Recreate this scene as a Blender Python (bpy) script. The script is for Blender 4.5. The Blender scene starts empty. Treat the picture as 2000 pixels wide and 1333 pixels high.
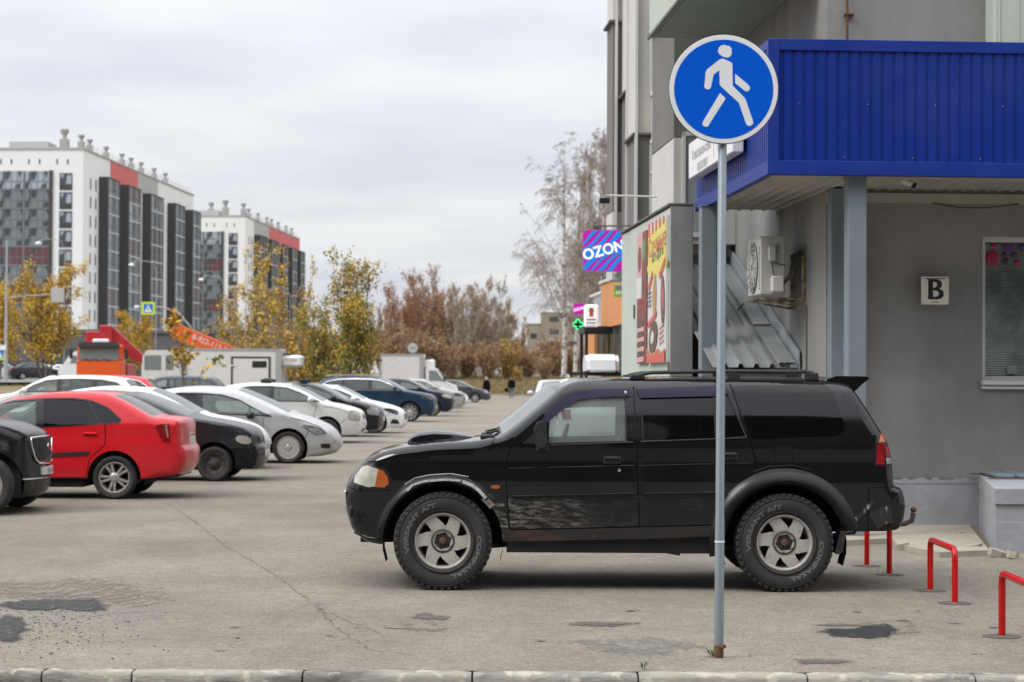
import bpy, math, random
import numpy as np
from mathutils import Vector, Matrix, geometry as mg

R = math.radians
rnd = random.Random(11)
S = bpy.context.scene
COL = S.collection

# ------------------------------------------------------------------ camera, sky, sun, exposure
CAM_H, F_PX, PITCH, ROLL = 1.70, 4000.0, 1.01, 0.30
cam_data = bpy.data.cameras.new('camera')
cam_data.sensor_width = 36.0
cam_data.lens = 36.0 * F_PX / 2000.0
cam_data.clip_start, cam_data.clip_end = 0.1, 6000.0
cam_data.dof.use_dof = True
cam_data.dof.focus_distance = 16.0
cam_data.dof.aperture_fstop = 3.6
cam_data.dof.aperture_blades = 9
camera = bpy.data.objects.new('camera', cam_data)
COL.objects.link(camera)
CM = Matrix.Rotation(R(90 + PITCH), 3, 'X') @ Matrix.Rotation(R(ROLL), 3, 'Z')
camera.matrix_world = Matrix.Translation((0, 0, CAM_H)) @ CM.to_4x4()
S.camera = camera

S.view_settings.view_transform = 'Standard'
S.view_settings.look = 'None'
S.view_settings.exposure = 0.30
S.view_settings.gamma = 1.0
S.view_settings.use_curve_mapping = False
S.cycles.max_bounces = 8
S.cycles.transparent_max_bounces = 16
S.cycles.caustics_reflective = False
S.cycles.caustics_refractive = False
S.cycles.use_denoising = True

SUN_EL, SUN_AZ = 46.0, 240.0          # thin overcast: a very soft sun from the left
world = bpy.data.worlds.new('World')
S.world = world
world.use_nodes = True
wn, wl = world.node_tree.nodes, world.node_tree.links
wn.clear()
def wnode(t, **kw):
    n = wn.new(t)
    for k, v in kw.items():
        setattr(n, k, v)
    return n
w_out = wnode('ShaderNodeOutputWorld')
w_co = wnode('ShaderNodeTexCoord')
w_sky = wnode('ShaderNodeTexSky', sky_type='NISHITA', sun_disc=False)
w_sky.sun_elevation = R(SUN_EL)
w_sky.sun_rotation = R(SUN_AZ)
w_bg1 = wnode('ShaderNodeBackground'); w_bg1.inputs[1].default_value = 0.08
wl.new(w_sky.outputs[0], w_bg1.inputs[0])
w_sep = wnode('ShaderNodeSeparateXYZ'); wl.new(w_co.outputs['Generated'], w_sep.inputs[0])
def wmath(op, a, b=None, c=None):
    n = wnode('ShaderNodeMath', operation=op)
    for i, s in enumerate((a, b, c)):
        if s is None: continue
        if isinstance(s, (int, float)): n.inputs[i].default_value = s
        else: wl.new(s, n.inputs[i])
    return n.outputs[0]
w_z = wmath('MAXIMUM', w_sep.outputs[2], 0.0)
# the cloud deck is a flat layer: project the direction onto it
w_den = wmath('ADD', w_z, 0.10)
w_cx = wmath('DIVIDE', w_sep.outputs[0], w_den)
w_cy = wmath('DIVIDE', w_sep.outputs[1], w_den)
w_cmb = wnode('ShaderNodeCombineXYZ')
wl.new(w_cx, w_cmb.inputs[0]); wl.new(wmath('MULTIPLY', w_cy, 1.0), w_cmb.inputs[1])
w_n1 = wnode('ShaderNodeTexNoise'); w_n1.inputs['Scale'].default_value = 1.15; w_n1.inputs['Detail'].default_value = 5; w_n1.inputs['Roughness'].default_value = 0.5
wl.new(w_cmb.outputs[0], w_n1.inputs['Vector'])
w_ramp = wnode('ShaderNodeValToRGB')
w_ramp.color_ramp.elements[0].position = 0.36; w_ramp.color_ramp.elements[0].color = (0.68, 0.705, 0.775, 1)
w_ramp.color_ramp.elements[1].position = 0.62; w_ramp.color_ramp.elements[1].color = (0.835, 0.845, 0.86, 1)
wl.new(w_n1.outputs[0], w_ramp.inputs[0])
# an overcast sky grows brighter towards the zenith (CIE overcast law)
w_cie = wmath('ADD', wmath('MULTIPLY_ADD', w_z, 0.9, 0.79), wmath('MULTIPLY', wmath('MULTIPLY', w_z, w_z), 1.45))
w_bg2 = wnode('ShaderNodeBackground')
wl.new(w_ramp.outputs[0], w_bg2.inputs[0]); wl.new(w_cie, w_bg2.inputs[1])
w_mix = wnode('ShaderNodeMixShader'); w_mix.inputs[0].default_value = 0.93
wl.new(w_bg1.outputs[0], w_mix.inputs[1]); wl.new(w_bg2.outputs[0], w_mix.inputs[2])
wl.new(w_mix.outputs[0], w_out.inputs[0])

sun_data = bpy.data.lights.new('sun', 'SUN')
sun_data.energy = 1.5
sun_data.angle = R(22)
sun_data.color = (1.0, 0.96, 0.90)
sun = bpy.data.objects.new('sun', sun_data)
COL.objects.link(sun)
_az = R(SUN_AZ)
_d = Vector((math.sin(_az) * math.cos(R(SUN_EL)), math.cos(_az) * math.cos(R(SUN_EL)), math.sin(R(SUN_EL))))
sun.rotation_euler = _d.to_track_quat('Z', 'Y').to_euler()
sun.location = (0, 0, 60)

# ------------------------------------------------------------------ measuring: a pixel of the photograph to a point of the place
def ray(px, py):
    return CM @ Vector(((px - 1000) / F_PX, -(py - 666.5) / F_PX, -1.0))
def at(px, py, Y):
    r = ray(px, py)
    return Vector((0, 0, CAM_H)) + r * (Y / r.y)
def gnd(px, py, z=0.0):
    r = ray(px, py)
    return Vector((0, 0, CAM_H)) + r * ((z - CAM_H) / r.z)

# ------------------------------------------------------------------ object helpers
def tag(o, label=None, cat=None, group=None, kind=None):
    if label: o['label'] = label
    if cat: o['category'] = cat
    if group: o['group'] = group
    if kind: o['kind'] = kind
    return o

def thing(name, label, cat, loc=(0, 0, 0), rz=0.0, group=None, kind=None):
    o = bpy.data.objects.new(name, None)
    o.empty_display_size = 0.2
    COL.objects.link(o)
    o.location = loc
    o.rotation_euler = (0, 0, rz)
    return tag(o, label, cat, group, kind)

def put(name, me, parent=None, loc=(0, 0, 0), rot=(0, 0, 0)):
    o = bpy.data.objects.new(name, me)
    COL.objects.link(o)
    if parent is not None: o.parent = parent
    o.location = loc
    o.rotation_euler = rot
    return o

KIDS = {}
def copy_tree(o, parent=None):
    c = o.copy()
    COL.objects.link(c)
    if parent is not None: c.parent = parent
    for ch in list(o.children):
        copy_tree(ch, c)
    return c

class MB:
    def __init__(s):
        s.v, s.f, s.m = [], [], []
    def add(s, verts, faces, mat=0):
        b = len(s.v)
        s.v.extend([tuple(p) for p in verts])
        for f in faces:
            s.f.append(tuple(i + b for i in f)); s.m.append(mat)
        return s
    def box(s, x0, y0, z0, x1, y1, z1, mat=0, M=None):
        x0, x1 = min(x0, x1), max(x0, x1); y0, y1 = min(y0, y1), max(y0, y1); z0, z1 = min(z0, z1), max(z0, z1)
        v = [(x0, y0, z0), (x1, y0, z0), (x1, y1, z0), (x0, y1, z0), (x0, y0, z1), (x1, y0, z1), (x1, y1, z1), (x0, y1, z1)]
        if M is not None: v = [M @ Vector(p) for p in v]
        return s.add(v, [(3, 2, 1, 0), (4, 5, 6, 7), (0, 1, 5, 4), (1, 2, 6, 5), (2, 3, 7, 6), (3, 0, 4, 7)], mat)
    def bbox(s, x0, y0, z0, x1, y1, z1, b=0.01, mat=0, M=None):
        """box with chamfered edges"""
        x0, x1 = min(x0, x1), max(x0, x1); y0, y1 = min(y0, y1), max(y0, y1); z0, z1 = min(z0, z1), max(z0, z1)
        b = min(b, (x1 - x0) * .45, (y1 - y0) * .45, (z1 - z0) * .45)
        ring = lambda i: [(x0 + b + i, y0 + i), (x1 - b - i, y0 + i), (x1 - i, y0 + b + i), (x1 - i, y1 - b - i), (x1 - b - i, y1 - i), (x0 + b + i, y1 - i), (x0 + i, y1 - b - i), (x0 + i, y0 + b + i)]
        vs = []
        for i, z in ((b, z0), (0, z0 + b), (0, z1 - b), (b, z1)):
            vs += [(p[0], p[1], z) for p in ring(i)]
        if M is not None: vs = [M @ Vector(p) for p in vs]
        fs = [tuple(range(7, -1, -1)), tuple(range(24, 32))]
        for k in range(3):
            for i in range(8):
                j = (i + 1) % 8
                fs.append((k * 8 + i, k * 8 + j, k * 8 + 8 + j, k * 8 + 8 + i))
        return s.add(vs, fs, mat)
    def tube(s, pts, r, n=8, mat=0, caps=True):
        pts = [Vector(p) for p in pts]
        rs = r if isinstance(r, (list, tuple)) else [r] * len(pts)
        vs, fs = [], []
        prev = None
        for i, p in enumerate(pts):
            t = (pts[min(i + 1, len(pts) - 1)] - pts[max(i - 1, 0)]).normalized()
            if prev is None:
                a = t.orthogonal().normalized()
            else:
                a = (prev - t * prev.dot(t)).normalized()
            prev = a
            b = t.cross(a)
            for k in range(n):
                th = 2 * math.pi * k / n
                vs.append(p + (a * math.cos(th) + b * math.sin(th)) * rs[i])
        for i in range(len(pts) - 1):
            for k in range(n):
                fs.append((i * n + k, i * n + (k + 1) % n, (i + 1) * n + (k + 1) % n, (i + 1) * n + k))
        if caps:
            fs.append(tuple(range(n - 1, -1, -1)))
            L = (len(pts) - 1) * n
            fs.append(tuple(range(L, L + n)))
        return s.add(vs, fs, mat)
    def lathe(s, prof, n=32, mat=0, axis='y', c=(0, 0, 0), closed=False):
        """prof: (radius, along-axis)"""
        vs, fs = [], []
        for (r, h) in prof:
            for k in range(n):
                th = 2 * math.pi * k / n
                a, b = r * math.cos(th), r * math.sin(th)
                p = (a, h, b) if axis == 'y' else ((a, b, h) if axis == 'z' else (h, a, b))
                vs.append((p[0] + c[0], p[1] + c[1], p[2] + c[2]))
        m = len(prof)
        for i in range(m - 1 if not closed else m):
            j = (i + 1) % m
            for k in range(n):
                fs.append((i * n + k, j * n + k, j * n + (k + 1) % n, i * n + (k + 1) % n))
        return s.add(vs, fs, mat)
    def prism(s, poly, y0, y1, plane='xz', mat=0, M=None):
        n = len(poly)
        def P(p, h):
            q = (p[0], h, p[1]) if plane == 'xz' else ((p[0], p[1], h) if plane == 'xy' else (h, p[0], p[1]))
            return M @ Vector(q) if M is not None else q
        vs = [P(p, y0) for p in poly] + [P(p, y1) for p in poly]
        fs = [tuple(range(n)), tuple(range(2 * n - 1, n - 1, -1))]
        for i in range(n):
            j = (i + 1) % n
            fs.append((i, i + n, j + n, j))
        return s.add(vs, fs, mat)
    def ellipsoid(s, c, r, n=12, m=8, mat=0):
        vs, fs = [], []
        for i in range(m + 1):
            ph = math.pi * i / m
            for k in range(n):
                th = 2 * math.pi * k / n
                vs.append((c[0] + r[0] * math.sin(ph) * math.cos(th), c[1] + r[1] * math.sin(ph) * math.sin(th), c[2] + r[2] * math.cos(ph)))
        for i in range(m):
            for k in range(n):
                fs.append((i * n + k, (i + 1) * n + k, (i + 1) * n + (k + 1) % n, i * n + (k + 1) % n))
        return s.add(vs, fs, mat)
    def mesh(s, name, mats, smooth=None, weld=0.0, recalc=False):
        me = bpy.data.meshes.new(name)
        me.from_pydata(s.v, [], s.f)
        for m in (mats if isinstance(mats, (list, tuple)) else [mats]):
            me.materials.append(m)
        me.polygons.foreach_set('material_index', s.m)
        if weld or recalc:
            import bmesh
            bm = bmesh.new(); bm.from_mesh(me)
            if weld: bmesh.ops.remove_doubles(bm, verts=bm.verts, dist=weld)
            if recalc: bmesh.ops.recalc_face_normals(bm, faces=bm.faces)
            bm.to_mesh(me); bm.free()
        if smooth:
            me.polygons.foreach_set('use_smooth', [True] * len(me.polygons))
            me.set_sharp_from_angle(angle=R(smooth))
        me.update()
        return me
    def build(s, name, mats, parent=None, smooth=None, loc=(0, 0, 0), rot=(0, 0, 0), weld=0.0, recalc=False):
        return put(name, s.mesh(name, mats, smooth, weld, recalc), parent, loc, rot)

def fast_mesh(name, V, F, mats, midx=None, smooth=False):
    """V (n,3) array, F (m,k) array"""
    me = bpy.data.meshes.new(name)
    n, (m, k) = len(V), F.shape
    me.vertices.add(n); me.vertices.foreach_set('co', np.asarray(V, np.float32).ravel())
    me.loops.add(m * k); me.loops.foreach_set('vertex_index', np.asarray(F, np.int32).ravel())
    me.polygons.add(m); me.polygons.foreach_set('loop_start', np.arange(0, m * k, k, dtype=np.int32))
    for x in mats: me.materials.append(x)
    if midx is not None: me.polygons.foreach_set('material_index', np.asarray(midx, np.int32))
    if smooth: me.polygons.foreach_set('use_smooth', np.ones(m, bool))
    me.update(calc_edges=True); me.validate()
    return me

def text_geo(body, size=1.0, fill=True, bevel=0.0, res=3, align='CENTER', extrude=0.0):
    cu = bpy.data.curves.new('text', 'FONT')
    cu.body = body; cu.size = size; cu.align_x = align; cu.align_y = 'CENTER'
    cu.resolution_u = res
    cu.fill_mode = 'FRONT' if fill else 'NONE'
    cu.extrude = extrude
    if bevel: cu.bevel_depth = bevel; cu.bevel_resolution = 0
    o = bpy.data.objects.new('text', cu); COL.objects.link(o)
    bpy.context.view_layer.update()
    me = bpy.data.meshes.new_from_object(o.evaluated_get(bpy.context.evaluated_depsgraph_get()))
    v = [tuple(p.co) for p in me.vertices]; f = [tuple(p.vertices) for p in me.polygons]
    bpy.data.objects.remove(o); bpy.data.meshes.remove(me); bpy.data.curves.remove(cu)
    return v, f

# ------------------------------------------------------------------ materials
def M(name, col, rough=0.55, metal=0.0, col2=None, scale=4.0, mix=0.5, stretch=(1, 1, 1), bump=0.0, bscale=60.0, coat=0.0, spec=0.5,
      detail=4.0, lo=0.35, hi=0.7, emit=0.0, rough2=None, speck=None, speck_scale=120.0, speck_th=0.72, speck_mix=0.6, blotch=None, blotch_scale=0.7, blotch_lo=.45, blotch_hi=.7, blotch_mix=.7):
    m = bpy.data.materials.new(name); m.use_nodes = True
    nt = m.node_tree; N, L = nt.nodes, nt.links
    b = N['Principled BSDF']
    c4 = lambda c: (c[0], c[1], c[2], 1)
    b.inputs['Base Color'].default_value = c4(col)
    b.inputs['Roughness'].default_value = rough
    b.inputs['Metallic'].default_value = metal
    b.inputs['Specular IOR Level'].default_value = spec
    if coat:
        b.inputs['Coat Weight'].default_value = coat; b.inputs['Coat Roughness'].default_value = 0.06
    if emit:
        b.inputs['Emission Color'].default_value = c4(col); b.inputs['Emission Strength'].default_value = emit
    co = N.new('ShaderNodeTexCoord')
    mp = N.new('ShaderNodeMapping'); mp.inputs['Scale'].default_value = stretch
    L.new(co.outputs['Object'], mp.inputs[0])
    cur = None
    def mixin(fac, color):
        nonlocal cur
        mx = N.new('ShaderNodeMix'); mx.data_type = 'RGBA'
        if cur is None: mx.inputs[6].default_value = c4(col)
        else: L.new(cur, mx.inputs[6])
        mx.inputs[7].default_value = c4(color)
        L.new(fac, mx.inputs[0])
        cur = mx.outputs[2]
    def noise(sc, lo, hi, amt, vec=None, det=detail):
        n = N.new('ShaderNodeTexNoise'); n.inputs['Scale'].default_value = sc; n.inputs['Detail'].default_value = det; n.inputs['Roughness'].default_value = .6
        L.new(vec or mp.outputs[0], n.inputs['Vector'])
        r = N.new('ShaderNodeMapRange'); r.inputs[1].default_value = lo; r.inputs[2].default_value = hi; r.inputs[4].default_value = amt
        L.new(n.outputs[0], r.inputs[0])
        return r.outputs[0]
    if col2 is not None:
        f = noise(scale, lo, hi, mix); mixin(f, col2)
        if rough2 is not None:
            rr = N.new('ShaderNodeMapRange'); rr.inputs[3].default_value = rough; rr.inputs[4].default_value = rough2; rr.inputs[2].default_value = max(mix, 1e-3)
            L.new(f, rr.inputs[0]); L.new(rr.outputs[0], b.inputs['Roughness'])
    if blotch is not None:
        mixin(noise(blotch_scale, blotch_lo, blotch_hi, blotch_mix, co.outputs['Object'], 5), blotch)
    if speck is not None:
        mixin(noise(speck_scale, speck_th, speck_th + .06, speck_mix, co.outputs['Object'], 2), speck)
    if cur is not None:
        L.new(cur, b.inputs['Base Color'])
        if emit: L.new(cur, b.inputs['Emission Color'])
    if bump:
        n = N.new('ShaderNodeTexNoise'); n.inputs['Scale'].default_value = bscale; n.inputs['Detail'].default_value = 3
        L.new(mp.outputs[0], n.inputs['Vector'])
        bp = N.new('ShaderNodeBump'); bp.inputs['Strength'].default_value = bump; bp.inputs['Distance'].default_value = 0.01
        L.new(n.outputs[0], bp.inputs['Height']); L.new(bp.outputs[0], b.inputs['Normal'])
    return m

def glass(name, tint, refl=0.9, ior=1.5, pale_mix=0.0):
    m = bpy.data.materials.new(name); m.use_nodes = True
    nt = m.node_tree; N, L = nt.nodes, nt.links
    N.remove(N['Principled BSDF'])
    out = N['Material Output']
    tr = N.new('ShaderNodeBsdfTransparent'); tr.inputs[0].default_value = (*tint, 1)
    gl = N.new('ShaderNodeBsdfGlossy'); gl.inputs[0].default_value = (refl, refl, refl, 1); gl.inputs['Roughness'].default_value = 0.03
    fr = N.new('ShaderNodeFresnel'); fr.inputs[0].default_value = ior
    mx = N.new('ShaderNodeMixShader')
    L.new(fr.outputs[0], mx.inputs[0]); L.new(tr.outputs[0], mx.inputs[1]); L.new(gl.outputs[0], mx.inputs[2])
    last = mx
    if pale_mix:
        df = N.new('ShaderNodeBsdfDiffuse'); df.inputs[0].default_value = (.42, .47, .455, 1)  # pale diffuse colour stands in for bright reflections on the glass, besides dust
        m2 = N.new('ShaderNodeMixShader'); m2.inputs[0].default_value = pale_mix
        L.new(mx.outputs[0], m2.inputs[1]); L.new(df.outputs[0], m2.inputs[2]); last = m2
    L.new(last.outputs[0], out.inputs[0])
    return m
def paint(name, col, metal=0.0, rough=0.14, dust=(.30, .28, .25), dustmix=.12):
    return M(name, col, rough=rough, metal=metal, col2=dust, scale=3.0, mix=dustmix, spec=.5, lo=.45, hi=.78, bump=0.0)

K = {}
K['black_plastic'] = M('black_plastic', (.014, .014, .015), .45, col2=(.05, .047, .043), mix=.4, scale=9)
K['dark_trim'] = M('dark_trim', (.010, .010, .011), .35)
K['underbody'] = M('underbody', (.011, .010, .010), .9, col2=(.03, .026, .022), mix=.6)
K['rubber'] = M('rubber', (.020, .019, .019), .78, col2=(.055, .050, .045), scale=6, mix=.55, bump=.15, bscale=120)
K['alloy'] = M('alloy', (.47, .445, .41), .38, metal=.25, col2=(.16, .12, .09), scale=16, mix=.6, lo=.55, hi=.76, speck=(.03, .027, .024), speck_scale=70, speck_th=.66)
K['silver'] = M('silver_wheel', (.47, .46, .44), .4, metal=.55, col2=(.2, .18, .16), scale=10, mix=.4)
K['steel_black'] = M('steel_black', (.022, .021, .021), .6, col2=(.07, .06, .05), scale=12, mix=.5)
K['chrome'] = M('chrome', (.75, .75, .76), .15, metal=1.0)
K['glass_clear'] = glass('glass_clear', (.62, .70, .67), pale_mix=.24)
K['glass_tint'] = glass('glass_tint', (.05, .055, .06))
K['glass_wind'] = glass('glass_wind', (.42, .48, .47), ior=1.7, pale_mix=.26)  # windscreen's pale sky reflection is put into its colour
K['glass_half'] = glass('glass_half', (.30, .34, .33), pale_mix=.13)
K['seat'] = M('seat_cloth', (.035, .034, .036), .9, col2=(.07, .07, .07), mix=.5)
K['lens'] = M('lens', (.46, .445, .39), .16, coat=.6, col2=(.27, .25, .21), scale=14, mix=.6)
K['lens_clear'] = M('lens_clear', (.34, .35, .36), .10, coat=.6, col2=(.08, .085, .09), scale=20, mix=.9)
K['lens_dark'] = M('lens_dark', (.035, .037, .04), .10, coat=1.0, col2=(.25, .26, .27), scale=16, mix=.5, lo=.5)
K['lens_red'] = M('lens_red', (.27, .004, .008), .14, col2=(.12, .003, .005), scale=22, mix=.6)
K['lens_orange'] = M('lens_orange', (.40, .095, .012), .16, coat=.4, col2=(.24, .05, .008), scale=25, mix=.5)
K['plate'] = M('plate_white', (.62, .62, .60), .45)
K['ink'] = M('ink_black', (.012, .012, .013), .5)
# ------------------------------------------------------------------ car building
def spline(anchors, step):
    """anchors: (x, z, r[, tag]); tag 'k' marks a corner. Returns samples Nx3 and the index of every tag."""
    A = [(a[0], a[1], a[2], a[3] if len(a) > 3 else '') for a in anchors]
    runs, cur = [], [A[0]]
    for a in A[1:]:
        cur.append(a)
        if 'k' in a[3]:
            runs.append(cur); cur = [a]
    if len(cur) > 1: runs.append(cur)
    out, tags = [A[0][:3]], {}
    if A[0][3]: tags[A[0][3].replace('k', '')] = 0
    for run in runs:
        P = [np.array(a[:3]) for a in run]
        for i in range(len(P) - 1):
            p1, p2 = P[i], P[i + 1]
            p0 = P[i - 1] if i > 0 else p1 - (p2 - p1) * .3
            p3 = P[i + 2] if i + 2 < len(P) else p2 + (p2 - p1) * .3
            L = np.hypot(*(p2 - p1)[:2]); n = max(1, int(math.ceil(L / step)))
            d1 = max(np.hypot(*(p1 - p0)[:2]), 1e-6); d3 = max(np.hypot(*(p3 - p2)[:2]), 1e-6)
            m1 = (p2 - p0) / (L + d1) * L; m2 = (p3 - p1) / (L + d3) * L
            for k in range(1, n + 1):
                t = k / n
                h = (2*t**3-3*t*t+1) * p1 + (t**3-2*t*t+t) * m1 + (-2*t**3+3*t*t) * p2 + (t**3-t*t) * m2
                out.append(tuple(h))
            if run[i + 1][3]: tags[run[i + 1][3].replace('k', '')] = len(out) - 1
    return np.array(out), tags

def inside(poly, P):
    poly = np.asarray(poly, float); x, y = P[:, 0], P[:, 1]
    c = np.zeros(len(P), bool)
    j = len(poly) - 1
    for i in range(len(poly)):
        xi, yi = poly[i]; xj, yj = poly[j]
        if yi != yj:
            c ^= ((yi > y) != (yj > y)) & (x < (xj - xi) * (y - yi) / (yj - yi) + xi)
        j = i
    return c

def resample(poly, step, closed=True):
    out = []
    n = len(poly)
    for i in range(n if closed else n - 1):
        a, b = np.array(poly[i][:2], float), np.array(poly[(i + 1) % n][:2], float)
        k = max(1, int(math.ceil(np.hypot(*(b - a)) / step)))
        for t in range(k): out.append(a + (b - a) * t / k)
    if not closed: out.append(np.array(poly[-1][:2], float))
    return out

def seg_dist(P, A, B):
    """distance of points P (n,2) to segments A-B (m,2): min distance and index"""
    best = np.full(len(P), 1e9); idx = np.zeros(len(P), int)
    for i in range(len(A)):
        d = B[i] - A[i]; L = max(d @ d, 1e-12)
        t = np.clip(((P - A[i]) @ d) / L, 0, 1)
        q = np.hypot(*(P - (A[i] + t[:, None] * d)).T)
        m = q < best
        best[m] = q[m]; idx[m] = i
    return best, idx

def thick(pts, w):
    """polygon around a polyline"""
    P = [np.array(p, float) for p in pts]
    L, Rr = [], []
    for i, p in enumerate(P):
        t = P[min(i + 1, len(P) - 1)] - P[max(i - 1, 0)]
        t = t / max(np.hypot(*t), 1e-9); n = np.array([-t[1], t[0]]) * w / 2
        L.append(p + n); Rr.append(p - n)
    return L + Rr[::-1]

def clip_x(poly, x0, x1, s0=0.0, s1=0.0, zr=0.0):
    """clip a polygon to x0 + s0*(z-zr) < x < x1 + s1*(z-zr)"""
    def half(P, f):
        out = []
        for i in range(len(P)):
            a, b = P[i], P[(i + 1) % len(P)]
            fa, fb = f(a), f(b)
            if fa >= 0: out.append(a)
            if (fa >= 0) != (fb >= 0):
                t = fa / (fa - fb); out.append((a[0] + (b[0] - a[0]) * t, a[1] + (b[1] - a[1]) * t))
        return out
    P = half([tuple(p[:2]) for p in poly], lambda p: p[0] - x0 - s0 * (p[1] - zr))
    return half(P, lambda p: x1 + s1 * (p[1] - zr) - p[0])

class Car:
    """skin of a car from its side drawing: the upper outline is swept across the width, the sides are cut into panels"""
    def __init__(s, up, low, wheels, W, belt, tum=.30, plan_f=.10, plan_r=.07, step=.07, bulge=.05, crown=.02, sill_in=.05, wind=.04):
        s.front = up[0][0]; s.step = step
        s.up, s.tags = spline(up, step * .8)
        s.W, s.belt, s.tum, s.bulge, s.crown = W, belt, tum, bulge, crown
        s.wb = np.zeros(len(s.up))
        if wind and 'A' in s.tags:
            ia, ib = s.tags['A'], s.tags['B']
            ii = np.arange(len(s.up)); s.wb = wind * np.clip(np.minimum((ii - ia + 4) / 4, (ib + 4 - ii) / 4), 0, 1)
        s.plan_f, s.plan_r, s.sill_in = plan_f, plan_r, sill_in
        s.wheels = wheels
        xs = s.up[:, 0]
        s.sgn = 1.0 if s.up[0, 0] > s.up[-1, 0] else -1.0      # +1: the nose points to +x
        s.x_f = xs.max() if s.sgn > 0 else xs.min()
        s.x_r = xs.min() if s.sgn > 0 else xs.max()
        # lower edge from the rear end to the front end, with the wheel arches cut in
        lo = [tuple(s.up[-1, :2])]
        ws = sorted(wheels, key=lambda w: w['x'] * s.sgn)
        low = sorted(low, key=lambda p: p[0] * s.sgn)
        lx = [p[0] * s.sgn for p in low]; lz = [p[1] for p in low]
        zs = lambda x: float(np.interp(x * s.sgn, lx, lz))
        s.zs = zs
        li = 0
        for w in ws:
            c, r, zc = w['x'], w['ar'], w.get('ac', w['r'])
            za = zs(c - s.sgn * r); zb = zs(c + s.sgn * r)
            ta = math.asin(max(-1, min(1, (za - zc) / r))); tb = math.asin(max(-1, min(1, (zb - zc) / r)))
            for p in low:
                if p[0] * s.sgn < (c * s.sgn - r * math.cos(ta)) and p[0] * s.sgn > lo[-1][0] * s.sgn + .02: lo.append(p)
            th = np.linspace(math.pi - ta, tb, 22)
            for t in th: lo.append((c + s.sgn * r * math.cos(t), zc + r * math.sin(t)))
        for p in low:
            if p[0] * s.sgn > lo[-1][0] * s.sgn + .02 and p[0] * s.sgn < s.up[0, 0] * s.sgn - .02: lo.append(p)
        s.low = lo
        s.outline = [tuple(p[:2]) for p in s.up] + lo[1:]
        s.segA, s.segB = s.up[:-1, :2], s.up[1:, :2]
    def base_w(s, x, z):
        w = np.full_like(x, s.W)
        tf = np.clip(1 - (s.x_f - x) * s.sgn / 1.1, 0, 1); tr = np.clip(1 - (x - s.x_r) * s.sgn / 0.9, 0, 1)
        w = w - s.plan_f * tf ** 2.2 - s.plan_r * tr ** 2.2
        up = np.clip(z - s.belt, 0, None)
        w = w - s.tum * up - .10 * up * up
        dn = np.clip(.55 * s.belt - z, 0, None)
        w = w - s.sill_in * (dn / .4) ** 2
        w = w - .012 * (1 / (1 + np.exp(-(z - s.belt * .80) / .015)))     # shoulder line
        return w
    def Y(s, x, z, edge=None):
        x = np.asarray(x, float); z = np.asarray(z, float)
        w = s.base_w(x, z)
        if edge is not None:
            return w - edge
        d, i = seg_dist(np.stack([x, z], 1), s.segA, s.segB)
        r = s.up[i, 2]
        dd = np.clip(r - d, 0, None)
        return w - np.where(d < r, r - np.sqrt(np.clip(r * r - dd * dd, 0, None)), 0)
    def strip_pt(s, i, u, off=0.0):
        p = s.up[i]
        a, b = s.up[max(i - 1, 0)], s.up[min(i + 1, len(s.up) - 1)]
        t = (b - a)[:2]; t = t / max(np.hypot(*t), 1e-9)
        n = np.array([t[1], -t[0]]) * (1 if s.sgn > 0 else -1)
        if s.sgn > 0: n = np.array([t[1], -t[0]])
        else: n = np.array([-t[1], t[0]])
        ye = float(s.base_w(p[0:1], p[1:2])[0] - p[2])
        c = abs(n[0]) ** 1.5 * s.bulge + abs(n[1]) * s.crown + s.wb[i]
        q = p[:2] + n * (c * (1 - u * u) + off)
        return (q[0], u * ye, q[1])
    def skin(s, root, paint_mat, regions, wind=('A', 'B'), back=('C', 'D'), rear_glass='glass_tint', wu=.86):
        U = np.array([-1, -.93, -wu, -.6, -.3, 0, .3, .6, wu, .93, 1.0])
        n, k = len(s.up), len(U)
        body = MB(); parts = {}
        grid = [[s.strip_pt(i, u) for u in U] for i in range(n)]
        ia, ib = s.tags.get(wind[0], -1), s.tags.get(wind[1], -1)
        ic, idd = s.tags.get(back[0], -1), s.tags.get(back[1], -1)
        body.add([p for row in grid for p in row], [], 0)
        fl = s.sgn > 0
        for i in range(n - 1):
            for j in range(k - 1):
                f = (i * k + j, i * k + j + 1, (i + 1) * k + j + 1, (i + 1) * k + j)
                if not fl: f = f[::-1]
                g = None
                if 2 <= j <= k - 4:
                    if ia <= i < ib: g = 'windshield'
                    elif ic <= i < idd: g = 'rear_window'
                if g: parts.setdefault(g, []).append(f)
                else: body.f.append(f); body.m.append(0)
        for g, fs in parts.items():
            mb = MB(); mb.v = [(p[0], p[1], p[2]) for row in grid for p in row]
            mb.f = fs; mb.m = [0] * len(fs)
            mb.build(g, K['glass_wind'] if g == 'windshield' else K[rear_glass], root, smooth=50, weld=1e-5)
        # side panels
        polys = [s.outline] + [r['poly'] for r in regions]
        V, E = [], []
        for q, poly in enumerate(polys):
            rs = [np.array(p[:2]) for p in poly] if q == 0 else resample(poly, s.step)
            b = len(V); V += rs
            E += [(b + i, b + (i + 1) % len(rs)) for i in range(len(rs))]
        VA = np.array(V)
        ex = []
        up2 = s.up
        tt = np.gradient(up2[:, :2], axis=0); tt /= np.maximum(np.hypot(tt[:, 0], tt[:, 1])[:, None], 1e-9)
        nn = np.stack([-tt[:, 1], tt[:, 0]], 1) * (1 if s.sgn > 0 else -1)
        for f in (.05, .2, .5, 1.0):
            ex.append(up2[:, :2] + nn * (up2[:, 2:3] * f))
        x0, x1 = VA[:, 0].min(), VA[:, 0].max(); z0, z1 = VA[:, 1].min(), VA[:, 1].max()
        gx, gz = np.meshgrid(np.arange(x0, x1, s.step), np.arange(z0, z1, s.step))
        gx = gx + (np.arange(gx.shape[0])[:, None] % 2) * s.step / 2
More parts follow.
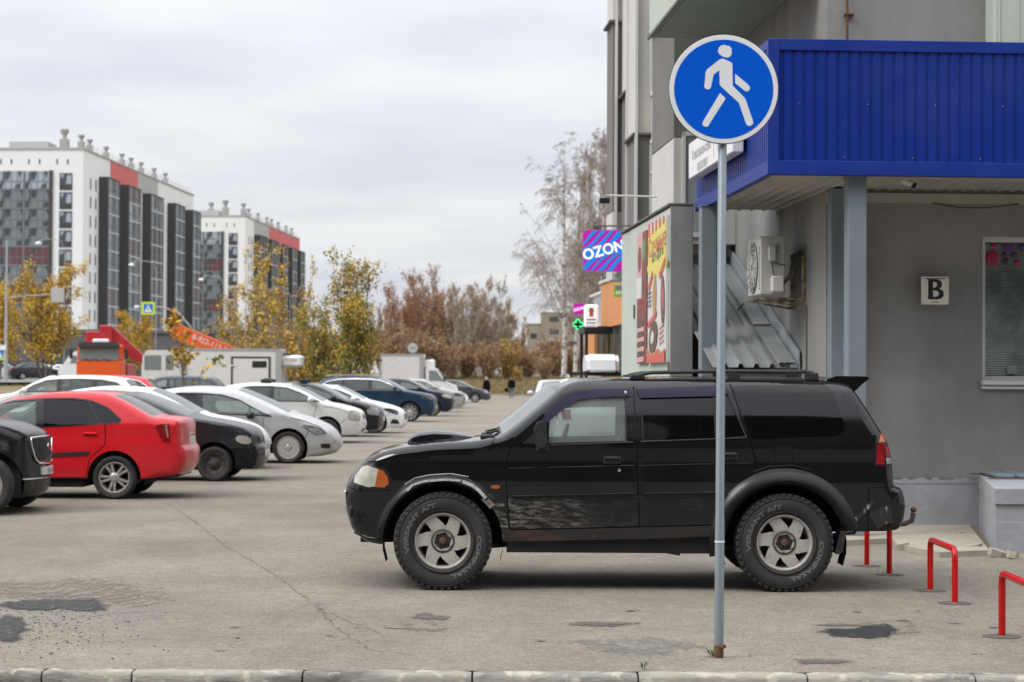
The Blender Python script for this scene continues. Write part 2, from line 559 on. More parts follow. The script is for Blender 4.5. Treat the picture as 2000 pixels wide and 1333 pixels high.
        G = np.stack([gx.ravel(), gz.ravel()], 1)
        dG, iG = seg_dist(G, s.segA, s.segB)
        G = G[(dG > s.up[iG, 2] * 1.15)]
        EX = np.concatenate(ex)
        keep = inside(s.outline, EX); EX = EX[keep]
        G = G[inside(s.outline, G)]
        A = VA[[e[0] for e in E]]; B = VA[[e[1] for e in E]]
        dd, _ = seg_dist(G, A, B); G = G[dd > .45 * s.step]
        dd, _ = seg_dist(EX, A, B); EX = EX[dd > .003]
        allv = [Vector(p) for p in VA] + [Vector(p) for p in EX] + [Vector(p) for p in G]
        res = mg.delaunay_2d_cdt(allv, E, [], 0, 1e-5, False)
        P = np.array([tuple(v) for v in res[0]]); T = np.array([tuple(f) for f in res[2]], int)
        C = P[T].mean(1)
        ok = inside(s.outline, C)
        T, C = T[ok], C[ok]
        # counter-clockwise in (x, z)
        a = P[T]; cr = (a[:, 1, 0] - a[:, 0, 0]) * (a[:, 2, 1] - a[:, 0, 1]) - (a[:, 1, 1] - a[:, 0, 1]) * (a[:, 2, 0] - a[:, 0, 0])
        T[cr < 0] = T[cr < 0][:, ::-1]
        lab = np.full(len(T), -1)
        for q, r in enumerate(regions):
            m = (lab < 0) & inside(r['poly'], C)
            lab[m] = q
        Yv = s.Y(P[:, 0], P[:, 1])
        for side in (-1, 1):
            def emit(mb, idx, off):
                use, inv = np.unique(T[idx].ravel(), return_inverse=True)
                fs = inv.reshape(-1, 3)
                vs = [(P[i, 0], side * (Yv[i] + off), P[i, 1]) for i in use]
                mb.add(vs, [tuple(f) if side < 0 else tuple(f[::-1]) for f in fs], 0)
            emit(body, np.where(lab < 0)[0], 0.0)
            done = {}
            for q, r in enumerate(regions):
                idx = np.where(lab == q)[0]
                if not len(idx) or r.get('near') and side > 0: continue
                mb = MB(); emit(mb, idx, r.get('off', 0.0))
                mat = r['mat'] if not isinstance(r['mat'], str) else (paint_mat if r['mat'] == 'paint' else K[r['mat']])
                par = root
                o = mb.build(r['name'], mat, done.get(r.get('parent')) or root, smooth=40)
                if r.get('label'): o['label'] = r['label']
                done.setdefault(r['name'], o)
            s.last = done
            if side < 0: s.near = done
        b = body.build('body', paint_mat, root, smooth=50, weld=2e-4)
        s.body = b
        return b
    def under(s, root):
        mb = MB()
        xa, xb = min(s.x_f, s.x_r) + .12, max(s.x_f, s.x_r) - .12
        xs = np.linspace(xa, xb, 26)
        top, bot = [], []
        o = np.array(s.up)
        for x in xs:
            m = np.abs(o[:, 0] - x) < .14
            zt = o[m, 1].max() if m.any() else 1.0
            top.append((x, min(s.belt - .16, zt - .10)))
            bot.append((x, max(.20, s.zs(x) - .02)))
        top = [(x, max(z, b[1] + .05)) for (x, z), b in zip(top, bot)]
        poly = bot + top[::-1]
        wi = s.W - .31
        mb.prism(poly, -wi, wi)
        # thin inner walls between the wheels hide the hollow panels
        for w in s.wheels:
            for sd in (-1, 1):
                n = 18; r = w['ar'] + .006; zc = w.get('ac', w['r'])
                vs, fs = [], []
                y0 = sd * (float(s.base_w(np.array([w['x']]), np.array([.6]))[0]) - .012); y1 = sd * wi
                for i in range(n + 1):
                    t = -.35 + (math.pi + .7) * i / n
                    for y in (y0, y1):
                        vs.append((w['x'] + r * math.cos(t), y, zc + r * math.sin(t)))
                for i in range(n): fs.append((2 * i, 2 * i + 1, 2 * i + 3, 2 * i + 2))
                mb.add(vs, fs)
        ws = sorted(w['x'] for w in s.wheels)
        for sd in (-1, 1):
            y = sd * (s.W - .07)
            zt = s.belt - .16
            mb.box(ws[0] + s.wheels[0]['ar'] + .03, y - .02, .30, ws[1] - s.wheels[0]['ar'] - .03, y + .02, zt)
        return mb.build('underbody', K['underbody'], root)
    def seats(s, root, xs, mat='seat', zseat=.45):
        mb = MB()
        d = s.sgn
        # squab, back and head rest; the seat faces the nose
        prof = [(.25, 0), (.25, .16), (-.12, .14), (-.30, .62), (-.38, .60), (-.26, 0)]
        mb.prism([(p[0] * d, p[1]) for p in prof], -.25, .25)
        mb.bbox(-.40 * d, -.12, .66, -.29 * d, .12, .86, .03)
        me = mb.mesh('seat', K[mat], None)
        for x in xs:
            for y in (-.37, .37):
                put('seat', me, root, (x, y, zseat))
    def front_patch(s, root, name, mat, y0, y1, z0, z1, off=.012, rear=False, ny=6, nz=5, shape=None, parent=None, thickness=True):
        """a piece set into the nose (or the tail), following its curve"""
        o = s.up
        half = len(o) // 2
        rng = range(len(o) - 1, half, -1) if rear else range(0, half)
        ids = list(rng)
        zz = [o[i, 1] for i in ids]
        # the stretch of the end face below the bonnet edge: monotone in z
        m = [ids[0]]
        for i in ids[1:]:
            if o[i, 1] > o[m[-1], 1] + 1e-5: m.append(i)
            if abs(o[i, 0] - o[ids[0], 0]) > .9: break
        mz = [o[i, 1] for i in m]
        vs, fs = [], []
        for b in range(nz + 1):
            z = z0 + (z1 - z0) * b / nz
            fi = float(np.interp(z, mz, range(len(m))))
            i = m[int(min(max(fi, 0), len(m) - 1))]; i2 = m[min(int(fi) + 1, len(m) - 1)]; fr = fi - int(fi)
            for a in range(ny + 1):
                y = y0 + (y1 - y0) * a / ny
                if shape: y = y0 + (y1 - y0) * (.5 + (a / ny - .5) * shape(b / nz))
                pts = []
                for q in (i, i2):
                    ye = max(float(s.base_w(o[q, 0:1], o[q, 1:2])[0] - o[q, 2]), .05)
                    u = max(-1.25, min(1.25, y / ye))
                    uu = max(-1, min(1, u))
                    p = s.strip_pt(q, uu, off)
                    back = max(0, abs(u) - 1) * ye * .8
                    pts.append((p[0] - s.sgn * back * (-1 if rear else 1), p[2]))
                x = pts[0][0] * (1 - fr) + pts[1][0] * fr
                vs.append((x, y, z))
        for b in range(nz):
            for a in range(ny):
                f = (b * (ny + 1) + a, b * (ny + 1) + a + 1, (b + 1) * (ny + 1) + a + 1, (b + 1) * (ny + 1) + a)
                fs.append(f)
        mb = MB().add(vs, fs)
        # give the piece a rim
        sg = s.sgn * (-1 if rear else 1)
        inner = [(v[0] - sg * (off + .012), v[1], v[2]) for v in vs]
        ring = [a for a in range(ny + 1)] + [b * (ny + 1) + ny for b in range(1, nz + 1)] + [nz * (ny + 1) + a for a in range(ny - 1, -1, -1)] + [b * (ny + 1) for b in range(nz - 1, 0, -1)]
        rv = [vs[i] for i in ring] + [inner[i] for i in ring]; L = len(ring)
        mb.add(rv, [(i, (i + 1) % L, (i + 1) % L + L, i + L) for i in range(L)])
        return mb.build(name, mat if not isinstance(mat, str) else K[mat], parent or root, smooth=35, recalc=True)

# ---- wheels: outer face towards -y, centre at the origin
TYRES = {}
def tyre_mesh(r, ri, w, knobs=0):
    key = (r, ri, w, knobs)
    if key in TYRES: return TYRES[key]
    h = w / 2
    prof = [(ri - .012, -h * .62), (ri + .006, -h * .80), (ri + .02, -h * .90), (ri + (r - ri) * .45, -h * 1.0), (ri + (r - ri) * .70, -h * .985), (r - .028, -h * .90), (r - .008, -h * .74)]
    prof2 = [(r - .001, -h * .60), (r, -h * .3), (r - .007, -h * .27), (r - .007, -h * .20), (r, -h * .17), (r + .001, h * .17), (r - .007, h * .2), (r - .007, h * .27), (r, h * .3), (r - .001, h * .6)]
    prof3 = [(a, -b) for a, b in prof[::-1]]
    mb = MB().lathe(prof + prof2 + prof3, 64 if knobs else 40)
    if knobs:
        # shoulder and tread blocks
        for k in range(knobs):
            t = 2 * math.pi * k / knobs
            Mx = Matrix.Rotation(t, 4, 'Y')
            for sd in (-1, 1):
                mb.bbox(r - .034, sd * h * .62, -.019, r - .002, sd * h * .94, .015, .006, M=Mx)
            M2 = Matrix.Rotation(t + math.pi / knobs, 4, 'Y')
            mb.bbox(r - .01, -h * .55, -.014, r + .003, -h * .05, .014, .003, M=M2)
            mb.bbox(r - .01, h * .08, -.014, r + .003, h * .55, .014, .003, M=M2)
        # raised rings on the side wall
        for rr in (ri + .026, ri + (r - ri) * .78):
            mb.lathe([(rr - .003, -h * .93), (rr - .001, -h * 1.015), (rr + .001, -h * 1.015), (rr + .003, -h * .93)], 64)
    TYRES[key] = mb.mesh('tyre', K['rubber'], 35)
    return TYRES[key]

RIMS = {}
def rim_mesh(ri, w, style, mat):
    key = (ri, w, style, mat)
    if key in RIMS: return RIMS[key]
    h = w / 2
    mb = MB()
    mb.lathe([(ri - .004, -h * .70), (ri + .004, -h * .82), (ri - .006, -h * .84), (ri - .016, -h * .74), (ri - .024, -h * .40), (ri - .05, h * .55), (.0, h * .55)], 40, 0)
    back = 1
    mb.lathe([(ri - .045, h * .1), (.02, h * .1), (.0, h * .1)], 28, back)
    n, wi, wo, tw = {'multi': (10, .050, .042, 0), 'five': (5, .085, .075, 0), 'star': (7, .06, .05, 0), 'cover': (9, .098, .118, 0), 'double': (5, .09, .05, 0), 'steel': (8, .12, .115, 0), 'six': (6, .112, .098, .30)}[style]
    sc = ri / .2
    yo = -h * .66
    for k in range(n):
        t = 2 * math.pi * (k + .25) / n
        Mx = Matrix.Rotation(t, 4, 'Y')
        r0, r1 = .055 * sc, ri - .014
        def spoke(wa, wb, tw, dt=0.0):
            q = []
            for rr, ww, tt in ((r0, wa, 0.0), ((r0 + r1) * .5, (wa + wb) * .5, tw * .45), (r1, wb, tw)):
                q.append((rr, ww * sc / 2, tt * rr + dt))
            a = [(x, wv + tv) for x, wv, tv in q]; b = [(x, -wv + tv) for x, wv, tv in q]
            ys = [yo + .0, yo - .012 if style != 'steel' else yo + .02, yo - .002]
            vs = []
            for (p, y) in zip(a, ys): vs.append((p[0], y, p[1]))
            for (p, y) in zip(b, ys): vs.append((p[0], y, p[1]))
            for (p, y) in zip(a, ys): vs.append((p[0], y + .045, p[1]))
            for (p, y) in zip(b, ys): vs.append((p[0], y + .045, p[1]))
            fs = [(0, 3, 4, 1), (1, 4, 5, 2), (0, 1, 7, 6), (1, 2, 8, 7), (3, 9, 10, 4), (4, 10, 11, 5), (2, 5, 11, 8)]
            mb.add([Mx @ Vector(v) for v in vs], fs, 0)
        if style == 'double':
            spoke(.03, .034, .12, .018); spoke(.03, .034, -.12, -.018)
        elif style == 'six':
            spoke(wi, wo, tw)
        else:
            spoke(wi, wo, tw)
    hub = .062 * sc if style != 'six' else .083
    if style == 'six':
        mb.lathe([(hub + .012, yo + .02), (hub + .010, yo - .012), (hub, yo - .016), (hub - .003, yo + .012), (.06, yo + .014), (.058, yo + .004), (.0, yo + .004)], 32, 2)
        for k in range(6):
            t = 2 * math.pi * (k + .5) / 6
            c = (.071 * math.cos(t), yo + .004, .071 * math.sin(t))
            mb.lathe([(.0095, .012), (.0095, -.012), (.006, -.018), (0, -.018)], 6, 3, c=c)
        for k in range(6):
            t = 2 * math.pi * k / 6
            c = (.044 * math.cos(t), yo + .002, .044 * math.sin(t))
            mb.lathe([(.007, .01), (.007, -.006), (0, -.007)], 6, 2, c=c)
        mb.lathe([(.030, yo + .01), (.029, yo - .016), (.022, yo - .026), (.0, yo - .028)], 20, 4)
    else:
        mb.lathe([(hub, yo + .04), (hub, yo - .004), (hub * .8, yo - .014), (.3 * hub, yo - .018), (0, yo - .018)], 24, 0)
        if style in ('cover', 'steel', 'five', 'star'):
            for k in range(5):
                t = 2 * math.pi * k / 5
                mb.lathe([(.010, .02), (.010, -.018), (0, -.02)], 6, 1, c=(.05 * sc * math.cos(t) * 1.1, yo, .05 * sc * math.sin(t) * 1.1))
    me = mb.mesh('wheel', [K[mat], K['underbody'], K['steel_black'], K['silver'], K['rust_cap']], 35, recalc=True)
    RIMS[key] = me
    return me

K['rust_cap'] = M('rust_cap', (.12, .06, .035), .7, col2=(.03, .025, .02), scale=40, mix=.8)

def add_wheels(root, wheels, W, style='multi', mat='silver', tw=.205, rr=.66, knobs=0, inset=.01):
    out = []
    for w in wheels:
        ri = w['r'] * rr
        for sd in (-1, 1):
            yc = sd * (W - tw / 2 - inset)
            rot = (0, w.get('spin', rnd.uniform(0, 1)), 0 if sd < 0 else math.pi)
            o = put('wheel', rim_mesh(round(ri, 3), tw, style, mat), root, (w['x'], yc, w['r']), rot)
            put('tyre', tyre_mesh(w['r'], round(ri, 3), tw, knobs), o)
            out.append(o)
    return out

def reg(name, poly, mat, off=0.0, **kw):
    return dict(name=name, poly=[tuple(p[:2]) for p in poly], mat=mat, off=off, **kw)
def rect(x0, z0, x1, z1):
    return [(x0, z0), (x1, z0), (x1, z1), (x0, z1)]

def mirror_geo(name, root, x, y, z, sgn, mat, s=1.0):
    for sd in (-1, 1):
        mb = MB()
        mb.ellipsoid((0, 0, 0), (.085 * s, .12 * s, .085 * s), 12, 8)
        mb.tube([(0, -sd * .10 * s, -.03 * s), (.03 * sgn, -sd * .19 * s, -.07 * s)], .025 * s, 6)
        mb.build(name, mat, root, 40, (x, sd * y, z))

def simple_car(name, label, cat, up, low, wheels, W, belt, dlo, pillars, mats, loc, rz=0.0, group=None, lights=(), doors=(), handles=(),
               style='multi', wmat='silver', glassf='glass_clear', glassr='glass_tint', mirror=None, seats=(), step=.075, extra=(), plate_z=.45,
               r_fill=None, tum=.34, bulge=.07, plan_f=.16, front=(), rear=(), rr=.66, tw=.205, rails=None, mirror_mat=None, back_glass='glass_tint', chrome_line=False, plan_r=.09, nose=1.0, clear_n=1, seams=()):
    """mats: paint material; dlo: side-window polygon; pillars: x positions (with lean) that split it"""
    if nose != 1.0:
        sq = lambda p: (p[0] * nose if p[0] > 0 else p[0],) + tuple(p[1:])
        up = [sq(p) for p in up]; low = [sq(p) for p in low]
        lights = [(a, [sq(p) for p in q], m_) for a, q, m_ in lights]
        seams = [[sq(p) for p in q] for q in seams]
        extra = [(a, [sq(p) for p in q], m_, o_) for a, q, m_, o_ in extra]
    root = thing(name, label, cat, loc, rz, group)
    c = Car(up, low, wheels, W, belt, tum=tum, step=step, bulge=bulge, plan_f=plan_f, plan_r=plan_r)
    regs = []
    for nm, poly, mt in lights: regs.append(reg(nm, poly, mt, .004))
    for nm, poly, mt in lights:
        if nm == 'headlight': regs.append(reg('lamp_surround', thick(list(poly) + [poly[0]], .035), 'dark_trim', .001))
    for pts in seams: regs.append(reg('panel_seam', thick(pts, .012), 'dark_trim', -.010))
    xs = [p[0] for p in dlo]
    edges = sorted(pillars, key=lambda p: -p[0] * c.sgn)
    xa = max(xs) if c.sgn > 0 else min(xs); xb = min(xs) if c.sgn > 0 else max(xs)
    zb = min(p[1] for p in dlo)
    cuts = []
    prev = (xa + c.sgn * .5, 0.0, 0.0)
    for e in edges + [(xb - c.sgn * .5, 0.0, 0.0)]:
        cuts.append((prev, e)); prev = e
    # inset the glass inside its frame
    cx, cz = sum(p[0] for p in dlo) / len(dlo), sum(p[1] for p in dlo) / len(dlo)
    def shrink(poly, a):
        out = []
        n = len(poly)
        for i in range(n):
            p0, p1, p2 = [np.array(poly[(i + q) % n][:2], float) for q in (-1, 0, 1)]
            t = p2 - p0; t /= max(np.hypot(*t), 1e-9)
            nrm = np.array([-t[1], t[0]])
            if nrm @ (np.array([cx, cz]) - p1) < 0: nrm = -nrm
            out.append(tuple(p1 + nrm * a))
        return out
    inner = shrink(dlo, .022)
    for i, (a, b) in enumerate(cuts):
        hw_a = a[1] / 2 if len(a) > 1 else 0; hw_b = b[1] / 2
        la, lb = a[2], b[2]
        if c.sgn > 0: g = clip_x(inner, b[0] + hw_b, a[0] - hw_a, lb, la, zb)
        else: g = clip_x(inner, a[0] + hw_a, b[0] - hw_b, la, lb, zb)
        if len(g) > 2: regs.append(reg('side_window', g, glassf if i < clear_n else glassr, -.010))
    if chrome_line:
        regs.append(reg('window_frame', dlo, 'dark_trim', .003))
        regs.append(reg('chrome_trim', shrink(dlo, -.028), 'chrome', .006))
    else:
        regs.append(reg('window_frame', dlo, 'dark_trim', .003))
    for nm, poly, mt, off in extra: regs.append(reg(nm, poly, mt, off))
    for pts in doors: regs.append(reg('door_gap', thick(pts, .014), 'dark_trim', -.012))
    dx = [p[0][0] for p in doors]
    if len(doors) >= 2:
        d = sorted(dx)
        nms = ['rear_door', 'front_door'] if c.sgn > 0 else ['front_door', 'rear_door']
        for q in range(len(d) - 1):
            regs.append(reg(nms[q] if q < 2 else 'door', rect(d[q], c.zs((d[q] + d[q + 1]) / 2) + .10, d[q + 1], belt + .02), 'paint', 0.0))
    c.skin(root, mats, regs, rear_glass=back_glass)
    c.under(root)
    if seats: c.seats(root, seats)
    add_wheels(root, wheels, W, style, wmat, tw=tw, rr=rr)
    for (hx_, hz_) in handles:
        y = float(c.Y(np.array([hx_]), np.array([hz_]))[0])
        for sd in (-1, 1):
            dn = c.near if sd < 0 else c.last
            mb = MB().bbox(hx_ - .095, sd * (y - .01), hz_ - .018, hx_ + .095, sd * (y + .032), hz_ + .018, .012)
            p = dn.get('front_door') if handles.index((hx_, hz_)) == 0 else dn.get('rear_door')
            mb.build('door_handle', mats, p or root, 40)
    if mirror:
        y = float(c.Y(np.array([mirror[0]]), np.array([mirror[1]]))[0]) + .13
        mirror_geo('side_mirror', root, mirror[0], y, mirror[1], c.sgn, mirror_mat or mats)
    for a in front:
        c.front_patch(root, *a[:6], **(a[6] if len(a) > 6 else {}))
    for a in rear:
        c.front_patch(root, *a[:6], rear=True, **(a[6] if len(a) > 6 else {}))
    if rails:
        x0, x1, zr, yy = rails
        for sd in (-1, 1):
            pts = [(x0, sd * yy, zr - .05), (x0 + (x1 - x0) * .06, sd * yy, zr), (x0 + (x1 - x0) * .5, sd * yy, zr + .015), (x0 + (x1 - x0) * .94, sd * yy, zr), (x1, sd * yy, zr - .05)]
            MB().tube(pts, .017, 8).build('roof_rail', K['silver'], root, 40)
    root_cars.append((root, c))
    return root, c
root_cars = []
# ------------------------------------------------------------------ ground, kerb, verge
def asphalt_mat():
    m = bpy.data.materials.new('asphalt'); m.use_nodes = True
    nt = m.node_tree; N, L = nt.nodes, nt.links; b = N['Principled BSDF']
    b.inputs['Roughness'].default_value = .93; b.inputs['Specular IOR Level'].default_value = .25
    co = N.new('ShaderNodeTexCoord')
    def noise(sc, det, lo, hi, o0, o1, rough=.6, stretch=None):
        n = N.new('ShaderNodeTexNoise'); n.inputs['Scale'].default_value = sc; n.inputs['Detail'].default_value = det; n.inputs['Roughness'].default_value = rough
        src = co.outputs['Object']
        if stretch:
            mp = N.new('ShaderNodeMapping'); mp.inputs['Scale'].default_value = stretch; L.new(src, mp.inputs[0]); src = mp.outputs[0]
        L.new(src, n.inputs['Vector'])
        r = N.new('ShaderNodeMapRange'); r.inputs[1].default_value = lo; r.inputs[2].default_value = hi; r.inputs[3].default_value = o0; r.inputs[4].default_value = o1
        L.new(n.outputs[0], r.inputs[0]); return r.outputs[0]
    def mul(a, c):
        x = N.new('ShaderNodeMath'); x.operation = 'MULTIPLY'; L.new(a, x.inputs[0]); L.new(c, x.inputs[1]); return x.outputs[0]
    v = N.new('ShaderNodeTexVoronoi'); v.inputs['Scale'].default_value = 75; L.new(co.outputs['Object'], v.inputs['Vector'])
    sv = N.new('ShaderNodeSeparateColor'); L.new(v.outputs['Color'], sv.inputs[0])
    rv = N.new('ShaderNodeMapRange'); rv.inputs[3].default_value = .74; rv.inputs[4].default_value = 1.26; L.new(sv.outputs[0], rv.inputs[0])
    lum = mul(noise(.22, 5, .35, .68, .84, 1.14), noise(1.1, 7, .35, .68, 1.10, .86, .65, (1, .6, 1)))
    lum = mul(lum, noise(7, 6, .3, .7, .86, 1.14, .7)); lum = mul(lum, rv.outputs[0])
    lum = mul(lum, noise(17, 3, .655, .69, 1.0, .50)); lum = mul(lum, noise(30, 2, .70, .74, 1.0, 1.45))
    cx = N.new('ShaderNodeMix'); cx.data_type = 'RGBA'; cx.inputs[6].default_value = (.208, .188, .157, 1); cx.inputs[7].default_value = (.210, .185, .147, 1)
    L.new(noise(.5, 5, .4, .65, 0, 1), cx.inputs[0])
    vm = N.new('ShaderNodeVectorMath'); vm.operation = 'SCALE'; L.new(cx.outputs[2], vm.inputs[0]); L.new(lum, vm.inputs['Scale']); L.new(vm.outputs[0], b.inputs['Base Color'])
    bp = N.new('ShaderNodeBump'); bp.inputs['Strength'].default_value = .55; bp.inputs['Distance'].default_value = .008
    L.new(v.outputs['Distance'], bp.inputs['Height']); L.new(bp.outputs[0], b.inputs['Normal'])
    return m
K['asphalt'] = asphalt_mat()
K['road'] = M('road_asphalt', (.16, .155, .145), .9, col2=(.21, .20, .19), scale=.5, mix=.7, bump=.3)
K['dry_grass'] = M('dry_grass', (.17, .13, .065), .95, col2=(.10, .095, .040), scale=.25, mix=.9, detail=8, lo=.4, hi=.62, bump=.6, bscale=6)
K['pale_mix'] = M('sandy_dirt', (.33, .27, .205), .95, col2=(.24, .19, .135), scale=.4, mix=.8, detail=7)
K['concrete'] = M('kerb_concrete', (.29, .268, .228), .9, col2=(.105, .097, .085), scale=2.2, mix=.95, detail=9, lo=.46, hi=.60, stretch=(.6, 1, 2.2), bump=.7, bscale=30, blotch=(.47, .44, .37), blotch_scale=7, blotch_lo=.54, blotch_hi=.60, blotch_mix=.7)
K['tar'] = M('dark_tar', (.012, .012, .013), .8, col2=(.04, .037, .034), scale=14, mix=.9, bump=1.0, bscale=35, speck=(.28, .26, .23), speck_scale=22, speck_th=.64)
K['damp'] = M('damp_stain', (.080, .070, .060), .8, col2=(.11, .098, .08), scale=6, mix=.8)
K['damp_dark'] = M('oil_wet_stain', (.018, .018, .019), .45, col2=(.045, .043, .042), scale=5, mix=.7)
K['damp_tan'] = M('tan_stain', (.165, .140, .108), .9, col2=(.195, .17, .135), scale=5, mix=.8)
K['crack'] = M('crack_dirt', (.10, .087, .07), .95, col2=(.14, .125, .10), scale=10, mix=.8)
K['pebble'] = M('pebbles', (.34, .32, .29), .9, col2=(.12, .11, .10), scale=14, mix=.9, lo=.45, hi=.5)
K['patch_grey'] = M('grey_asphalt_patch', (.168, .158, .141), .92, col2=(.195, .182, .158), scale=1.4, mix=.8, bump=.5, bscale=60, speck=(.32, .31, .29), speck_scale=45, speck_th=.66)

def sheet(name, pts, z, mat, kind='structure', parent=None):
    o = MB().add([(p[0], p[1], z) for p in pts], [tuple(range(len(pts)))]).build(name, mat, parent)
    if kind: o['kind'] = kind
    return o
ground = sheet('ground', [(-3000, -400), (3000, -400), (3000, 4500), (-3000, 4500)], -.20, K['dry_grass'])
KY = 11.72                                          # front edge of the kerb
lot = MB().add([(-36, KY + .16, 0), (40, KY + .16, 0), (40, 186, 0), (-16, 186, 0), (-17, 98, 0), (-120, 98, 0), (-120, KY + .16, 0)], [(0, 1, 2, 3, 4, 5, 6)]).build('parking_lot', K['asphalt'])
lot['kind'] = 'structure'
rd = sheet('road', [(-120, -30), (120, -30), (120, KY - .02), (-120, KY - .02)], -.16, K['road'])
# verge rising to the far street on the left, with the street on top
vg = MB()
vg.add([(-17.2, 96, -.004), (-14.5, 186, -.004), (-14.5, 330, .1), (-36, 330, 1.2), (-24, 150, 1.15), (-24, 112, 1.0), (-120, 112, 1.1), (-120, 330, 1.22), (-120, 96, -.004)],
       [(0, 1, 4, 5), (1, 2, 3, 4), (5, 4, 3, 7, 6), (8, 0, 5, 6)])
vgo = vg.build('verge', K['dry_grass']); vgo['kind'] = 'structure'
sheet('far_street', [(-26.5, 150), (-36.5, 330), (-300, 330), (-300, 118), (-60, 118), (-30, 118)], 1.24, K['road'])
sheet('sandy_path', [(-14, 186.2), (30, 186.2), (30, 203), (-13, 199)], -.01, K['pale_mix'])
MB().box(-14.2, 185.7, -.1, 30, 186.1, .09).build('far_kerb', K['concrete'])['kind'] = 'structure'
MB().add([(-16, 196, -.008), (40, 197, -.008), (40, 218, 1.5), (-16, 218, 1.5), (-60, 500, 2.5), (80, 500, 2.5), (-16.5, 330, 1.5)], [(0, 1, 2, 3), (3, 2, 5, 4)]).build('rough_bank', K['dry_grass'])['kind'] = 'structure'

# kerb stones
kerb = MB().box(-12, KY + .10, -.25, 12, KY + .155, -.03).build('kerb', K['damp']); kerb['kind'] = 'structure'
xs = [at(p, 1310, KY).x for p in (-80, 80, 256, 590, 922, 1247, 1578, 1907, 2240)]
xs = [xs[0] - 3, xs[0] - 2, xs[0] - 1] + xs
for i in range(len(xs) - 1):
    x0, x1 = xs[i] + .006, xs[i + 1] - .006
    n = 14; prof = [(0, -.24), (0, -.045), (.004, -.018), (.014, -.003), (.034, .004), (.10, .006), (.152, .003), (.152, -.2)]
    mb = MB(); vs = []; rr = random.Random(i)
    for k in range(n + 1):
        x = x0 + (x1 - x0) * k / n
        ec = .010 if k in (0, n) else 0
        for (a, b) in prof:
            vs.append((x, KY + a + (rr.uniform(-.004, .004) if b < 0 else 0) + (ec if a < .02 else 0), b + rr.uniform(-.003, .003) - (ec * .5 if b > -.01 else 0)))
    m = len(prof)
    fs = [(k * m + j, (k + 1) * m + j, (k + 1) * m + j + 1, k * m + j + 1) for k in range(n) for j in range(m - 1)]
    fs += [tuple(range(m)), tuple(range(n * m + m - 1, n * m - 1, -1))]
    mb.add(vs, fs).build('kerb_stone', K['concrete'], kerb, 50, recalc=True)

# cracks, stains, pot-holes: sheets a few millimetres above the asphalt
def blob(px, py, w, h, seed, n=40, rough=.22, elong=0):
    """irregular patch outline: centre pixel, half-width and half-height in pixels of the photograph"""
    r_ = random.Random(seed)
    ph = [r_.uniform(0, 6.28) for _ in range(6)]
    out = []
    for k in range(n):
        t = 2 * math.pi * k / n
        q = 1 + rough * sum(math.sin((j + 2) * t + ph[j]) / (j + 1.3) for j in range(6)) + r_.uniform(-.05, .05)
        g = gnd(px + w * q * math.cos(t), py - h * q * math.sin(t))
        out.append((g.x, g.y))
    return out
LAY = [0]
SOFT = {}
def soften(mat, fine=11.0):
    """stains thin out irregularly towards their rim"""
    if mat.name in SOFT: return SOFT[mat.name]
    m = mat.copy(); nt = m.node_tree; N, L = nt.nodes, nt.links
    out = N['Material Output']; b = N['Principled BSDF']
    at_ = N.new('ShaderNodeAttribute'); at_.attribute_name = 'rim'
    co = N.new('ShaderNodeTexCoord')
    n1 = N.new('ShaderNodeTexNoise'); n1.inputs['Scale'].default_value = fine; n1.inputs['Detail'].default_value = 8; n1.inputs['Roughness'].default_value = .7
    mp = N.new('ShaderNodeMapping'); mp.inputs['Scale'].default_value = (1, .45, 1)
    L.new(co.outputs['Object'], mp.inputs[0]); L.new(mp.outputs[0], n1.inputs['Vector'])
    a = N.new('ShaderNodeMath'); a.operation = 'ADD'; L.new(at_.outputs['Fac'], a.inputs[0]); sc_ = N.new('ShaderNodeMath'); sc_.operation = 'MULTIPLY_ADD'; sc_.inputs[1].default_value = 2.6; sc_.inputs[2].default_value = -.80; L.new(n1.outputs[0], sc_.inputs[0]); L.new(sc_.outputs[0], a.inputs[1])
    r = N.new('ShaderNodeMapRange'); r.inputs[1].default_value = .55; r.inputs[2].default_value = 1.15; L.new(a.outputs[0], r.inputs[0])
    tr = N.new('ShaderNodeBsdfTransparent'); mx = N.new('ShaderNodeMixShader')
    L.new(r.outputs[0], mx.inputs[0]); L.new(tr.outputs[0], mx.inputs[1]); L.new(b.outputs[0], mx.inputs[2]); L.new(mx.outputs[0], out.inputs[0])
    SOFT[mat.name] = m
    return m
def decal(name, pts, mat, gain=0.0):
    LAY[0] += 1
    z = .003 + .00022 * LAY[0]
    c = np.mean(np.array(pts), 0); n = len(pts)
    vs, rim = [(c[0], c[1], z)], [.8]
    for q, a in ((.35, .72), (.7, .46), (1.0, .12), (1.2, -.2)):
        for p in pts: vs.append((c[0] + (p[0] - c[0]) * q, c[1] + (p[1] - c[1]) * q, z)); rim.append(a)
    fs = [(0, 1 + i, 1 + (i + 1) % n) for i in range(n)]
    for k in range(3):
        fs += [(1 + k * n + i, 1 + (k + 1) * n + i, 1 + (k + 1) * n + (i + 1) % n, 1 + k * n + (i + 1) % n) for i in range(n)]
    me = MB().add(vs, fs).mesh(name, soften(mat))
    at_ = me.attributes.new('rim', 'FLOAT', 'POINT'); at_.data.foreach_set('value', [r_ + gain * max(0, min(1, r_ * 1.6)) if r_ > -.1 else r_ for r_ in rim])
    return put(name, me, lot)
decal('stain', blob(1250, 1262, 150, 14, 42, 40, .25), K['patch_grey'], -.2)
decal('stain', blob(1740, 1225, 62, 13, 5), K['damp_tan'])
decal('stain', blob(1683, 1236, 88, 10, 6, rough=.3), K['damp_dark'], .4)
decal('stain', blob(1640, 1222, 46, 3, 16, rough=.3), K['damp'])
decal('stain', blob(1605, 1293, 52, 6, 7), K['damp'])
decal('stain', blob(1172, 1220, 60, 6, 8), K['damp'])
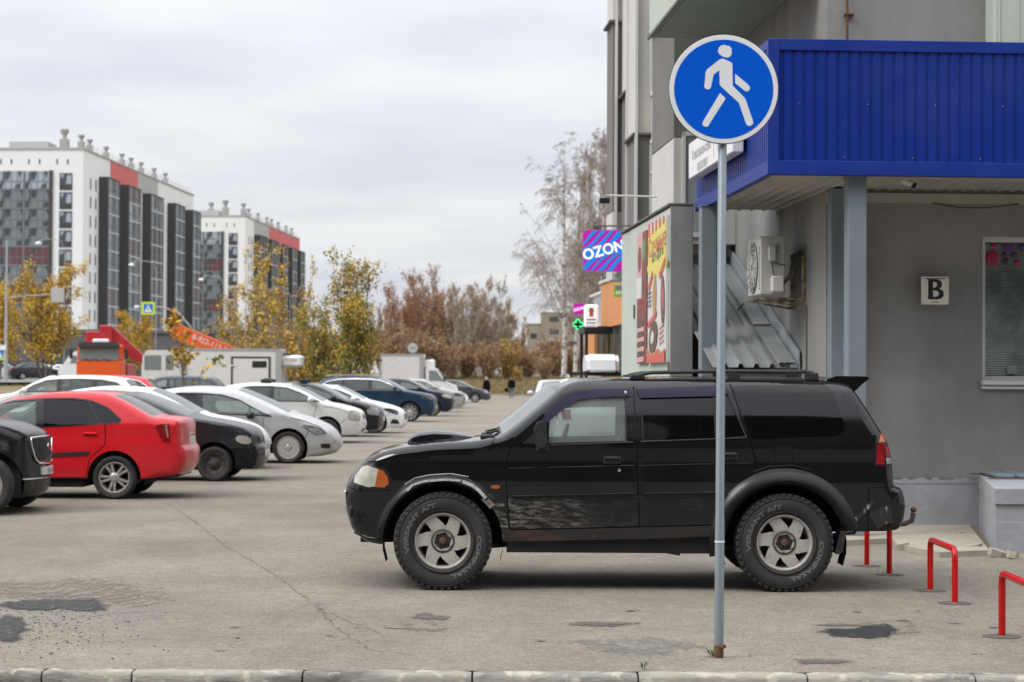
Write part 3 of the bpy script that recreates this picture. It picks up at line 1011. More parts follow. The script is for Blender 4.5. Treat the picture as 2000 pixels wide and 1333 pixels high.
decal('stain', blob(838, 1206, 36, 7, 9, rough=.3), K['damp'])
decal('stain', blob(828, 1225, 48, 9, 10), K['damp_tan'])
decal('stain', blob(770, 1226, 26, 4, 11), K['damp_tan'])
decal('stain', blob(130, 1155, 190, 24, 12), K['damp_tan'], -.22)
decal('pothole', blob(112, 1183, 92, 13, 13, 60, .25), K['tar'], .6)
decal('pothole', blob(-14, 1232, 66, 26, 14, 60, .2), K['tar'], .6)
decal('stain', blob(100, 1278, 6, 2, 15), K['damp'])
for q in range(18):
    r_ = random.Random(100 + q)
    decal('stain', blob(r_.uniform(200, 1980), r_.uniform(1170, 1295), r_.uniform(4, 15), r_.uniform(.6, 1.4), 200 + q, 18, .3), K[r_.choice(['damp', 'crack', 'damp'])])
def crack(pts, w=.012, seed=0):
    r_ = random.Random(seed); P = []
    for a, b in zip(pts[:-1], pts[1:]):
        ga, gb = gnd(*a), gnd(*b)
        n = max(2, int((gb - ga).length / .07))
        for k in range(n):
            q = ga + (gb - ga) * (k / n); P.append((q.x + r_.uniform(-.02, .02), q.y + r_.uniform(-.02, .02)))
    g = gnd(*pts[-1]); P.append((g.x, g.y))
    Lp, Rp = [], []
    for i, p in enumerate(P):
        a, b = P[max(i - 1, 0)], P[min(i + 1, len(P) - 1)]
        t = Vector((b[0] - a[0], b[1] - a[1])); t.normalize()
        ww = w * r_.uniform(.4, 1.5)
        Lp.append((p[0] - t.y * ww, p[1] + t.x * ww)); Rp.append((p[0] + t.y * ww, p[1] - t.x * ww))
    n = len(P); z = .0025
    MB().add([(x, y, z) for x, y in Lp + Rp], [(i, i + n, i + 1 + n, i + 1) for i in range(n - 1)]).build('crack', K['crack'], lot)
crack([(395, 1030), (440, 1068), (508, 1104), (560, 1140), (622, 1190), (655, 1225), (720, 1268)], .0035, 1)
crack([(508, 1104), (545, 1099), (590, 1101)], .0025, 2)
crack([(622, 1190), (680, 1215), (745, 1238)], .003, 3)
crack([(720, 1268), (800, 1280)], .003, 4)
crack([(60, 1213), (110, 1212), (170, 1206), (230, 1198), (290, 1194)], .004, 5)
crack([(60, 1215), (120, 1222), (160, 1222)], .003, 6)
crack([(330, 985), (395, 1030)], .004, 7)
crack([(1150, 1085), (1100, 1090)], .004, 8)
crack([(240, 1190), (285, 1183), (262, 1179)], .003, 9)
# loose grit and crumbs of tar: too many to count
rng = np.random.default_rng(3)
def scatter(n, fx, fy, size, mat, name, kind='stuff'):
    V, F = [], []
    for i in range(n):
        g = gnd(fx(), fy()); s_ = size * rng.uniform(.4, 1.3)
        q = rng.normal(0, .25, (5, 3)) * s_
        base = np.array([(-1, -.7, 0), (1, -.7, 0), (.9, .8, 0), (-.8, .9, 0), (0, 0, .9)]) * s_ + q
        base[:, 2] = np.maximum(base[:, 2], 0) ; base[:, 0] += g.x; base[:, 1] += g.y; base[:4, 2] = 0.002
        b = len(V) * 5; V.append(base); F += [(b, b + 1, b + 4), (b + 1, b + 2, b + 4), (b + 2, b + 3, b + 4), (b + 3, b, b + 4)]
    o = put(name, fast_mesh(name, np.concatenate(V), np.array(F), [mat]))
    o['kind'] = kind
    return o
scatter(420, lambda: rng.normal(130, 90), lambda: rng.normal(1185, 24), .007, K['pebble'], 'gravel')
scatter(500, lambda: rng.normal(60, 90), lambda: rng.normal(1215, 32), .007, K['tar'], 'tar_crumbs')
scatter(700, lambda: rng.uniform(-50, 2050), lambda: rng.uniform(1010, 1300), .004, K['tar'], 'grit')
# weeds at the pole foot and in a kerb joint
K['weed'] = M('weed_green', (.085, .15, .035), .7, col2=(.16, .18, .06), scale=20, mix=.8)
def weed(px, py, z, n, spread, label, h=.06):
    g = gnd(px, py, z); t = thing('weed', label, 'weed', (g.x, g.y, z))
    mb = MB(); r_ = random.Random(int(px))
    for k in range(n):
        a = r_.uniform(0, 6.28); L = spread * r_.uniform(.4, 1)
        d = Vector((math.cos(a), math.sin(a) * .7, 0)); s_ = Vector((-d.y, d.x, 0)) * L * .16
        p0_ = d * .01; p1 = d * L * .55 + Vector((0, 0, h * r_.uniform(.5, 1))); p2 = d * L + Vector((0, 0, h * r_.uniform(.1, .7)))
        mb.add([p0_, p1 - s_, p2, p1 + s_], [(0, 1, 2, 3)])
    mb.build('leaves', K['weed'], t)
weed(1392, 1284, 0, 20, .085, 'small green weed sprouting at the foot of the sign pole')
weed(1257, 1309, 0, 16, .045, 'tiny yellowish tuft growing out of a kerb joint', .05)
# ------------------------------------------------------------------ the black off-road estate in front
K['hero_paint'] = M('black_paint_worn', (.0045, .0045, .0052), .07, col2=(.030, .028, .026), scale=2.2, mix=.14, lo=.45, hi=.75, spec=.5, speck=(.22, .21, .19), speck_scale=55, speck_th=.80, speck_mix=.30)
# lower door: road grime thrown up in streaks
def grime_mat():
    m = M('grimy_black_paint', (.0055, .0055, .006), .30)
    nt = m.node_tree; N, L = nt.nodes, nt.links; b = N['Principled BSDF']
    co = N.new('ShaderNodeTexCoord')
    mp = N.new('ShaderNodeMapping'); mp.inputs['Rotation'].default_value = (0, R(24), 0); mp.inputs['Scale'].default_value = (8, 20, 46)
    L.new(co.outputs['Object'], mp.inputs[0])
    n1 = N.new('ShaderNodeTexNoise'); n1.inputs['Scale'].default_value = 1.0; n1.inputs['Detail'].default_value = 6; n1.inputs['Roughness'].default_value = .75
    L.new(mp.outputs[0], n1.inputs['Vector'])
    r1 = N.new('ShaderNodeMapRange'); r1.inputs[1].default_value = .47; r1.inputs[2].default_value = .72
    L.new(n1.outputs[0], r1.inputs[0])
    n2 = N.new('ShaderNodeTexNoise'); n2.inputs['Scale'].default_value = 3.4; n2.inputs['Detail'].default_value = 3
    L.new(co.outputs['Object'], n2.inputs['Vector'])
    sp = N.new('ShaderNodeSeparateXYZ'); L.new(co.outputs['Object'], sp.inputs[0])
    rx = N.new('ShaderNodeMapRange'); rx.inputs[1].default_value = -.98; rx.inputs[2].default_value = .35; rx.inputs[3].default_value = .62; rx.inputs[4].default_value = -.10
    L.new(sp.outputs[0], rx.inputs[0])
    ad = N.new('ShaderNodeMath'); ad.operation = 'ADD'; L.new(rx.outputs[0], ad.inputs[0]); L.new(n2.outputs[0], ad.inputs[1])
    r2 = N.new('ShaderNodeMapRange'); r2.inputs[1].default_value = .50; r2.inputs[2].default_value = 1.05; L.new(ad.outputs[0], r2.inputs[0])
    mu = N.new('ShaderNodeMath'); mu.operation = 'MULTIPLY'; L.new(r1.outputs[0], mu.inputs[0]); L.new(r2.outputs[0], mu.inputs[1])
    mx = N.new('ShaderNodeMix'); mx.data_type = 'RGBA'
    mx.inputs[6].default_value = (.0075, .0075, .008, 1); mx.inputs[7].default_value = (.31, .29, .255, 1)
    L.new(mu.outputs[0], mx.inputs[0]); L.new(mx.outputs[2], b.inputs['Base Color'])
    return m
K['grime'] = grime_mat()
K['rusty_sill'] = M('rusty_sill', (.016, .014, .013), .6, col2=(.095, .045, .022), scale=2.2, mix=.7, lo=.52, hi=.72, stretch=(1, 1, 3), speck=(.20, .19, .17), speck_scale=40, speck_th=.66, speck_mix=.35)
K['torn_edge'] = M('torn_edge', (.26, .25, .23), .5, col2=(.10, .05, .03), scale=22, mix=.9)
K['bare_plastic'] = M('bare_plastic', (.46, .47, .48), .4, col2=(.06, .06, .06), scale=30, mix=.8, lo=.5)
K['visor'] = M('violet_visor', (.024, .020, .045), .25, spec=.25)
K['flare'] = M('flare', (.006, .006, .0065), .26, col2=(.03, .028, .026), scale=12, mix=.25, spec=.3)
K['letter'] = M('letter_grey', (.29, .285, .275), .7, col2=(.12, .12, .11), scale=60, mix=.7)
K['exhaust'] = M('exhaust_steel', (.09, .075, .06), .75, metal=.4, col2=(.16, .10, .06), scale=20, mix=.6)

HX = lambda px: (px - 1200) / 245.0
HZ = lambda py: (1156 - py) / 245.0
def hp(*pts): return [(HX(a), HZ(b)) for a, b in pts]
def hr(*pts):
    return [(HX(p[0]), HZ(p[1]), p[2]) + tuple(p[3:]) for p in pts]
h_up = hr((744, 1069, .03, 'k'), (720, 1066, .08), (702, 1058, .12), (684, 1042, .14), (676, 1020, .15), (671, 1000, .15), (670, 972, .14), (676, 950, .13), (690, 931, .12), (702, 916, .10), (718, 901, .09),
          (735, 892, .08), (762, 883, .08), (800, 876, .08), (860, 869, .08), (925, 865, .07), (958, 859, .06), (982, 855, .04, 'A'), (1036, 814, .04), (1088, 770, .04, 'B'), (1104, 755, .07), (1135, 745, .09), (1180, 742, .10),
          (1240, 741, .10), (1400, 739, .10), (1560, 740, .10), (1636, 744, .09), (1664, 751, .07), (1674, 760, .06, 'C'), (1722, 838, .06, 'D'), (1738, 868, .07), (1746, 900, .07), (1748, 930, .07), (1749, 951, .06, 'k'),
          (1762, 954, .06), (1769, 966, .07), (1773, 990, .07), (1768, 1020, .07), (1758, 1033, .04), (1742, 1037, .03, 'k'))
h_low = hp((1742, 1037), (1662, 1038), (1395, 1048), (1250, 1054), (995, 1060), (760, 1064))
h_wheels = [dict(x=HX(865), r=.392, ar=.478, ac=HZ(1061), spin=.0), dict(x=HX(1532), r=.392, ar=.492, ac=HZ(1063), spin=.5)]
p0 = gnd(1200, 1156)
suv = thing('parked_car', 'large black off-road estate car with torn wheel flare and white-lettered tyres', 'car', (p0.x, p0.y + .875, 0))
hc = Car(h_up, h_low, h_wheels, .845, HZ(866), tum=.26, plan_f=.12, plan_r=.06, step=.034, bulge=.03, crown=.014, sill_in=.03, wind=.075)
win_f = hp((1068, 871), (1070, 845), (1072, 816), (1092, 793), (1124, 771), (1160, 767), (1222, 765), (1224, 864))
glass_f = hp((1071, 868), (1073, 822), (1094, 806), (1126, 786), (1165, 779), (1221, 777), (1221, 863))
visor_f = hp((1058, 822), (1080, 797), (1104, 777), (1124, 766), (1166, 762), (1231, 761), (1231, 776), (1166, 778.5), (1128, 784), (1096, 805), (1068, 829))
win_r = hp((1250, 766), (1422, 763), (1459, 854), (1255, 863))
glass_r = hp((1254, 776), (1394, 774), (1396, 858), (1257, 862))
glass_rq = hp((1401, 774), (1423, 773), (1455, 852), (1402, 857))
visor_r = hp((1243, 762), (1420, 753), (1426, 769), (1395, 775), (1250, 779))
quart = hp((1432, 754), (1608, 751), (1622, 755), (1632, 768), (1651, 828), (1650, 839), (1643, 847), (1630, 851), (1468, 857))
door_f = hp((999, 871), (989, 900), (987.5, 934), (993, 1009), (996, 1037), (1247, 1030), (1245, 968), (1240.6, 866), (1237, 757), (1166, 757), (1122, 761), (1096, 775), (1060, 812))
door_r = hp((1240.6, 757), (1244, 866), (1248, 968), (1250, 1029), (1412, 1025), (1420, 985), (1440, 945), (1466, 928), (1474, 900), (1461, 858), (1426, 751))
regs = [
    reg('headlight', hp((688, 948), (690, 936), (704, 917), (715, 914), (737, 921), (731, 955), (718, 957)), 'lens', .012, label='clouded headlight lens'),
    reg('indicator_lamp', hp((737, 921), (748, 925), (757, 938), (758, 950), (750, 957), (731, 956)), 'lens_orange', .012),
    reg('headlight_surround', hp((683, 952), (686, 934), (702, 912), (716, 909), (752, 921), (763, 938), (763, 955), (752, 962), (716, 962)), 'dark_trim', .004),
    reg('side_repeater', hp((957, 954), (960, 950.5), (968, 949.5), (975, 951), (976.5, 954), (973, 957), (963, 957.5)), 'lens_orange', .016),
    reg('amber_lens', hp((1716, 864), (1723, 846), (1731, 842), (1737, 850), (1741, 861)), 'lens_orange', .010),
    reg('red_lens', hp((1713, 867), (1728, 867), (1729, 908), (1711, 906)), 'lens_red', .010),
    reg('red_lens', hp((1731, 866), (1743, 864), (1746, 890), (1731, 891)), 'lens_red', .010),
    reg('reversing_lens', hp((1731, 894), (1746, 893), (1747, 905), (1733, 906)), 'lens_clear', .010),
    reg('tail_lamp_housing', hp((1709, 868), (1714, 850), (1724, 840), (1735, 838), (1742, 856), (1750, 880), (1752, 911), (1709, 911)), 'dark_trim', .004),
    reg('wind_deflector', visor_f, K['visor'], .016),
    reg('wind_deflector', visor_r, K['visor'], .016),
    reg('side_window', glass_f, 'glass_clear', -.010, label='clear front door glass'),
    reg('window_frame', win_f, 'dark_trim', .002),
    reg('side_window', glass_r, 'glass_tint', -.010), reg('side_window', glass_rq, 'glass_tint', -.010),
    reg('window_frame', win_r, 'dark_trim', .002),
    reg('rear_side_window', quart, 'glass_tint', .004),
    reg('moulding', hp((1000, 971), (1240, 964), (1240, 970), (1000, 977)), 'flare', .020),
    reg('moulding', hp((1252, 964), (1418, 961), (1416, 967), (1252, 970)), 'flare', .020),
    reg('panel_gap', thick(hp((1060, 812), (1000, 869), (989, 900), (987.5, 934), (993, 1009), (996, 1037)), .011), 'dark_trim', -.02),
    reg('panel_gap', thick(hp((1238, 757), (1242, 866), (1246, 968), (1248.5, 1030)), .011), 'dark_trim', -.02),
    reg('panel_gap', thick(hp((1428, 751), (1463, 858), (1475, 900), (1467, 930)), .010), 'dark_trim', -.02),
    reg('panel_gap', thick(hp((996, 1037.5), (1250, 1030), (1412, 1025.5)), .010), 'dark_trim', -.02),
    reg('panel_gap', thick(hp((716, 908), (735, 906), (780, 893), (850, 884), (935, 880), (958, 873), (966, 858)), .010), 'dark_trim', -.015),
    reg('panel_gap', thick(hp((1695, 1036), (1697, 958), (1700, 952), (1750, 951)), .008), 'dark_trim', -.015),
    reg('panel_gap', thick(hp((763, 962), (700, 964), (676, 958)), .008), 'dark_trim', -.012),
    reg('filler_flap', hp((1513, 872), (1545, 872), (1546, 903), (1514, 903)), 'paint', .003),
    reg('panel_gap', hp((1511, 870), (1547, 870), (1548, 905), (1512, 905)), 'dark_trim', -.006),
    reg('front_door', [p for p in clip_x(door_f, -9, 9)], 'paint', .0),
    reg('rear_door', door_r, 'paint', .0),
    reg('sill', hp((982, 1037), (1250, 1030), (1414, 1025), (1414, 1056), (985, 1066)), 'rusty_sill', .012),
    reg('torn_fender', hp((950, 985), (984, 985), (994, 1037), (996, 1066), (970, 1066)), 'grime', .002),
]
# the grimy lower half of the doors is a panel of its own
lowf = hp((990, 977), (1244, 970), (1247, 1030), (996, 1037)); lowr = hp((1248, 970), (1418, 967), (1412, 1025), (1250, 1029))
regs.insert(17, reg('door_cladding', lowf, 'grime', .006)); regs.insert(18, reg('door_cladding', lowr, 'grime', .006))
# gaps must win over panels
gaps = [r for r in regs if r['name'] == 'panel_gap' and len(r['poly']) != 4]
regs = [r for r in regs if r not in gaps]
k_ = [i for i, r in enumerate(regs) if r['name'] == 'door_cladding'][0]
regs[k_:k_] = gaps
hc.skin(suv, K['hero_paint'], regs, wu=.925)
hc.under(suv)
hc.seats(suv, [HX(1155), HX(1330)], zseat=.62)
hw = add_wheels(suv, h_wheels, .875, 'six', 'alloy', tw=.265, rr=.565, knobs=44, inset=0)
# raised outline lettering on the near tyres
for w in (hw[0], hw[2]):
    w.rotation_euler = (0, 0, 0)
    mb = MB()
    for txt, a0, a1, rad, hgt in (('VERSANT A/T', 199, 101, .290, .044), ('COMPASAL', 9, -76, .290, .044)):
        v, f = text_geo(txt, 1.0, fill=False, bevel=.020, res=2)
        xs = [p[0] for p in v]; x0, x1 = min(xs), max(xs)
        vs = []
        for p in v:
            t = (p[0] - x0) / (x1 - x0)
            a = R(a0 + (a1 - a0) * t); rr = rad + p[1] * hgt * 1.05
            # the side wall leans: stay just proud of it
            ri, ro = .221, .392; q = (rr - ri) / (ro - ri)
            y = -.1325 * (float(np.interp(q, [.1, .45, .70, .84], [.90, 1.0, .985, .90]))) - .0035 - p[2] * .02
            vs.append((rr * math.cos(a), y, rr * math.sin(a)))
        mb.add(vs, f)
    ty = [c for c in w.children if c.name.startswith('tyre')][0]
    ty.data = ty.data
    lt = mb.build('tyre_lettering', K['letter'], w, None); lt['kind'] = 'stuff'
hw[0].rotation_euler = (0, R(0), 0); hw[2].rotation_euler = (0, R(6), 0)
# wheel-arch flares: a moulded lip along each arch
def flare(cx, cz, r0, a0, a1, wd, name, mat, label=None, y_out=.055, n=26):
    for sd in (-1, 1):
        vs, fs = [], []
        m = 7
        for i in range(n + 1):
            a = R(a0 + (a1 - a0) * i / n)
            en = min(1, i / 2.0, (n - i) / 2.0)
            for j in range(m):
                q = j / (m - 1)
                rr = r0 + wd * (1 - q)
                x, z = cx + rr * math.cos(a), cz + rr * math.sin(a)
                yb = float(hc.base_w(np.array([x]), np.array([min(z, 1.0)]))[0])
                y = yb + .004 + y_out * math.sin(q * math.pi / 2) ** .8 * (.35 + .65 * en)
                if j == m - 1: y -= .035; rr -= .012
                x, z = cx + rr * math.cos(a), cz + rr * math.sin(a)
                vs.append((x, sd * y, z))
        for i in range(n):
            for j in range(m - 1):
                f = (i * m + j, (i + 1) * m + j, (i + 1) * m + j + 1, i * m + j + 1)
                fs.append(f if sd < 0 else f[::-1])
        o = MB().add(vs, fs).build(name, mat, suv, 50)
        if label: o['label'] = label
        if sd < 0: near = o
    return near
flare(HX(865), HZ(1061),   .470, 178, 40, .072, 'wheel_arch_flare', K['flare'], None, y_out=.05)
flare(HX(1532), HZ(1063), .490, 190, 12, .115, 'wheel_arch_flare', K['flare'], None, y_out=.06)
# bare torn edge left on the front flare
def edge_strip(pts, w, name, mat, off=.062):
    P = hp(*pts); vs, fs = [], []
    th = thick(P, w); n = len(P)
    for (x, z) in th:
        y = float(hc.Y(np.array([x]), np.array([z]))[0]) + off
        vs.append((x, -y, z)); 
    vs += [(v[0], v[1] + .006, v[2]) for v in vs]
    fs = [(i, i + 1, 2 * n - 2 - i, 2 * n - 1 - i) for i in range(n - 1)]
    fs += [(i, i + 1, i + 1 + 2 * n, i + 2 * n) for i in range(2 * n - 1)]
    return MB().add(vs, fs).build(name, mat, suv, None, recalc=True)
edge_strip([(795, 962), (806, 950), (830, 943), (868, 939.5), (900, 941)], .018, 'torn_flare_edge', K['bare_plastic'], .062)
edge_strip([(903, 943), (922, 950), (936, 961), (949, 975)], .026, 'torn_flare_edge', K['bare_plastic'], .056)
edge_strip([(790, 950), (810, 937), (838, 931), (880, 928), (915, 934)], .006, 'torn_flare_edge', K['bare_plastic'], .030)
edge_strip([(944, 974), (954, 984), (962, 992)], .05, 'torn_flare_edge', K['torn_edge'], .03)
edge_strip([(1470, 921), (1500, 911), (1545, 908), (1580, 916)], .005, 'rust_line', K['rusty_sill'], .03)
# bonnet scoop
sc = MB()
cs = []
xs_ = [HX(p) for p in (788, 797, 812, 840, 880, 922)]; hs_ = [.035, .065, .080, .080, .055, .012]; ws_ = [.27, .28, .28, .27, .25, .22]
for x, h, w in zip(xs_, hs_, ws_):
    zb = float(np.interp(x, hc.up[5:160, 0], hc.up[5:160, 1])) if False else float(np.interp(x, [HX(762), HX(800), HX(860), HX(925)], [HZ(883), HZ(876), HZ(869), HZ(865)])) + .004
    cs.append([(x, -w, zb - .02), (x, -w * .93, zb + h * .75), (x, -w * .8, zb + h), (x, 0, zb + h + .008), (x, w * .8, zb + h), (x, w * .93, zb + h * .75), (x, w, zb - .02)])
V = [p for c in cs for p in c]
sc.add(V, [(i * 7 + j, i * 7 + j + 1, i * 7 + 8 + j, i * 7 + 7 + j) for i in range(5) for j in range(6)])
sc.build('bonnet_scoop', K['hero_paint'], suv, 28, recalc=True)
MB().add([cs[0][j] for j in (1, 2, 3, 4, 5)] + [(cs[0][j][0] + .004, cs[0][j][1], HZ(884)) for j in (6, 0)], [(0, 1, 2, 3, 4, 5, 6)]).build('scoop_mouth', K['ink'], suv)
# roof rails, spoiler, mirrors, handles, wipers
for sd in (-1, 1):
    y = sd * .60
    MB().tube([(HX(1232), y, HZ(740)), (HX(1252), y, HZ(733)), (HX(1275), y, HZ(729)), (HX(1400), y, HZ(725.5)), (HX(1582), y, HZ(725.5)), (HX(1596), y, HZ(729)), (HX(1606), y, HZ(741))], .016, 8).bbox(HX(1425), y - .014, HZ(742), HX(1450), y + .014, HZ(727), .004).bbox(HX(1578), y - .02, HZ(743), HX(1606), y + .02, HZ(728), .006).bbox(HX(1234), y - .02, HZ(743), HX(1262), y + .02, HZ(733), .006).build('roof_rail', K['black_plastic'], suv, 40)
MB().prism(hp((1618, 752), (1622, 741), (1640, 734), (1702, 734.5), (1707, 738), (1690, 752), (1680, 762), (1672, 768)), -.62, .62).build('spoiler', K['hero_paint'], suv, 30)
for sd in (-1, 1):
    mb = MB()
    prof = hp((1041, 840), (1048, 827), (1060, 824), (1066, 829), (1067, 868), (1062, 877), (1050, 878), (1042, 868))
    mb.prism(prof, sd * .93, sd * 1.06).prism([(p[0] * .9 + .1 * HX(1054), p[1] * .9 + .1 * HZ(850)) for p in prof], sd * .93, sd * 1.085)
    mb.bbox(HX(1046), sd * .82, HZ(884), HX(1070), sd * .95, HZ(870), .01)
    mb.prism(hp((1020, 869), (1064, 830), (1070, 869)), sd * .815, sd * .845)
    mb.build('door_mirror', K['black_plastic'], suv, 40, recalc=True)
for nm, hx0, hz0 in (('front_door', 1195, 901), ('rear_door', 1424, 892)):
    for sd in (-1, 1):
        y = float(hc.Y(np.array([HX(hx0)]), np.array([HZ(hz0)]))[0])
        par = (hc.near if sd < 0 else hc.last).get(nm)
        MB().bbox(HX(hx0 - 17), sd * (y - .012), HZ(hz0 + 8), HX(hx0 + 17), sd * (y + .012), HZ(hz0 - 8), .008).bbox(HX(hx0 - 15), sd * (y + .010), HZ(hz0 - 1), HX(hx0 + 15), sd * (y + .034), HZ(hz0 - 7), .008).build('door_handle', K['black_plastic'], par, 40)
yk = -float(hc.Y(np.array([HX(1209)]), np.array([HZ(920)]))[0])
MB().lathe([(.013, .01), (.013, -.004), (.007, -.006), (0, -.004)], 16, c=(HX(1209), yk, HZ(920))).build('door_lock', K['chrome'], hc.near['front_door'], 40)
MB().lathe([(.012, .012), (.010, -.006), (0, -.008)], 10, c=(HX(1221), yk + .02, HZ(768))).build('deflector_clip', K['plate'], suv, 40)
for y0, y1 in ((-.58, -.05), (.1, .6)):
    MB().tube([(HX(960), y0, HZ(857)), (HX(975), y0 + .05, HZ(848)), (HX(982), y1, HZ(842))], .009, 6).tube([(HX(952), y0 - .02, HZ(860)), (HX(945), y0 + .05, HZ(852)), (HX(972), y0 + .1, HZ(846))], .010, 6).bbox(HX(936), y0 - .04, HZ(862), HX(962), y0 + .06, HZ(854), .008).build('wiper', K['black_plastic'], suv, 40)
# nose: grille, bumper vent, plate
hc.front_patch(suv, 'grille', 'dark_trim', -.42, .42, HZ(945), HZ(918), .01)
hc.front_patch(suv, 'number_plate', 'plate', -.26, .26, HZ(1000), HZ(973), .02)
for sd in (-1, 1):
    hc.front_patch(suv, 'fog_lamp', 'lens_clear', sd * .46, sd * .60, HZ(1018), HZ(990), .006)
hc.front_patch(suv, 'number_plate', 'plate', -.26, .26, HZ(1022), HZ(995), .012, rear=True)
# rear bumper scuffs, tow bar, mud flaps, exhaust, running gear
K['scuff'] = M('scuffed_plastic', (.02, .02, .02), .5, col2=(.42, .39, .34), scale=7, mix=.9, lo=.52, hi=.66, stretch=(3, 1, 1.2), detail=8)
edge_strip([(1662, 1022), (1676, 1010), (1690, 996), (1700, 985), (1708, 976)], .030, 'bumper_scrape', K['scuff'], .004)
edge_strip([(1706, 1018), (1722, 1008), (1742, 1004)], .14, 'bumper_scrape', K['scuff'], .004)
MB().tube([(HX(1740), 0, HZ(1040)), (HX(1806), 0, HZ(1036)), (HX(1820), 0, HZ(1030)), (HX(1824), 0, HZ(1014))], .022, 10).ellipsoid((HX(1824), 0, HZ(1007)), (.026, .026, .026)).build('tow_bar', K['exhaust'], suv, 60)
for sd in (-1, 1):
    MB().prism(hp((1642, 1035), (1652, 1037), (1645, 1078), (1634, 1082), (1630, 1076)), sd * .62, sd * .86).build('mud_flap', K['black_plastic'], suv)
    MB().bbox(HX(800), sd * .40, HZ(1075), HX(1660), sd * .48, HZ(1052), .01).build('chassis_rail', K['underbody'], suv)
MB().prism(hp((1010, 1056), (1030, 1078), (1048, 1088), (1062, 1086), (1066, 1074), (1110, 1072), (1150, 1074), (1160, 1068), (1240, 1072), (1400, 1058), (1400, 1050)), -.42, -.18).build('gearbox_guard', K['underbody'], suv)
MB().prism(hp((1260, 1054), (1272, 1072), (1290, 1082), (1330, 1089), (1334, 1074), (1328, 1066)), -.72, -.5).build('fuel_tank', K['exhaust'], suv)
MB().tube([(HX(1290), -.3, HZ(1078)), (HX(1345), -.3, HZ(1080)), (HX(1400), -.3, HZ(1080)), (HX(1440), -.35, HZ(1066))], .055, 12).build('exhaust_pipe', K['exhaust'], suv, 50)
MB().tube([(HX(1600), -.5, HZ(1052)), (HX(1650), -.55, HZ(1048)), (HX(1680), -.55, HZ(1046)), (HX(1685), -.55, HZ(1038))], .012, 8).build('tail_pipe', K['exhaust'], suv, 50)
MB().tube([(HX(1532), -.7, HZ(1061)), (HX(1532), .7, HZ(1061))], .06, 12).ellipsoid((HX(1532), 0, HZ(1061)), (.16, .2, .16)).tube([(HX(865), -.7, HZ(1064)), (HX(865), .7, HZ(1064))], .045, 10).build('axle', K['underbody'], suv, 50)
MB().tube([(HX(958), -.75, HZ(1072)), (HX(1010), -.5, HZ(1073))], .014, 6).build('track_rod', K['underbody'], suv)
# steering wheel
sw = MB()
ring = [(HX(1098) + .16 * math.cos(t) * .35, -.37 + .18 * math.sin(t), 1.13 + .18 * math.cos(t)) for t in [2 * math.pi * i / 20 for i in range(21)]]
sw.tube(ring, .014, 6, caps=False).build('steering_wheel', K['dark_trim'], suv, 40)

# ridges that catch the light: moulding top edges, belt strips, body crease
def ridge(pts, r_, off, name, mat):
    P = []
    for (a, b_), (a2, b2) in zip(pts[:-1], pts[1:]):
        for k in range(6): P.append((HX(a + (a2 - a) * k / 6), HZ(b_ + (b2 - b_) * k / 6)))
    P.append((HX(pts[-1][0]), HZ(pts[-1][1])))
    for sd in (-1, 1):
        MB().tube([(x, sd * (float(hc.Y(np.array([x]), np.array([z]))[0]) + off), z) for x, z in P], r_, 6).build(name, mat, suv, 60)
for seg in (((1001, 972), (1239, 965)), ((1253, 965), (1414, 962))):
    ridge(seg, .007, .018, 'moulding_edge', K['flare'])
ridge(((1074, 872), (1236, 865.5)), .006, .004, 'belt_strip', K['dark_trim']); ridge(((1250, 864.5), (1458, 856)), .006, .004, 'belt_strip', K['dark_trim'])
ridge(((992, 918), (1238, 911)), .004, .0, 'body_crease', K['hero_paint']); ridge(((1246, 911), (1466, 905)), .004, .0, 'body_crease', K['hero_paint'])
# lower bumper lip and the hollow of the fog lamp on the near side
ridge(((690, 1048), (716, 1056), (744, 1060)), .012, .0, 'bumper_lip', K['flare'])
xf_ = HX(684); MB().ellipsoid((0, 0, 0), (.022, .05, .06), 10, 8).build('fog_lamp_hollow', K['ink'], suv, 40, (HX(683), -.66, HZ(1004)))
# ------------------------------------------------------------------ the cars of the parking rows
P = {}
P['red'] = paint('red_paint', (.60, .013, .020), rough=.20, dust=(.45, .08, .08), dustmix=.12)
P['black'] = paint('black_paint', (.006, .006, .007), rough=.22, dustmix=.03)
P['charcoal'] = paint('charcoal_paint', (.016, .017, .020), metal=.0, rough=.24, dustmix=.06)
P['silver'] = paint('silver_paint', (.50, .50, .51), metal=.35, rough=.33, dustmix=.15)
P['white'] = paint('white_paint', (.72, .72, .71), rough=.30, dustmix=.12)
P['offwhite'] = paint('offwhite_paint', (.62, .62, .61), rough=.32, dustmix=.16)
P['blue'] = paint('dark_blue_paint', (.012, .040, .075), metal=.3, rough=.25, dustmix=.05)
P['navy'] = paint('navy_paint', (.012, .016, .030), metal=.2, rough=.28, dustmix=.08)
P['grey'] = paint('grey_paint', (.065, .070, .080), metal=.4, rough=.32, dustmix=.1)
P['tea'] = paint('champagne_paint', (.40, .39, .37), metal=.4, rough=.33, dustmix=.1)
ROW = 'cars parked side by side across the lot'
glass_lilac = glass('glass_lilac', (.11, .10, .17))
K['glass_lilac'] = glass_lilac

def stand(px, py):
    g = gnd(px, py); return g.x, g.y

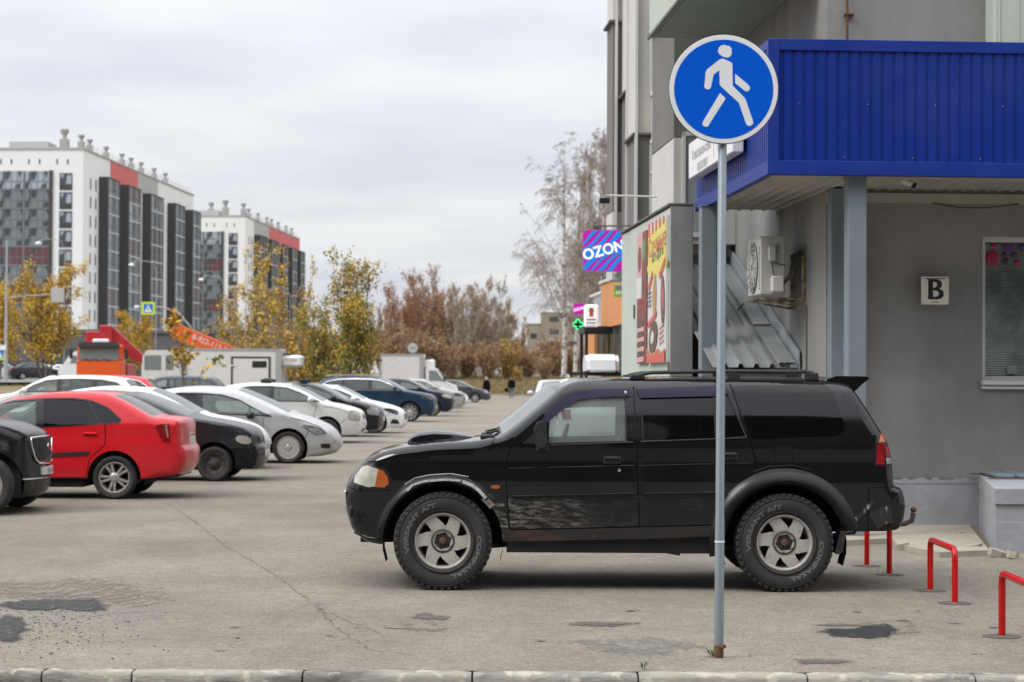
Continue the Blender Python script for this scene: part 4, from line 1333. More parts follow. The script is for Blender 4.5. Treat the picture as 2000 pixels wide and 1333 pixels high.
# --- red four-door saloon, tail towards the lane (front to -x)
RX = lambda u: (u - 888) / 560.0
RZ = lambda v: (1105 - v) / 560.0
def rp(*p): return [(RX(a), RZ(b)) for a, b in p]
W = .865
up = [(-3.45, .22, .05, 'k'), (-3.55, .40, .12), (-3.53, .55, .14), (-3.46, .68, .14), (-3.30, .80, .12), (-2.9, .90, .10), (-2.45, .965, .08), (-2.25, 1.0, .06, 'A'), (-1.75, 1.24, .06), (-1.50, 1.33, .06, 'B'), (RX(100), RZ(345), .07), (RX(300), RZ(303), .08),
      (RX(600), RZ(288), .08), (RX(760), RZ(296), .07), (RX(850), RZ(315), .06, 'C'), (RX(1000), RZ(375), .06), (RX(1225), RZ(474), .06, 'D'), (RX(1330), RZ(482), .07), (RX(1440), RZ(496), .07), (RX(1472), RZ(510), .06), (RX(1485), RZ(560), .08), (RX(1492), RZ(670), .10),
      (RX(1500), RZ(700), .09), (RX(1530), RZ(728), .12), (RX(1538), RZ(760), .14), (RX(1532), RZ(830), .14), (RX(1480), RZ(895), .10), (RX(1420), RZ(925), .04, 'k')]
low = [(RX(1420), RZ(925)), (RX(1105), RZ(950)), (RX(690), RZ(950)), (-2.0, .27), (-3.2, .24)]
wh = [dict(x=0, r=.298, ar=.362, ac=.305, spin=.2), dict(x=-2.60, r=.298, ar=.362, ac=.305)]
dlo = rp((-470, 560), (-330, 470), (-100, 385), (100, 348), (330, 330), (560, 328), (700, 348), (830, 400), (938, 492), (932, 522), (820, 530), (0, 580))
dlo = [(-2.13, 1.03)] + dlo[2:-1] + [(RX(0), RZ(578))]
x, y = stand(222, 976)
root, c = simple_car('parked_car', 'bright red four-door saloon with black door moulding and tail to the lane', 'car', up, low, wh, W, RZ(535), dlo,
    [(RX(322), .11, -.10), (RX(815), .022, -.62)], P['red'], (x, y + W, 0), group=ROW, style='double', rr=.70,
    lights=[('reversing_lamp', rp((1352, 535), (1372, 533), (1390, 630), (1376, 632)), 'lens_clear'), ('tail_light', rp((1262, 545), (1300, 530), (1392, 524), (1402, 600), (1412, 670), (1345, 668), (1318, 640)), 'lens_red'), ('headlight', [(-3.50, .60), (-3.44, .72), (-3.2, .78), (-3.15, .66)], 'lens_clear')],
    doors=[rp((815, 530), (820, 620), (816, 690), (780, 720), (700, 800), (672, 945)), rp((322, 350), (285, 570), (300, 760), (320, 945)), [(-2.12, 1.02), (-2.16, .8), (-2.05, .28)]],
    handles=[(RX(200), RZ(608)), (RX(700), RZ(602))], seats=(-1.25, -.45), mirror=(-1.95, 1.02), step=.05, plan_r=.10, bulge=.05, nose=.82,
    extra=[('door_moulding', rp((330, 755), (705, 738), (695, 768), (330, 785)), 'black_plastic', .012), ('sill', rp((-600, 940), (690, 936), (690, 952), (-600, 956)), 'dark_trim', -.01)],
    rear=[('number_plate', 'plate', -.26, .26, .60 + .14, .71 + .14), ('boot_trim', 'chrome', -.30, .30, .885, .905)])
MB().box(RX(200), -W + .10, .16, RX(640), W - .1, .26).build('sill_skirt', K['underbody'], root)

# --- black runabout saloon with oval lamps, nose to the lane
LX = lambda u: (u - 320) / 566.0
LZ = lambda v: (1252 - v) / 566.0
up = [(.78, .22, .04, 'k'), (.86, .27, .10), (.91, .40, .14), (.895, .52, .14), (.83, .60, .13), (.80, .70, .12), (.735, .80, .11), (.58, .87, .09), (.30, .925, .08), (-.12, .985, .07), (-.44, 1.04, .06, 'A'), (-.95, 1.24, .06), (-1.30, 1.36, .06, 'B'), (-1.55, 1.41, .07), (-2.0, 1.435, .08), (-2.5, 1.39, .07), (-2.75, 1.33, .06, 'C'), (-3.15, 1.08, .06, 'D'), (-3.55, 1.04, .07), (-3.62, .9, .08), (-3.66, .6, .12), (-3.6, .35, .08), (-3.5, .28, .04, 'k')]
low = [(-3.5, .28), (-2.0, .22), (.78, .22)]
wh = [dict(x=0, r=.280, ar=.345, ac=.29), dict(x=-2.52, r=.280, ar=.345, ac=.29)]
dlo = [(-.70, 1.03), (-.98, 1.17), (-1.32, 1.295), (-1.75, 1.335), (-2.3, 1.31), (-2.8, 1.15), (-2.85, 1.01)]
x, y = stand(417, 941)
Wl = .835
simple_car('parked_car', 'scruffy black saloon with oval yellowed headlamps and plain black steel wheels', 'car', up, low, wh, Wl, 1.0, dlo, [(-1.72, .09, .05)], P['charcoal'], (x, y + Wl, 0), group=ROW, style='steel', wmat='steel_black', rr=.62,
    lights=[('headlight', [(.44, .70), (.47, .645), (.58, .605), (.72, .60), (.775, .63), (.76, .69), (.66, .735), (.52, .745)], 'lens')],
    doors=[[(-.72, 1.02), (-.66, .8), (-.62, .30)], [(-1.72, 1.3), (-1.74, .9), (-1.74, .26)], [(-2.75, 1.0), (-2.7, .8), (-2.4, .62)]], handles=[(-1.5, .88), (-2.5, .88)], seats=(-1.5,), mirror=(-.82, 1.03), mirror_mat=K['black_plastic'],
    extra=[('bumper', [(.36, .20), (.36, .50), (.45, .53), (1.0, .53), (1.0, .2)], 'flare', .012)] if 'flare' in K else [],
    front=[('grille', 'dark_trim', -.34, .34, .60, .76), ('grille_bar', 'chrome', -.03, .03, .60, .77, dict(off=.022)), ('number_plate', 'plate', -.26, .26, .38, .49, dict(off=.02))], bulge=.08, nose=.76, seams=[[(.76, .745), (.55, .82), (.3, .87), (-.12, .93), (-.42, .975)], [(.36, .52), (.9, .54)]])

# --- white saloon squeezed between the black one and the silver one
up_s = [(.86, .20, .04, 'k'), (.95, .30, .12), (.98, .45, .15), (.95, .58, .15), (.86, .70, .13), (.70, .80, .11), (.35, .90, .09), (0, .96, .08), (-.18, .99, .06, 'A'), (-.70, 1.26, .06), (-1.05, 1.40, .06, 'B'), (-1.35, 1.465, .08), (-1.9, 1.48, .09), (-2.4, 1.42, .07), (-2.65, 1.36, .06, 'C'), (-3.15, 1.10, .06, 'D'), (-3.55, 1.06, .07), (-3.68, .95, .08), (-3.72, .6, .12), (-3.66, .35, .08), (-3.55, .28, .04, 'k')]
low_s = [(-3.55, .28), (-2.1, .22), (.86, .20)]
wh_s = [dict(x=0, r=.308, ar=.372, ac=.315), dict(x=-2.65, r=.308, ar=.372, ac=.315)]
dlo_s = [(-.22, 1.0), (-.72, 1.235), (-1.08, 1.36), (-1.45, 1.40), (-1.95, 1.40), (-2.45, 1.33), (-2.85, 1.13), (-2.9, 1.03)]
sedan = dict(up=up_s, low=low_s, wheels=wh_s, W=.87, belt=1.02, dlo=dlo_s, pillars=[(-1.42, .10, .06), (-2.42, .025, .12)])
def gen(base, label, mats, px_front, d, group=ROW, flip=False, dz=0.0, sc=1.0, front_x=.98, cat='car', name='parked_car', yaw=0.0, **kw):
    g = at(px_front, 740, d)
    q = dict(lights=[('headlight', [(.52, .74), (.60, .64), (.86, .62), (.90, .68), (.80, .76), (.62, .81)], 'lens_clear')],
        doors=[[(-.25, 1.0), (-.30, .8), (-.42, .28)], [(-1.42, 1.38), (-1.44, .9), (-1.42, .24)], [(-2.42, 1.0), (-2.36, .8), (-2.28, .62)]], handles=[(-1.2, .88), (-2.2, .90)], mirror=(-.42, 1.02), step=.09, seams=[[(.37, .50), (.50, .58), (.58, .64)], [(.62, .80), (.30, .875), (-.10, .935)]],
        front=[('grille', 'dark_trim', -.36, .36, .62, .74), ('number_plate', 'plate', -.26, .26, .44, .55, dict(off=.02)), ('lower_grille', 'dark_trim', -.45, .45, .26, .37)],
        rear=[('number_plate', 'plate', -.26, .26, .72, .83, dict(off=.02))])
    q['glassr'] = 'glass_half'
    q.update(kw)
    root, c = simple_car(name, label, cat, base['up'], base['low'], base['wheels'], base['W'], base['belt'], base['dlo'], base['pillars'], mats,
        (g.x - (front_x if not flip else -front_x) * sc, g.y + base['W'], dz), math.pi + yaw if flip else yaw, group, **q)
    root.scale = (sc, 1, sc)
    return root, c
gen(sedan, 'white saloon hidden behind the black runabout, slatted dark grille just showing', P['white'], 509, 37.0, seats=(-1.1,))

# --- silver saloon with plastic wheel covers
CX = lambda u: (u - 1010) / 471.0
CZ = lambda v: (1083 - v) / 471.0
def cp(*p): return [(CX(a), CZ(b)) for a, b in p]
up = [(CX(1200), CZ(1020), .03, 'k'), (CX(1330), CZ(1010), .08), (CX(1440), CZ(985), .12), (CX(1478), CZ(950), .14), (CX(1490), CZ(880), .15), (CX(1470), CZ(830), .15), (CX(1420), CZ(775), .13), (CX(1300), CZ(712), .11), (CX(1150), CZ(665), .09), (CX(1040), CZ(640), .07), (CX(1000), CZ(628), .06, 'A'), (CX(760), CZ(515), .05), (CX(535), CZ(425), .06, 'B'),
      (CX(420), CZ(400), .08), (CX(250), CZ(388), .09), (CX(60), CZ(392), .08), (CX(-150), CZ(420), .07), (CX(-220), CZ(440), .06, 'C'), (CX(-470), CZ(570), .06, 'D'), (CX(-640), CZ(590), .07), (CX(-690), CZ(640), .08), (CX(-705), CZ(800), .12), (CX(-670), CZ(930), .08), (CX(-620), CZ(970), .04, 'k')]
low = [(CX(-620), CZ(970)), (CX(-100), CZ(985)), (CX(840), CZ(985)), (CX(1200), CZ(1020))]
wh = [dict(x=0, r=.312, ar=.378, ac=.312, spin=.1), dict(x=-2.70, r=.312, ar=.378, ac=.312)]
dlo = cp((858, 652), (705, 580), (560, 500), (400, 455), (215, 440), (0, 440), (-160, 470), (-290, 560), (-300, 625), (0, 632), (250, 636))
x, y = stand(350 + 1010 / 4.76, 906)
Wc = .875
simple_car('parked_car', 'silver-grey saloon with slotted wheel covers and a black door mirror', 'car', up, low, wh, Wc, CZ(635), dlo, [(CX(655), .02, .0), (CX(210), .09, -.10)], P['silver'], (x, y + Wc, 0), group=ROW, style='cover', wmat='alloy', rr=.70,
    lights=[('headlight', cp((1165, 736), (1250, 745), (1335, 768), (1398, 806), (1300, 818), (1215, 775)), 'lens_clear'), ('fog_lamp', cp((1345, 900), (1440, 900), (1445, 945), (1350, 940)), 'dark_trim')],
    doors=[cp((860, 655), (785, 660), (780, 720), (785, 920)), cp((200, 440), (240, 636), (225, 800), (230, 960)), cp((-290, 630), (-280, 720), (-200, 800))], handles=[(CX(300), CZ(715)), (CX(-190), CZ(705))],
    glassr='glass_lilac', seats=(-1.3, -2.1), mirror=(CX(672), CZ(640)), mirror_mat=K['black_plastic'], step=.06,
    extra=[('bumper_crease', cp((1190, 930), (1335, 925), (1335, 938), (1190, 944)), 'paint', .010)],
    front=[('grille', 'dark_trim', -.34, .34, CZ(830), CZ(775)), ('number_plate', 'plate', -.26, .26, CZ(950), CZ(890), dict(off=.03)), ('lower_grille', 'dark_trim', -.46, .46, CZ(985), CZ(955))], bulge=.06, nose=.88, clear_n=2, seams=[cp((1190, 850), (1215, 800), (1225, 775)), cp((1400, 800), (1330, 745), (1180, 695), (1030, 660))])

# --- further along the same row
up_k = [(.86, .20, .04, 'k'), (.93, .32, .12), (.95, .50, .14), (.93, .68, .13), (.86, .80, .12), (.60, .90, .10), (.2, .985, .08), (-.10, 1.03, .06, 'A'), (-.62, 1.30, .06), (-.98, 1.44, .06, 'B'), (-1.35, 1.50, .08), (-1.9, 1.51, .09), (-2.4, 1.46, .07), (-2.70, 1.38, .06, 'C'), (-3.2, 1.12, .06, 'D'), (-3.55, 1.08, .07), (-3.68, .95, .08), (-3.72, .6, .12), (-3.66, .35, .08), (-3.55, .28, .04, 'k')]
boxy = dict(up=up_k, low=low_s, wheels=wh_s, W=.87, belt=1.06, dlo=[(-.18, 1.04), (-.66, 1.275), (-1.02, 1.405), (-1.45, 1.445), (-1.95, 1.44), (-2.45, 1.37), (-2.85, 1.16), (-2.9, 1.06)], pillars=[(-1.42, .10, .06), (-2.42, .025, .12)])
K['roof_foot'] = K['black_plastic']
r1, _ = gen(boxy, 'off-white saloon with a black roof-rack foot and square pale headlamps', P['offwhite'], 714, 52.0, nose=.90, seats=(-1.2, -2.0), step=.07, mirror=(-.40, 1.10),
    lights=[('headlight', [(.62, .72), (.64, .60), (.90, .58), (.92, .72), (.86, .79), (.68, .82)], 'lens')])
MB().bbox(-1.72, -.58, 1.49, -1.46, -.40, 1.62, .02).bbox(-1.72, .40, 1.49, -1.46, .58, 1.62, .02).box(-1.63, -.55, 1.60, -1.56, .55, 1.64).build('roof_bar', K['black_plastic'], r1, 40)
r2, _ = gen(boxy, 'black saloon with a roof-rack foot, between two white cars', P['black'], 749, 57.5, nose=.92, seats=(-1.2,), step=.07, mirror=(-.40, 1.10),
    lights=[('headlight', [(.55, .76), (.60, .63), (.90, .60), (.92, .74), (.86, .80), (.68, .83)], 'lens_clear')])
MB().bbox(-1.42, -.58, 1.49, -1.18, -.40, 1.62, .02).bbox(-1.42, .40, 1.49, -1.18, .58, 1.62, .02).box(-1.34, -.55, 1.60, -1.27, .55, 1.64).build('roof_bar', K['black_plastic'], r2, 40)
up_h = [(.82, .17, .04, 'k'), (.93, .25, .12), (.96, .42, .16), (.93, .58, .16), (.84, .69, .14), (.6, .79, .12), (.2, .89, .09), (-.15, .96, .07), (-.32, .99, .06, 'A'), (-.85, 1.25, .06), (-1.15, 1.37, .06, 'B'), (-1.5, 1.43, .09), (-2.1, 1.44, .09), (-2.7, 1.39, .08), (-3.1, 1.30, .06, 'C'), (-3.42, 1.05, .06, 'D'), (-3.50, .9, .10), (-3.52, .6, .12), (-3.46, .35, .08), (-3.35, .28, .04, 'k')]
hatch = dict(up=up_h, low=[(-3.35, .28), (-2.1, .20), (.82, .17)], wheels=[dict(x=0, r=.32, ar=.38, ac=.325), dict(x=-2.73, r=.32, ar=.38, ac=.325)], W=.88, belt=1.0,
    dlo=[(-.40, 1.0), (-.88, 1.22), (-1.2, 1.325), (-1.6, 1.36), (-2.2, 1.35), (-2.75, 1.27), (-2.95, 1.15), (-2.85, 1.05)], pillars=[(-1.55, .10, .06), (-2.45, .025, .12)])
gen(hatch, 'glossy white hatchback with slim dark headlamp and angular black bumper intake', P['white'], 795, 61.0, nose=.88, front_x=.97, seats=(-1.3,), step=.06, mirror=(-.62, 1.02), style='five',
    lights=[('headlight', [(.30, .735), (.42, .68), (.66, .60), (.78, .57), (.80, .645), (.70, .70), (.50, .74)], 'lens_dark'), ('bumper_intake', [(.53, .30), (.62, .44), (.80, .40), (.86, .28)], 'dark_trim')],
    front=[('grille', 'dark_trim', -.40, .40, .42, .62), ('number_plate', 'plate', -.26, .26, .28, .39, dict(off=.03)), ('lower_grille', 'dark_trim', -.5, .5, .20, .27)])
up_v = [(.78, .28, .04, 'k'), (.88, .38, .12), (.92, .55, .15), (.92, .78, .14), (.88, .92, .13), (.72, 1.02, .11), (.3, 1.10, .09), (-.10, 1.16, .07), (-.25, 1.19, .06, 'A'), (-.75, 1.46, .06), (-1.08, 1.60, .06, 'B'), (-1.4, 1.655, .08), (-2.0, 1.675, .09), (-2.7, 1.655, .08), (-3.15, 1.60, .07), (-3.32, 1.54, .06, 'C'), (-3.68, 1.14, .06, 'D'), (-3.76, .95, .10), (-3.80, .65, .13), (-3.72, .42, .08), (-3.6, .36, .04, 'k')]
suvb = dict(up=up_v, low=[(-3.6, .36), (-2.1, .27), (.78, .28)], wheels=[dict(x=0, r=.355, ar=.43, ac=.36), dict(x=-2.79, r=.355, ar=.43, ac=.36)], W=.90, belt=1.22,
    dlo=[(-.36, 1.20), (-.80, 1.43), (-1.12, 1.545), (-1.5, 1.585), (-2.1, 1.595), (-2.7, 1.57), (-3.12, 1.49), (-3.40, 1.30), (-3.38, 1.22)], pillars=[(-1.50, .11, .06), (-2.52, .10, .05)])
gen(suvb, 'dark blue sport-utility car with roof rails and bright many-spoke wheels', P['blue'], 848, 77.0, front_x=.92, seats=(-1.3, -2.2), step=.08, mirror=(-.55, 1.26), mirror_mat=K['black_plastic'], style='multi', rails=(-3.2, -1.2, 1.735, .60), chrome_line=True, rr=.72,
    lights=[('headlight', [(.42, .94), (.50, .86), (.80, .80), (.90, .84), (.84, .92), (.60, 1.0)], 'lens_dark')],
    doors=[[(-.40, 1.2), (-.42, .9), (-.52, .36)], [(-1.5, 1.55), (-1.52, 1.0), (-1.5, .34)], [(-2.55, 1.2), (-2.5, .95), (-2.4, .72)]], handles=[(-1.28, 1.06), (-2.3, 1.08)],
    front=[('grille', 'dark_trim', -.45, .45, .70, .92), ('number_plate', 'plate', -.26, .26, .50, .61, dict(off=.02)), ('lower_grille', 'dark_trim', -.5, .5, .34, .46)])
gen(suvb, 'very dark navy crossover parked just beyond the blue sport-utility car', P['navy'], 884, 88.0, sc=.96, front_x=.92, step=.1, mirror=(-.55, 1.26), style='five',
    lights=[('headlight', [(.42, .94), (.50, .86), (.80, .80), (.90, .84), (.84, .92), (.60, 1.0)], 'lens')], doors=[], handles=[])
gen(suvb, 'champagne-silver crossover with black grille surround, second beyond the blue one', P['tea'], 905, 99.0, sc=.95, front_x=.92, step=.1, mirror=(-.55, 1.26), style='star',
    lights=[('headlight', [(.42, .92), (.50, .86), (.80, .80), (.90, .84), (.84, .90), (.60, .97)], 'lens_dark')], doors=[], handles=[],
    front=[('grille', 'dark_trim', -.55, .55, .42, .92), ('number_plate', 'plate', -.26, .26, .50, .61, dict(off=.03))])
gen(sedan, 'white saloon nosing out beyond the champagne crossover', P['white'], 912, 112.0, step=.1, style='five')
gen(sedan, 'dark grey saloon with seven-spoke wheels parked last in the row', P['grey'], 957, 135.0, step=.08, style='star', wmat='silver', rr=.72)

# --- black crossover cut by the left edge
BX = lambda u: (u + 90) / 632.0
BZ = lambda v: (1240 - v) / 632.0
up = [(BX(100), BZ(1115), .03, 'k'), (BX(260), BZ(1105), .10), (BX(345), BZ(1080), .13), (BX(385), BZ(1030), .15), (BX(382), BZ(950), .15), (BX(372), BZ(860), .14), (BX(362), BZ(740), .13), (BX(350), BZ(655), .11), (BX(325), BZ(625), .10), (BX(200), BZ(582), .10), (BX(40), BZ(548), .09), (-.35, 1.16, .07), (-.55, 1.20, .06, 'A'), (-1.05, 1.46, .06), (-1.4, 1.60, .06, 'B'), (-1.7, 1.66, .08), (-2.3, 1.68, .09), (-3.0, 1.63, .08), (-3.4, 1.55, .06, 'C'), (-3.75, 1.16, .06, 'D'), (-3.82, .95, .10), (-3.85, .65, .13), (-3.75, .42, .08), (-3.6, .36, .04, 'k')]
x, y = stand(-36, 1008)
Wb = .92
rb, cb = simple_car('parked_car', 'black crossover with a big chrome-framed slatted grille', 'car', up, [(-3.6, .36), (-2.1, .27), (BX(100), BZ(1115))], [dict(x=0, r=.358, ar=.43, ac=.365), dict(x=-2.75, r=.358, ar=.43, ac=.365)], Wb, 1.2,
    [(-.62, 1.21), (-1.08, 1.42), (-1.4, 1.54), (-1.8, 1.59), (-2.4, 1.59), (-3.0, 1.54), (-3.4, 1.33), (-3.35, 1.23)], [(-1.75, .11, .06), (-2.75, .1, .05)], P['black'], (x, y + Wb, 0), group=ROW, style='five', seats=(-1.5,),
    lights=[('headlight', [(-.05, .84), (.10, .93), (.38, .90), (.42, .78), (.1, .77)], 'lens_dark'), ('fog_lamp_trim', [(-.05, .41), (.20, .42), (.23, .47), (-.05, .49)], 'chrome')],
    doors=[[(-.60, 1.2), (-.62, .9), (-.70, .36)], [(-1.75, 1.55), (-1.77, 1.0), (-1.75, .34)], [(-2.8, 1.2), (-2.75, .95), (-2.6, .72)]], handles=[(-1.5, 1.06), (-2.5, 1.08)], step=.06, plan_f=.34, bulge=.08, nose=.68, mirror=(-.8, 1.25),
    front=[('number_plate', 'plate', -.26, .26, BZ(945), BZ(885), dict(off=.035)), ('grille', 'dark_trim', -.50, .50, BZ(850), BZ(655), dict(off=.010, shape=lambda t: .72 + .28 * min(1, t * 2.2))), ('bumper_trim', 'chrome', -.62, .62, BZ(975), BZ(965), dict(off=.02))])
# chrome frame and slats of the grille
def nose_x(c, z, yv, off):
    o = c.up[:len(c.up) // 2]
    k = int(np.argmin(np.abs(o[:, 1] - z)))
    ye = max(float(c.base_w(o[k, 0:1], o[k, 1:2])[0] - o[k, 2]), .05)
    return c.strip_pt(k, max(-1, min(1, yv / ye)), off)[0]
def nose_tube(c, pts, r, name, mat, root, off=.014):
    return MB().tube([(nose_x(c, z, yv, off), yv, z) for yv, z in pts], r, 6).build(name, mat, root, 40)
zt, zb_ = BZ(652), BZ(852)
fr = [(-.52, zt), (-.56, zt - .03), (-.52, zt - .12), (-.42, zb_ + .06), (-.34, zb_), (0, zb_ - .01), (.34, zb_), (.42, zb_ + .06), (.52, zt - .12), (.56, zt - .03), (.52, zt), (.2, zt + .005), (-.2, zt + .005), (-.52, zt)]
nose_tube(cb, fr, .012, 'grille_frame', K['chrome'], rb, .02)
for k in range(15):
    yv = -.42 + .06 * k
    zlow = zb_ + .02 + max(0, abs(yv) - .30) * 1.0
    MB().tube([(nose_x(cb, z, yv, .018), yv, z) for z in np.linspace(zlow, zt - .02, 4)], .006, 5).build('grille_slat', K['chrome'] if k % 1 == 0 else K['silver'], rb, 40)
    MB().tube([(nose_x(cb, z, yv, .022), yv, z) for z in np.linspace(zlow, zlow + .05, 3)], .010, 5).build('grille_slat', K['chrome'], rb, 40)
MB().lathe([(.045, .0), (.045, .012), (0, .014)], 6, axis='x', c=(nose_x(cb, BZ(728), -.1, .02), 0, BZ(728))).build('emblem', K['chrome'], rb)
v, f = text_geo('226AYX 17', .085)
g = nose_x(cb, BZ(915), 0, .048)
MB().add([(g - .12 * abs(p[0]) ** 2, p[0], BZ(915) + p[1]) for p in v], f).build('plate_lettering', K['ink'], rb)

# --- second row, backs to the first
gen(suvb, 'white crossover facing away with sloping dark rear side glass, behind the red saloon', P['white'], -52, 58.0, flip=True, front_x=.92, group='cars of the second row', seats=(-1.3,), mirror=(-.55, 1.26), style='five', step=.08, back_glass='glass_tint',
    lights=[('headlight', [(.42, .94), (.50, .86), (.80, .80), (.90, .84), (.84, .92), (.60, 1.0)], 'lens_clear'), ('tail_light', [(-3.45, 1.12), (-3.74, 1.10), (-3.76, .98), (-3.5, 1.0)], 'lens_red')],
    doors=[[(-.40, 1.2), (-.42, .9), (-.52, .36)], [(-1.5, 1.55), (-1.52, 1.0), (-1.5, .34)], [(-2.55, 1.2), (-2.5, .95), (-2.4, .72)]], handles=[(-1.28, 1.06), (-2.3, 1.08)], front=())
rr_, _ = gen(suvb, 'red sport-utility car with a white window line, half hidden behind white roofs', P['red'], 40, 70.0, flip=True, front_x=.92, sc=1.0, group='cars of the second row', mirror=None, style='five', step=.08, doors=[], handles=[], front=(),
    lights=[('tail_light', [(-3.45, 1.20), (-3.66, 1.16), (-3.70, 1.0), (-3.5, 1.0)], 'lens_red')], chrome_line=True)
gen(suvb, 'slate grey estate car behind the small yellow-leaved tree', P['grey'], 210, 82.0, flip=True, front_x=.92, group='cars of the second row', mirror=None, step=.1, doors=[], handles=[], front=(), lights=[])

# --- cars by the shops
p = at(1181, 740, 36.6)
rw, cw = simple_car('parked_car', 'white sport-utility car with a white roof box parked along the shop fronts', 'car', up_v, suvb['low'], suvb['wheels'], .92, 1.22, suvb['dlo'], suvb['pillars'], P['white'], (p.x, p.y + 3.75, .0), R(90), 'cars parked along the shop fronts', step=.1, style='five', mirror=(-.55, 1.26), rails=(-3.0, -1.3, 1.73, .62), rear=[('number_plate', 'plate', -.26, .26, .72, .83), ('tail_light', 'lens_red', -.86, -.60, .95, 1.12), ('tail_light', 'lens_red', .60, .86, .95, 1.12)], back_glass='glass_tint')
bx = [(-3.0, 1.84), (-2.95, 2.02), (-2.6, 2.13), (-1.6, 2.13), (-1.1, 2.03), (-.95, 1.86), (-1.2, 1.80), (-2.8, 1.80)]
ob = MB()
for y0, y1, s_ in ((-.23, .23, 1.0), (-.30, .30, .90)):
    cx_, cz_ = -2.0, 1.95
    ob.prism([(cx_ + (a - cx_) * s_, cz_ + (b - cz_) * s_) for a, b in bx], y0, y1)
ob.build('roof_box', P['white'], rw, 40)
MB().box(-2.7, -.6, 1.735, -2.62, .6, 1.80).box(-1.5, -.6, 1.735, -1.42, .6, 1.80).prism([(-2.75, 1.74), (-2.5, 1.82), (-1.4, 1.82), (-1.2, 1.74)], -.3, .3).build('roof_bar', K['black_plastic'], rw)
p = at(1096, 740, 66.0)
simple_car('parked_car', 'pale silver saloon beyond the black off-roader windscreen, near the shop fronts', 'car', up_s, low_s, wh_s, .87, 1.02, dlo_s, sedan['pillars'], P['silver'], (p.x, p.y + .9, .12), R(-90), 'cars parked along the shop fronts', step=.1, mirror=(-.42, 1.06))
# the far street: cars beyond the verge
far = [(14, 193, 'white', sedan), (45, 185, 'offwhite', boxy), (62, 200, 'white', hatch), (118, 178, 'charcoal', sedan), (150, 196, 'silver', boxy)]
lab = ['white saloon parked in the street past the lamp post', 'cream boxy saloon in the street past the verge', 'white hatchback with red tail lamps in the far street', 'dark saloon with glowing red tail lamps near the orange lorry', 'silver saloon beside the parcel van in the far street']
for i, (px, d, col, b_) in enumerate(far):
    g = at(px, 722, d)
    r_, _ = gen(b_, lab[i], P[col], px, d, group='cars in the street past the verge', flip=(i % 2 == 0), step=.14, doors=[], handles=[], mirror=None, front=(), rear=(), yaw=R(25),
        lights=[('tail_light', [(-3.45, 1.0), (-3.70, .98), (-3.72, .85), (-3.5, .85)], 'lens_red')], dz=1.25)

# ------------------------------------------------------------------ lorries
P['orange'] = paint('orange_paint', (.72, .10, .012), rough=.35, dustmix=.12)
P['boomred'] = paint('boom_red_paint', (.36, .012, .02), rough=.4)
P['vanwhite'] = paint('van_white', (.60, .59, .565), rough=.42, dust=(.42, .39, .33), dustmix=.3)
K['screen'] = glass('lorry_screen', (.16, .17, .19), ior=1.8, pale_mix=.42)
def wheels_at(root, xs, r, W, tw=.28):
    add_wheels(root, [dict(x=x, r=r) for x in xs], W, 'steel', 'steel_black', tw=tw, rr=.55)

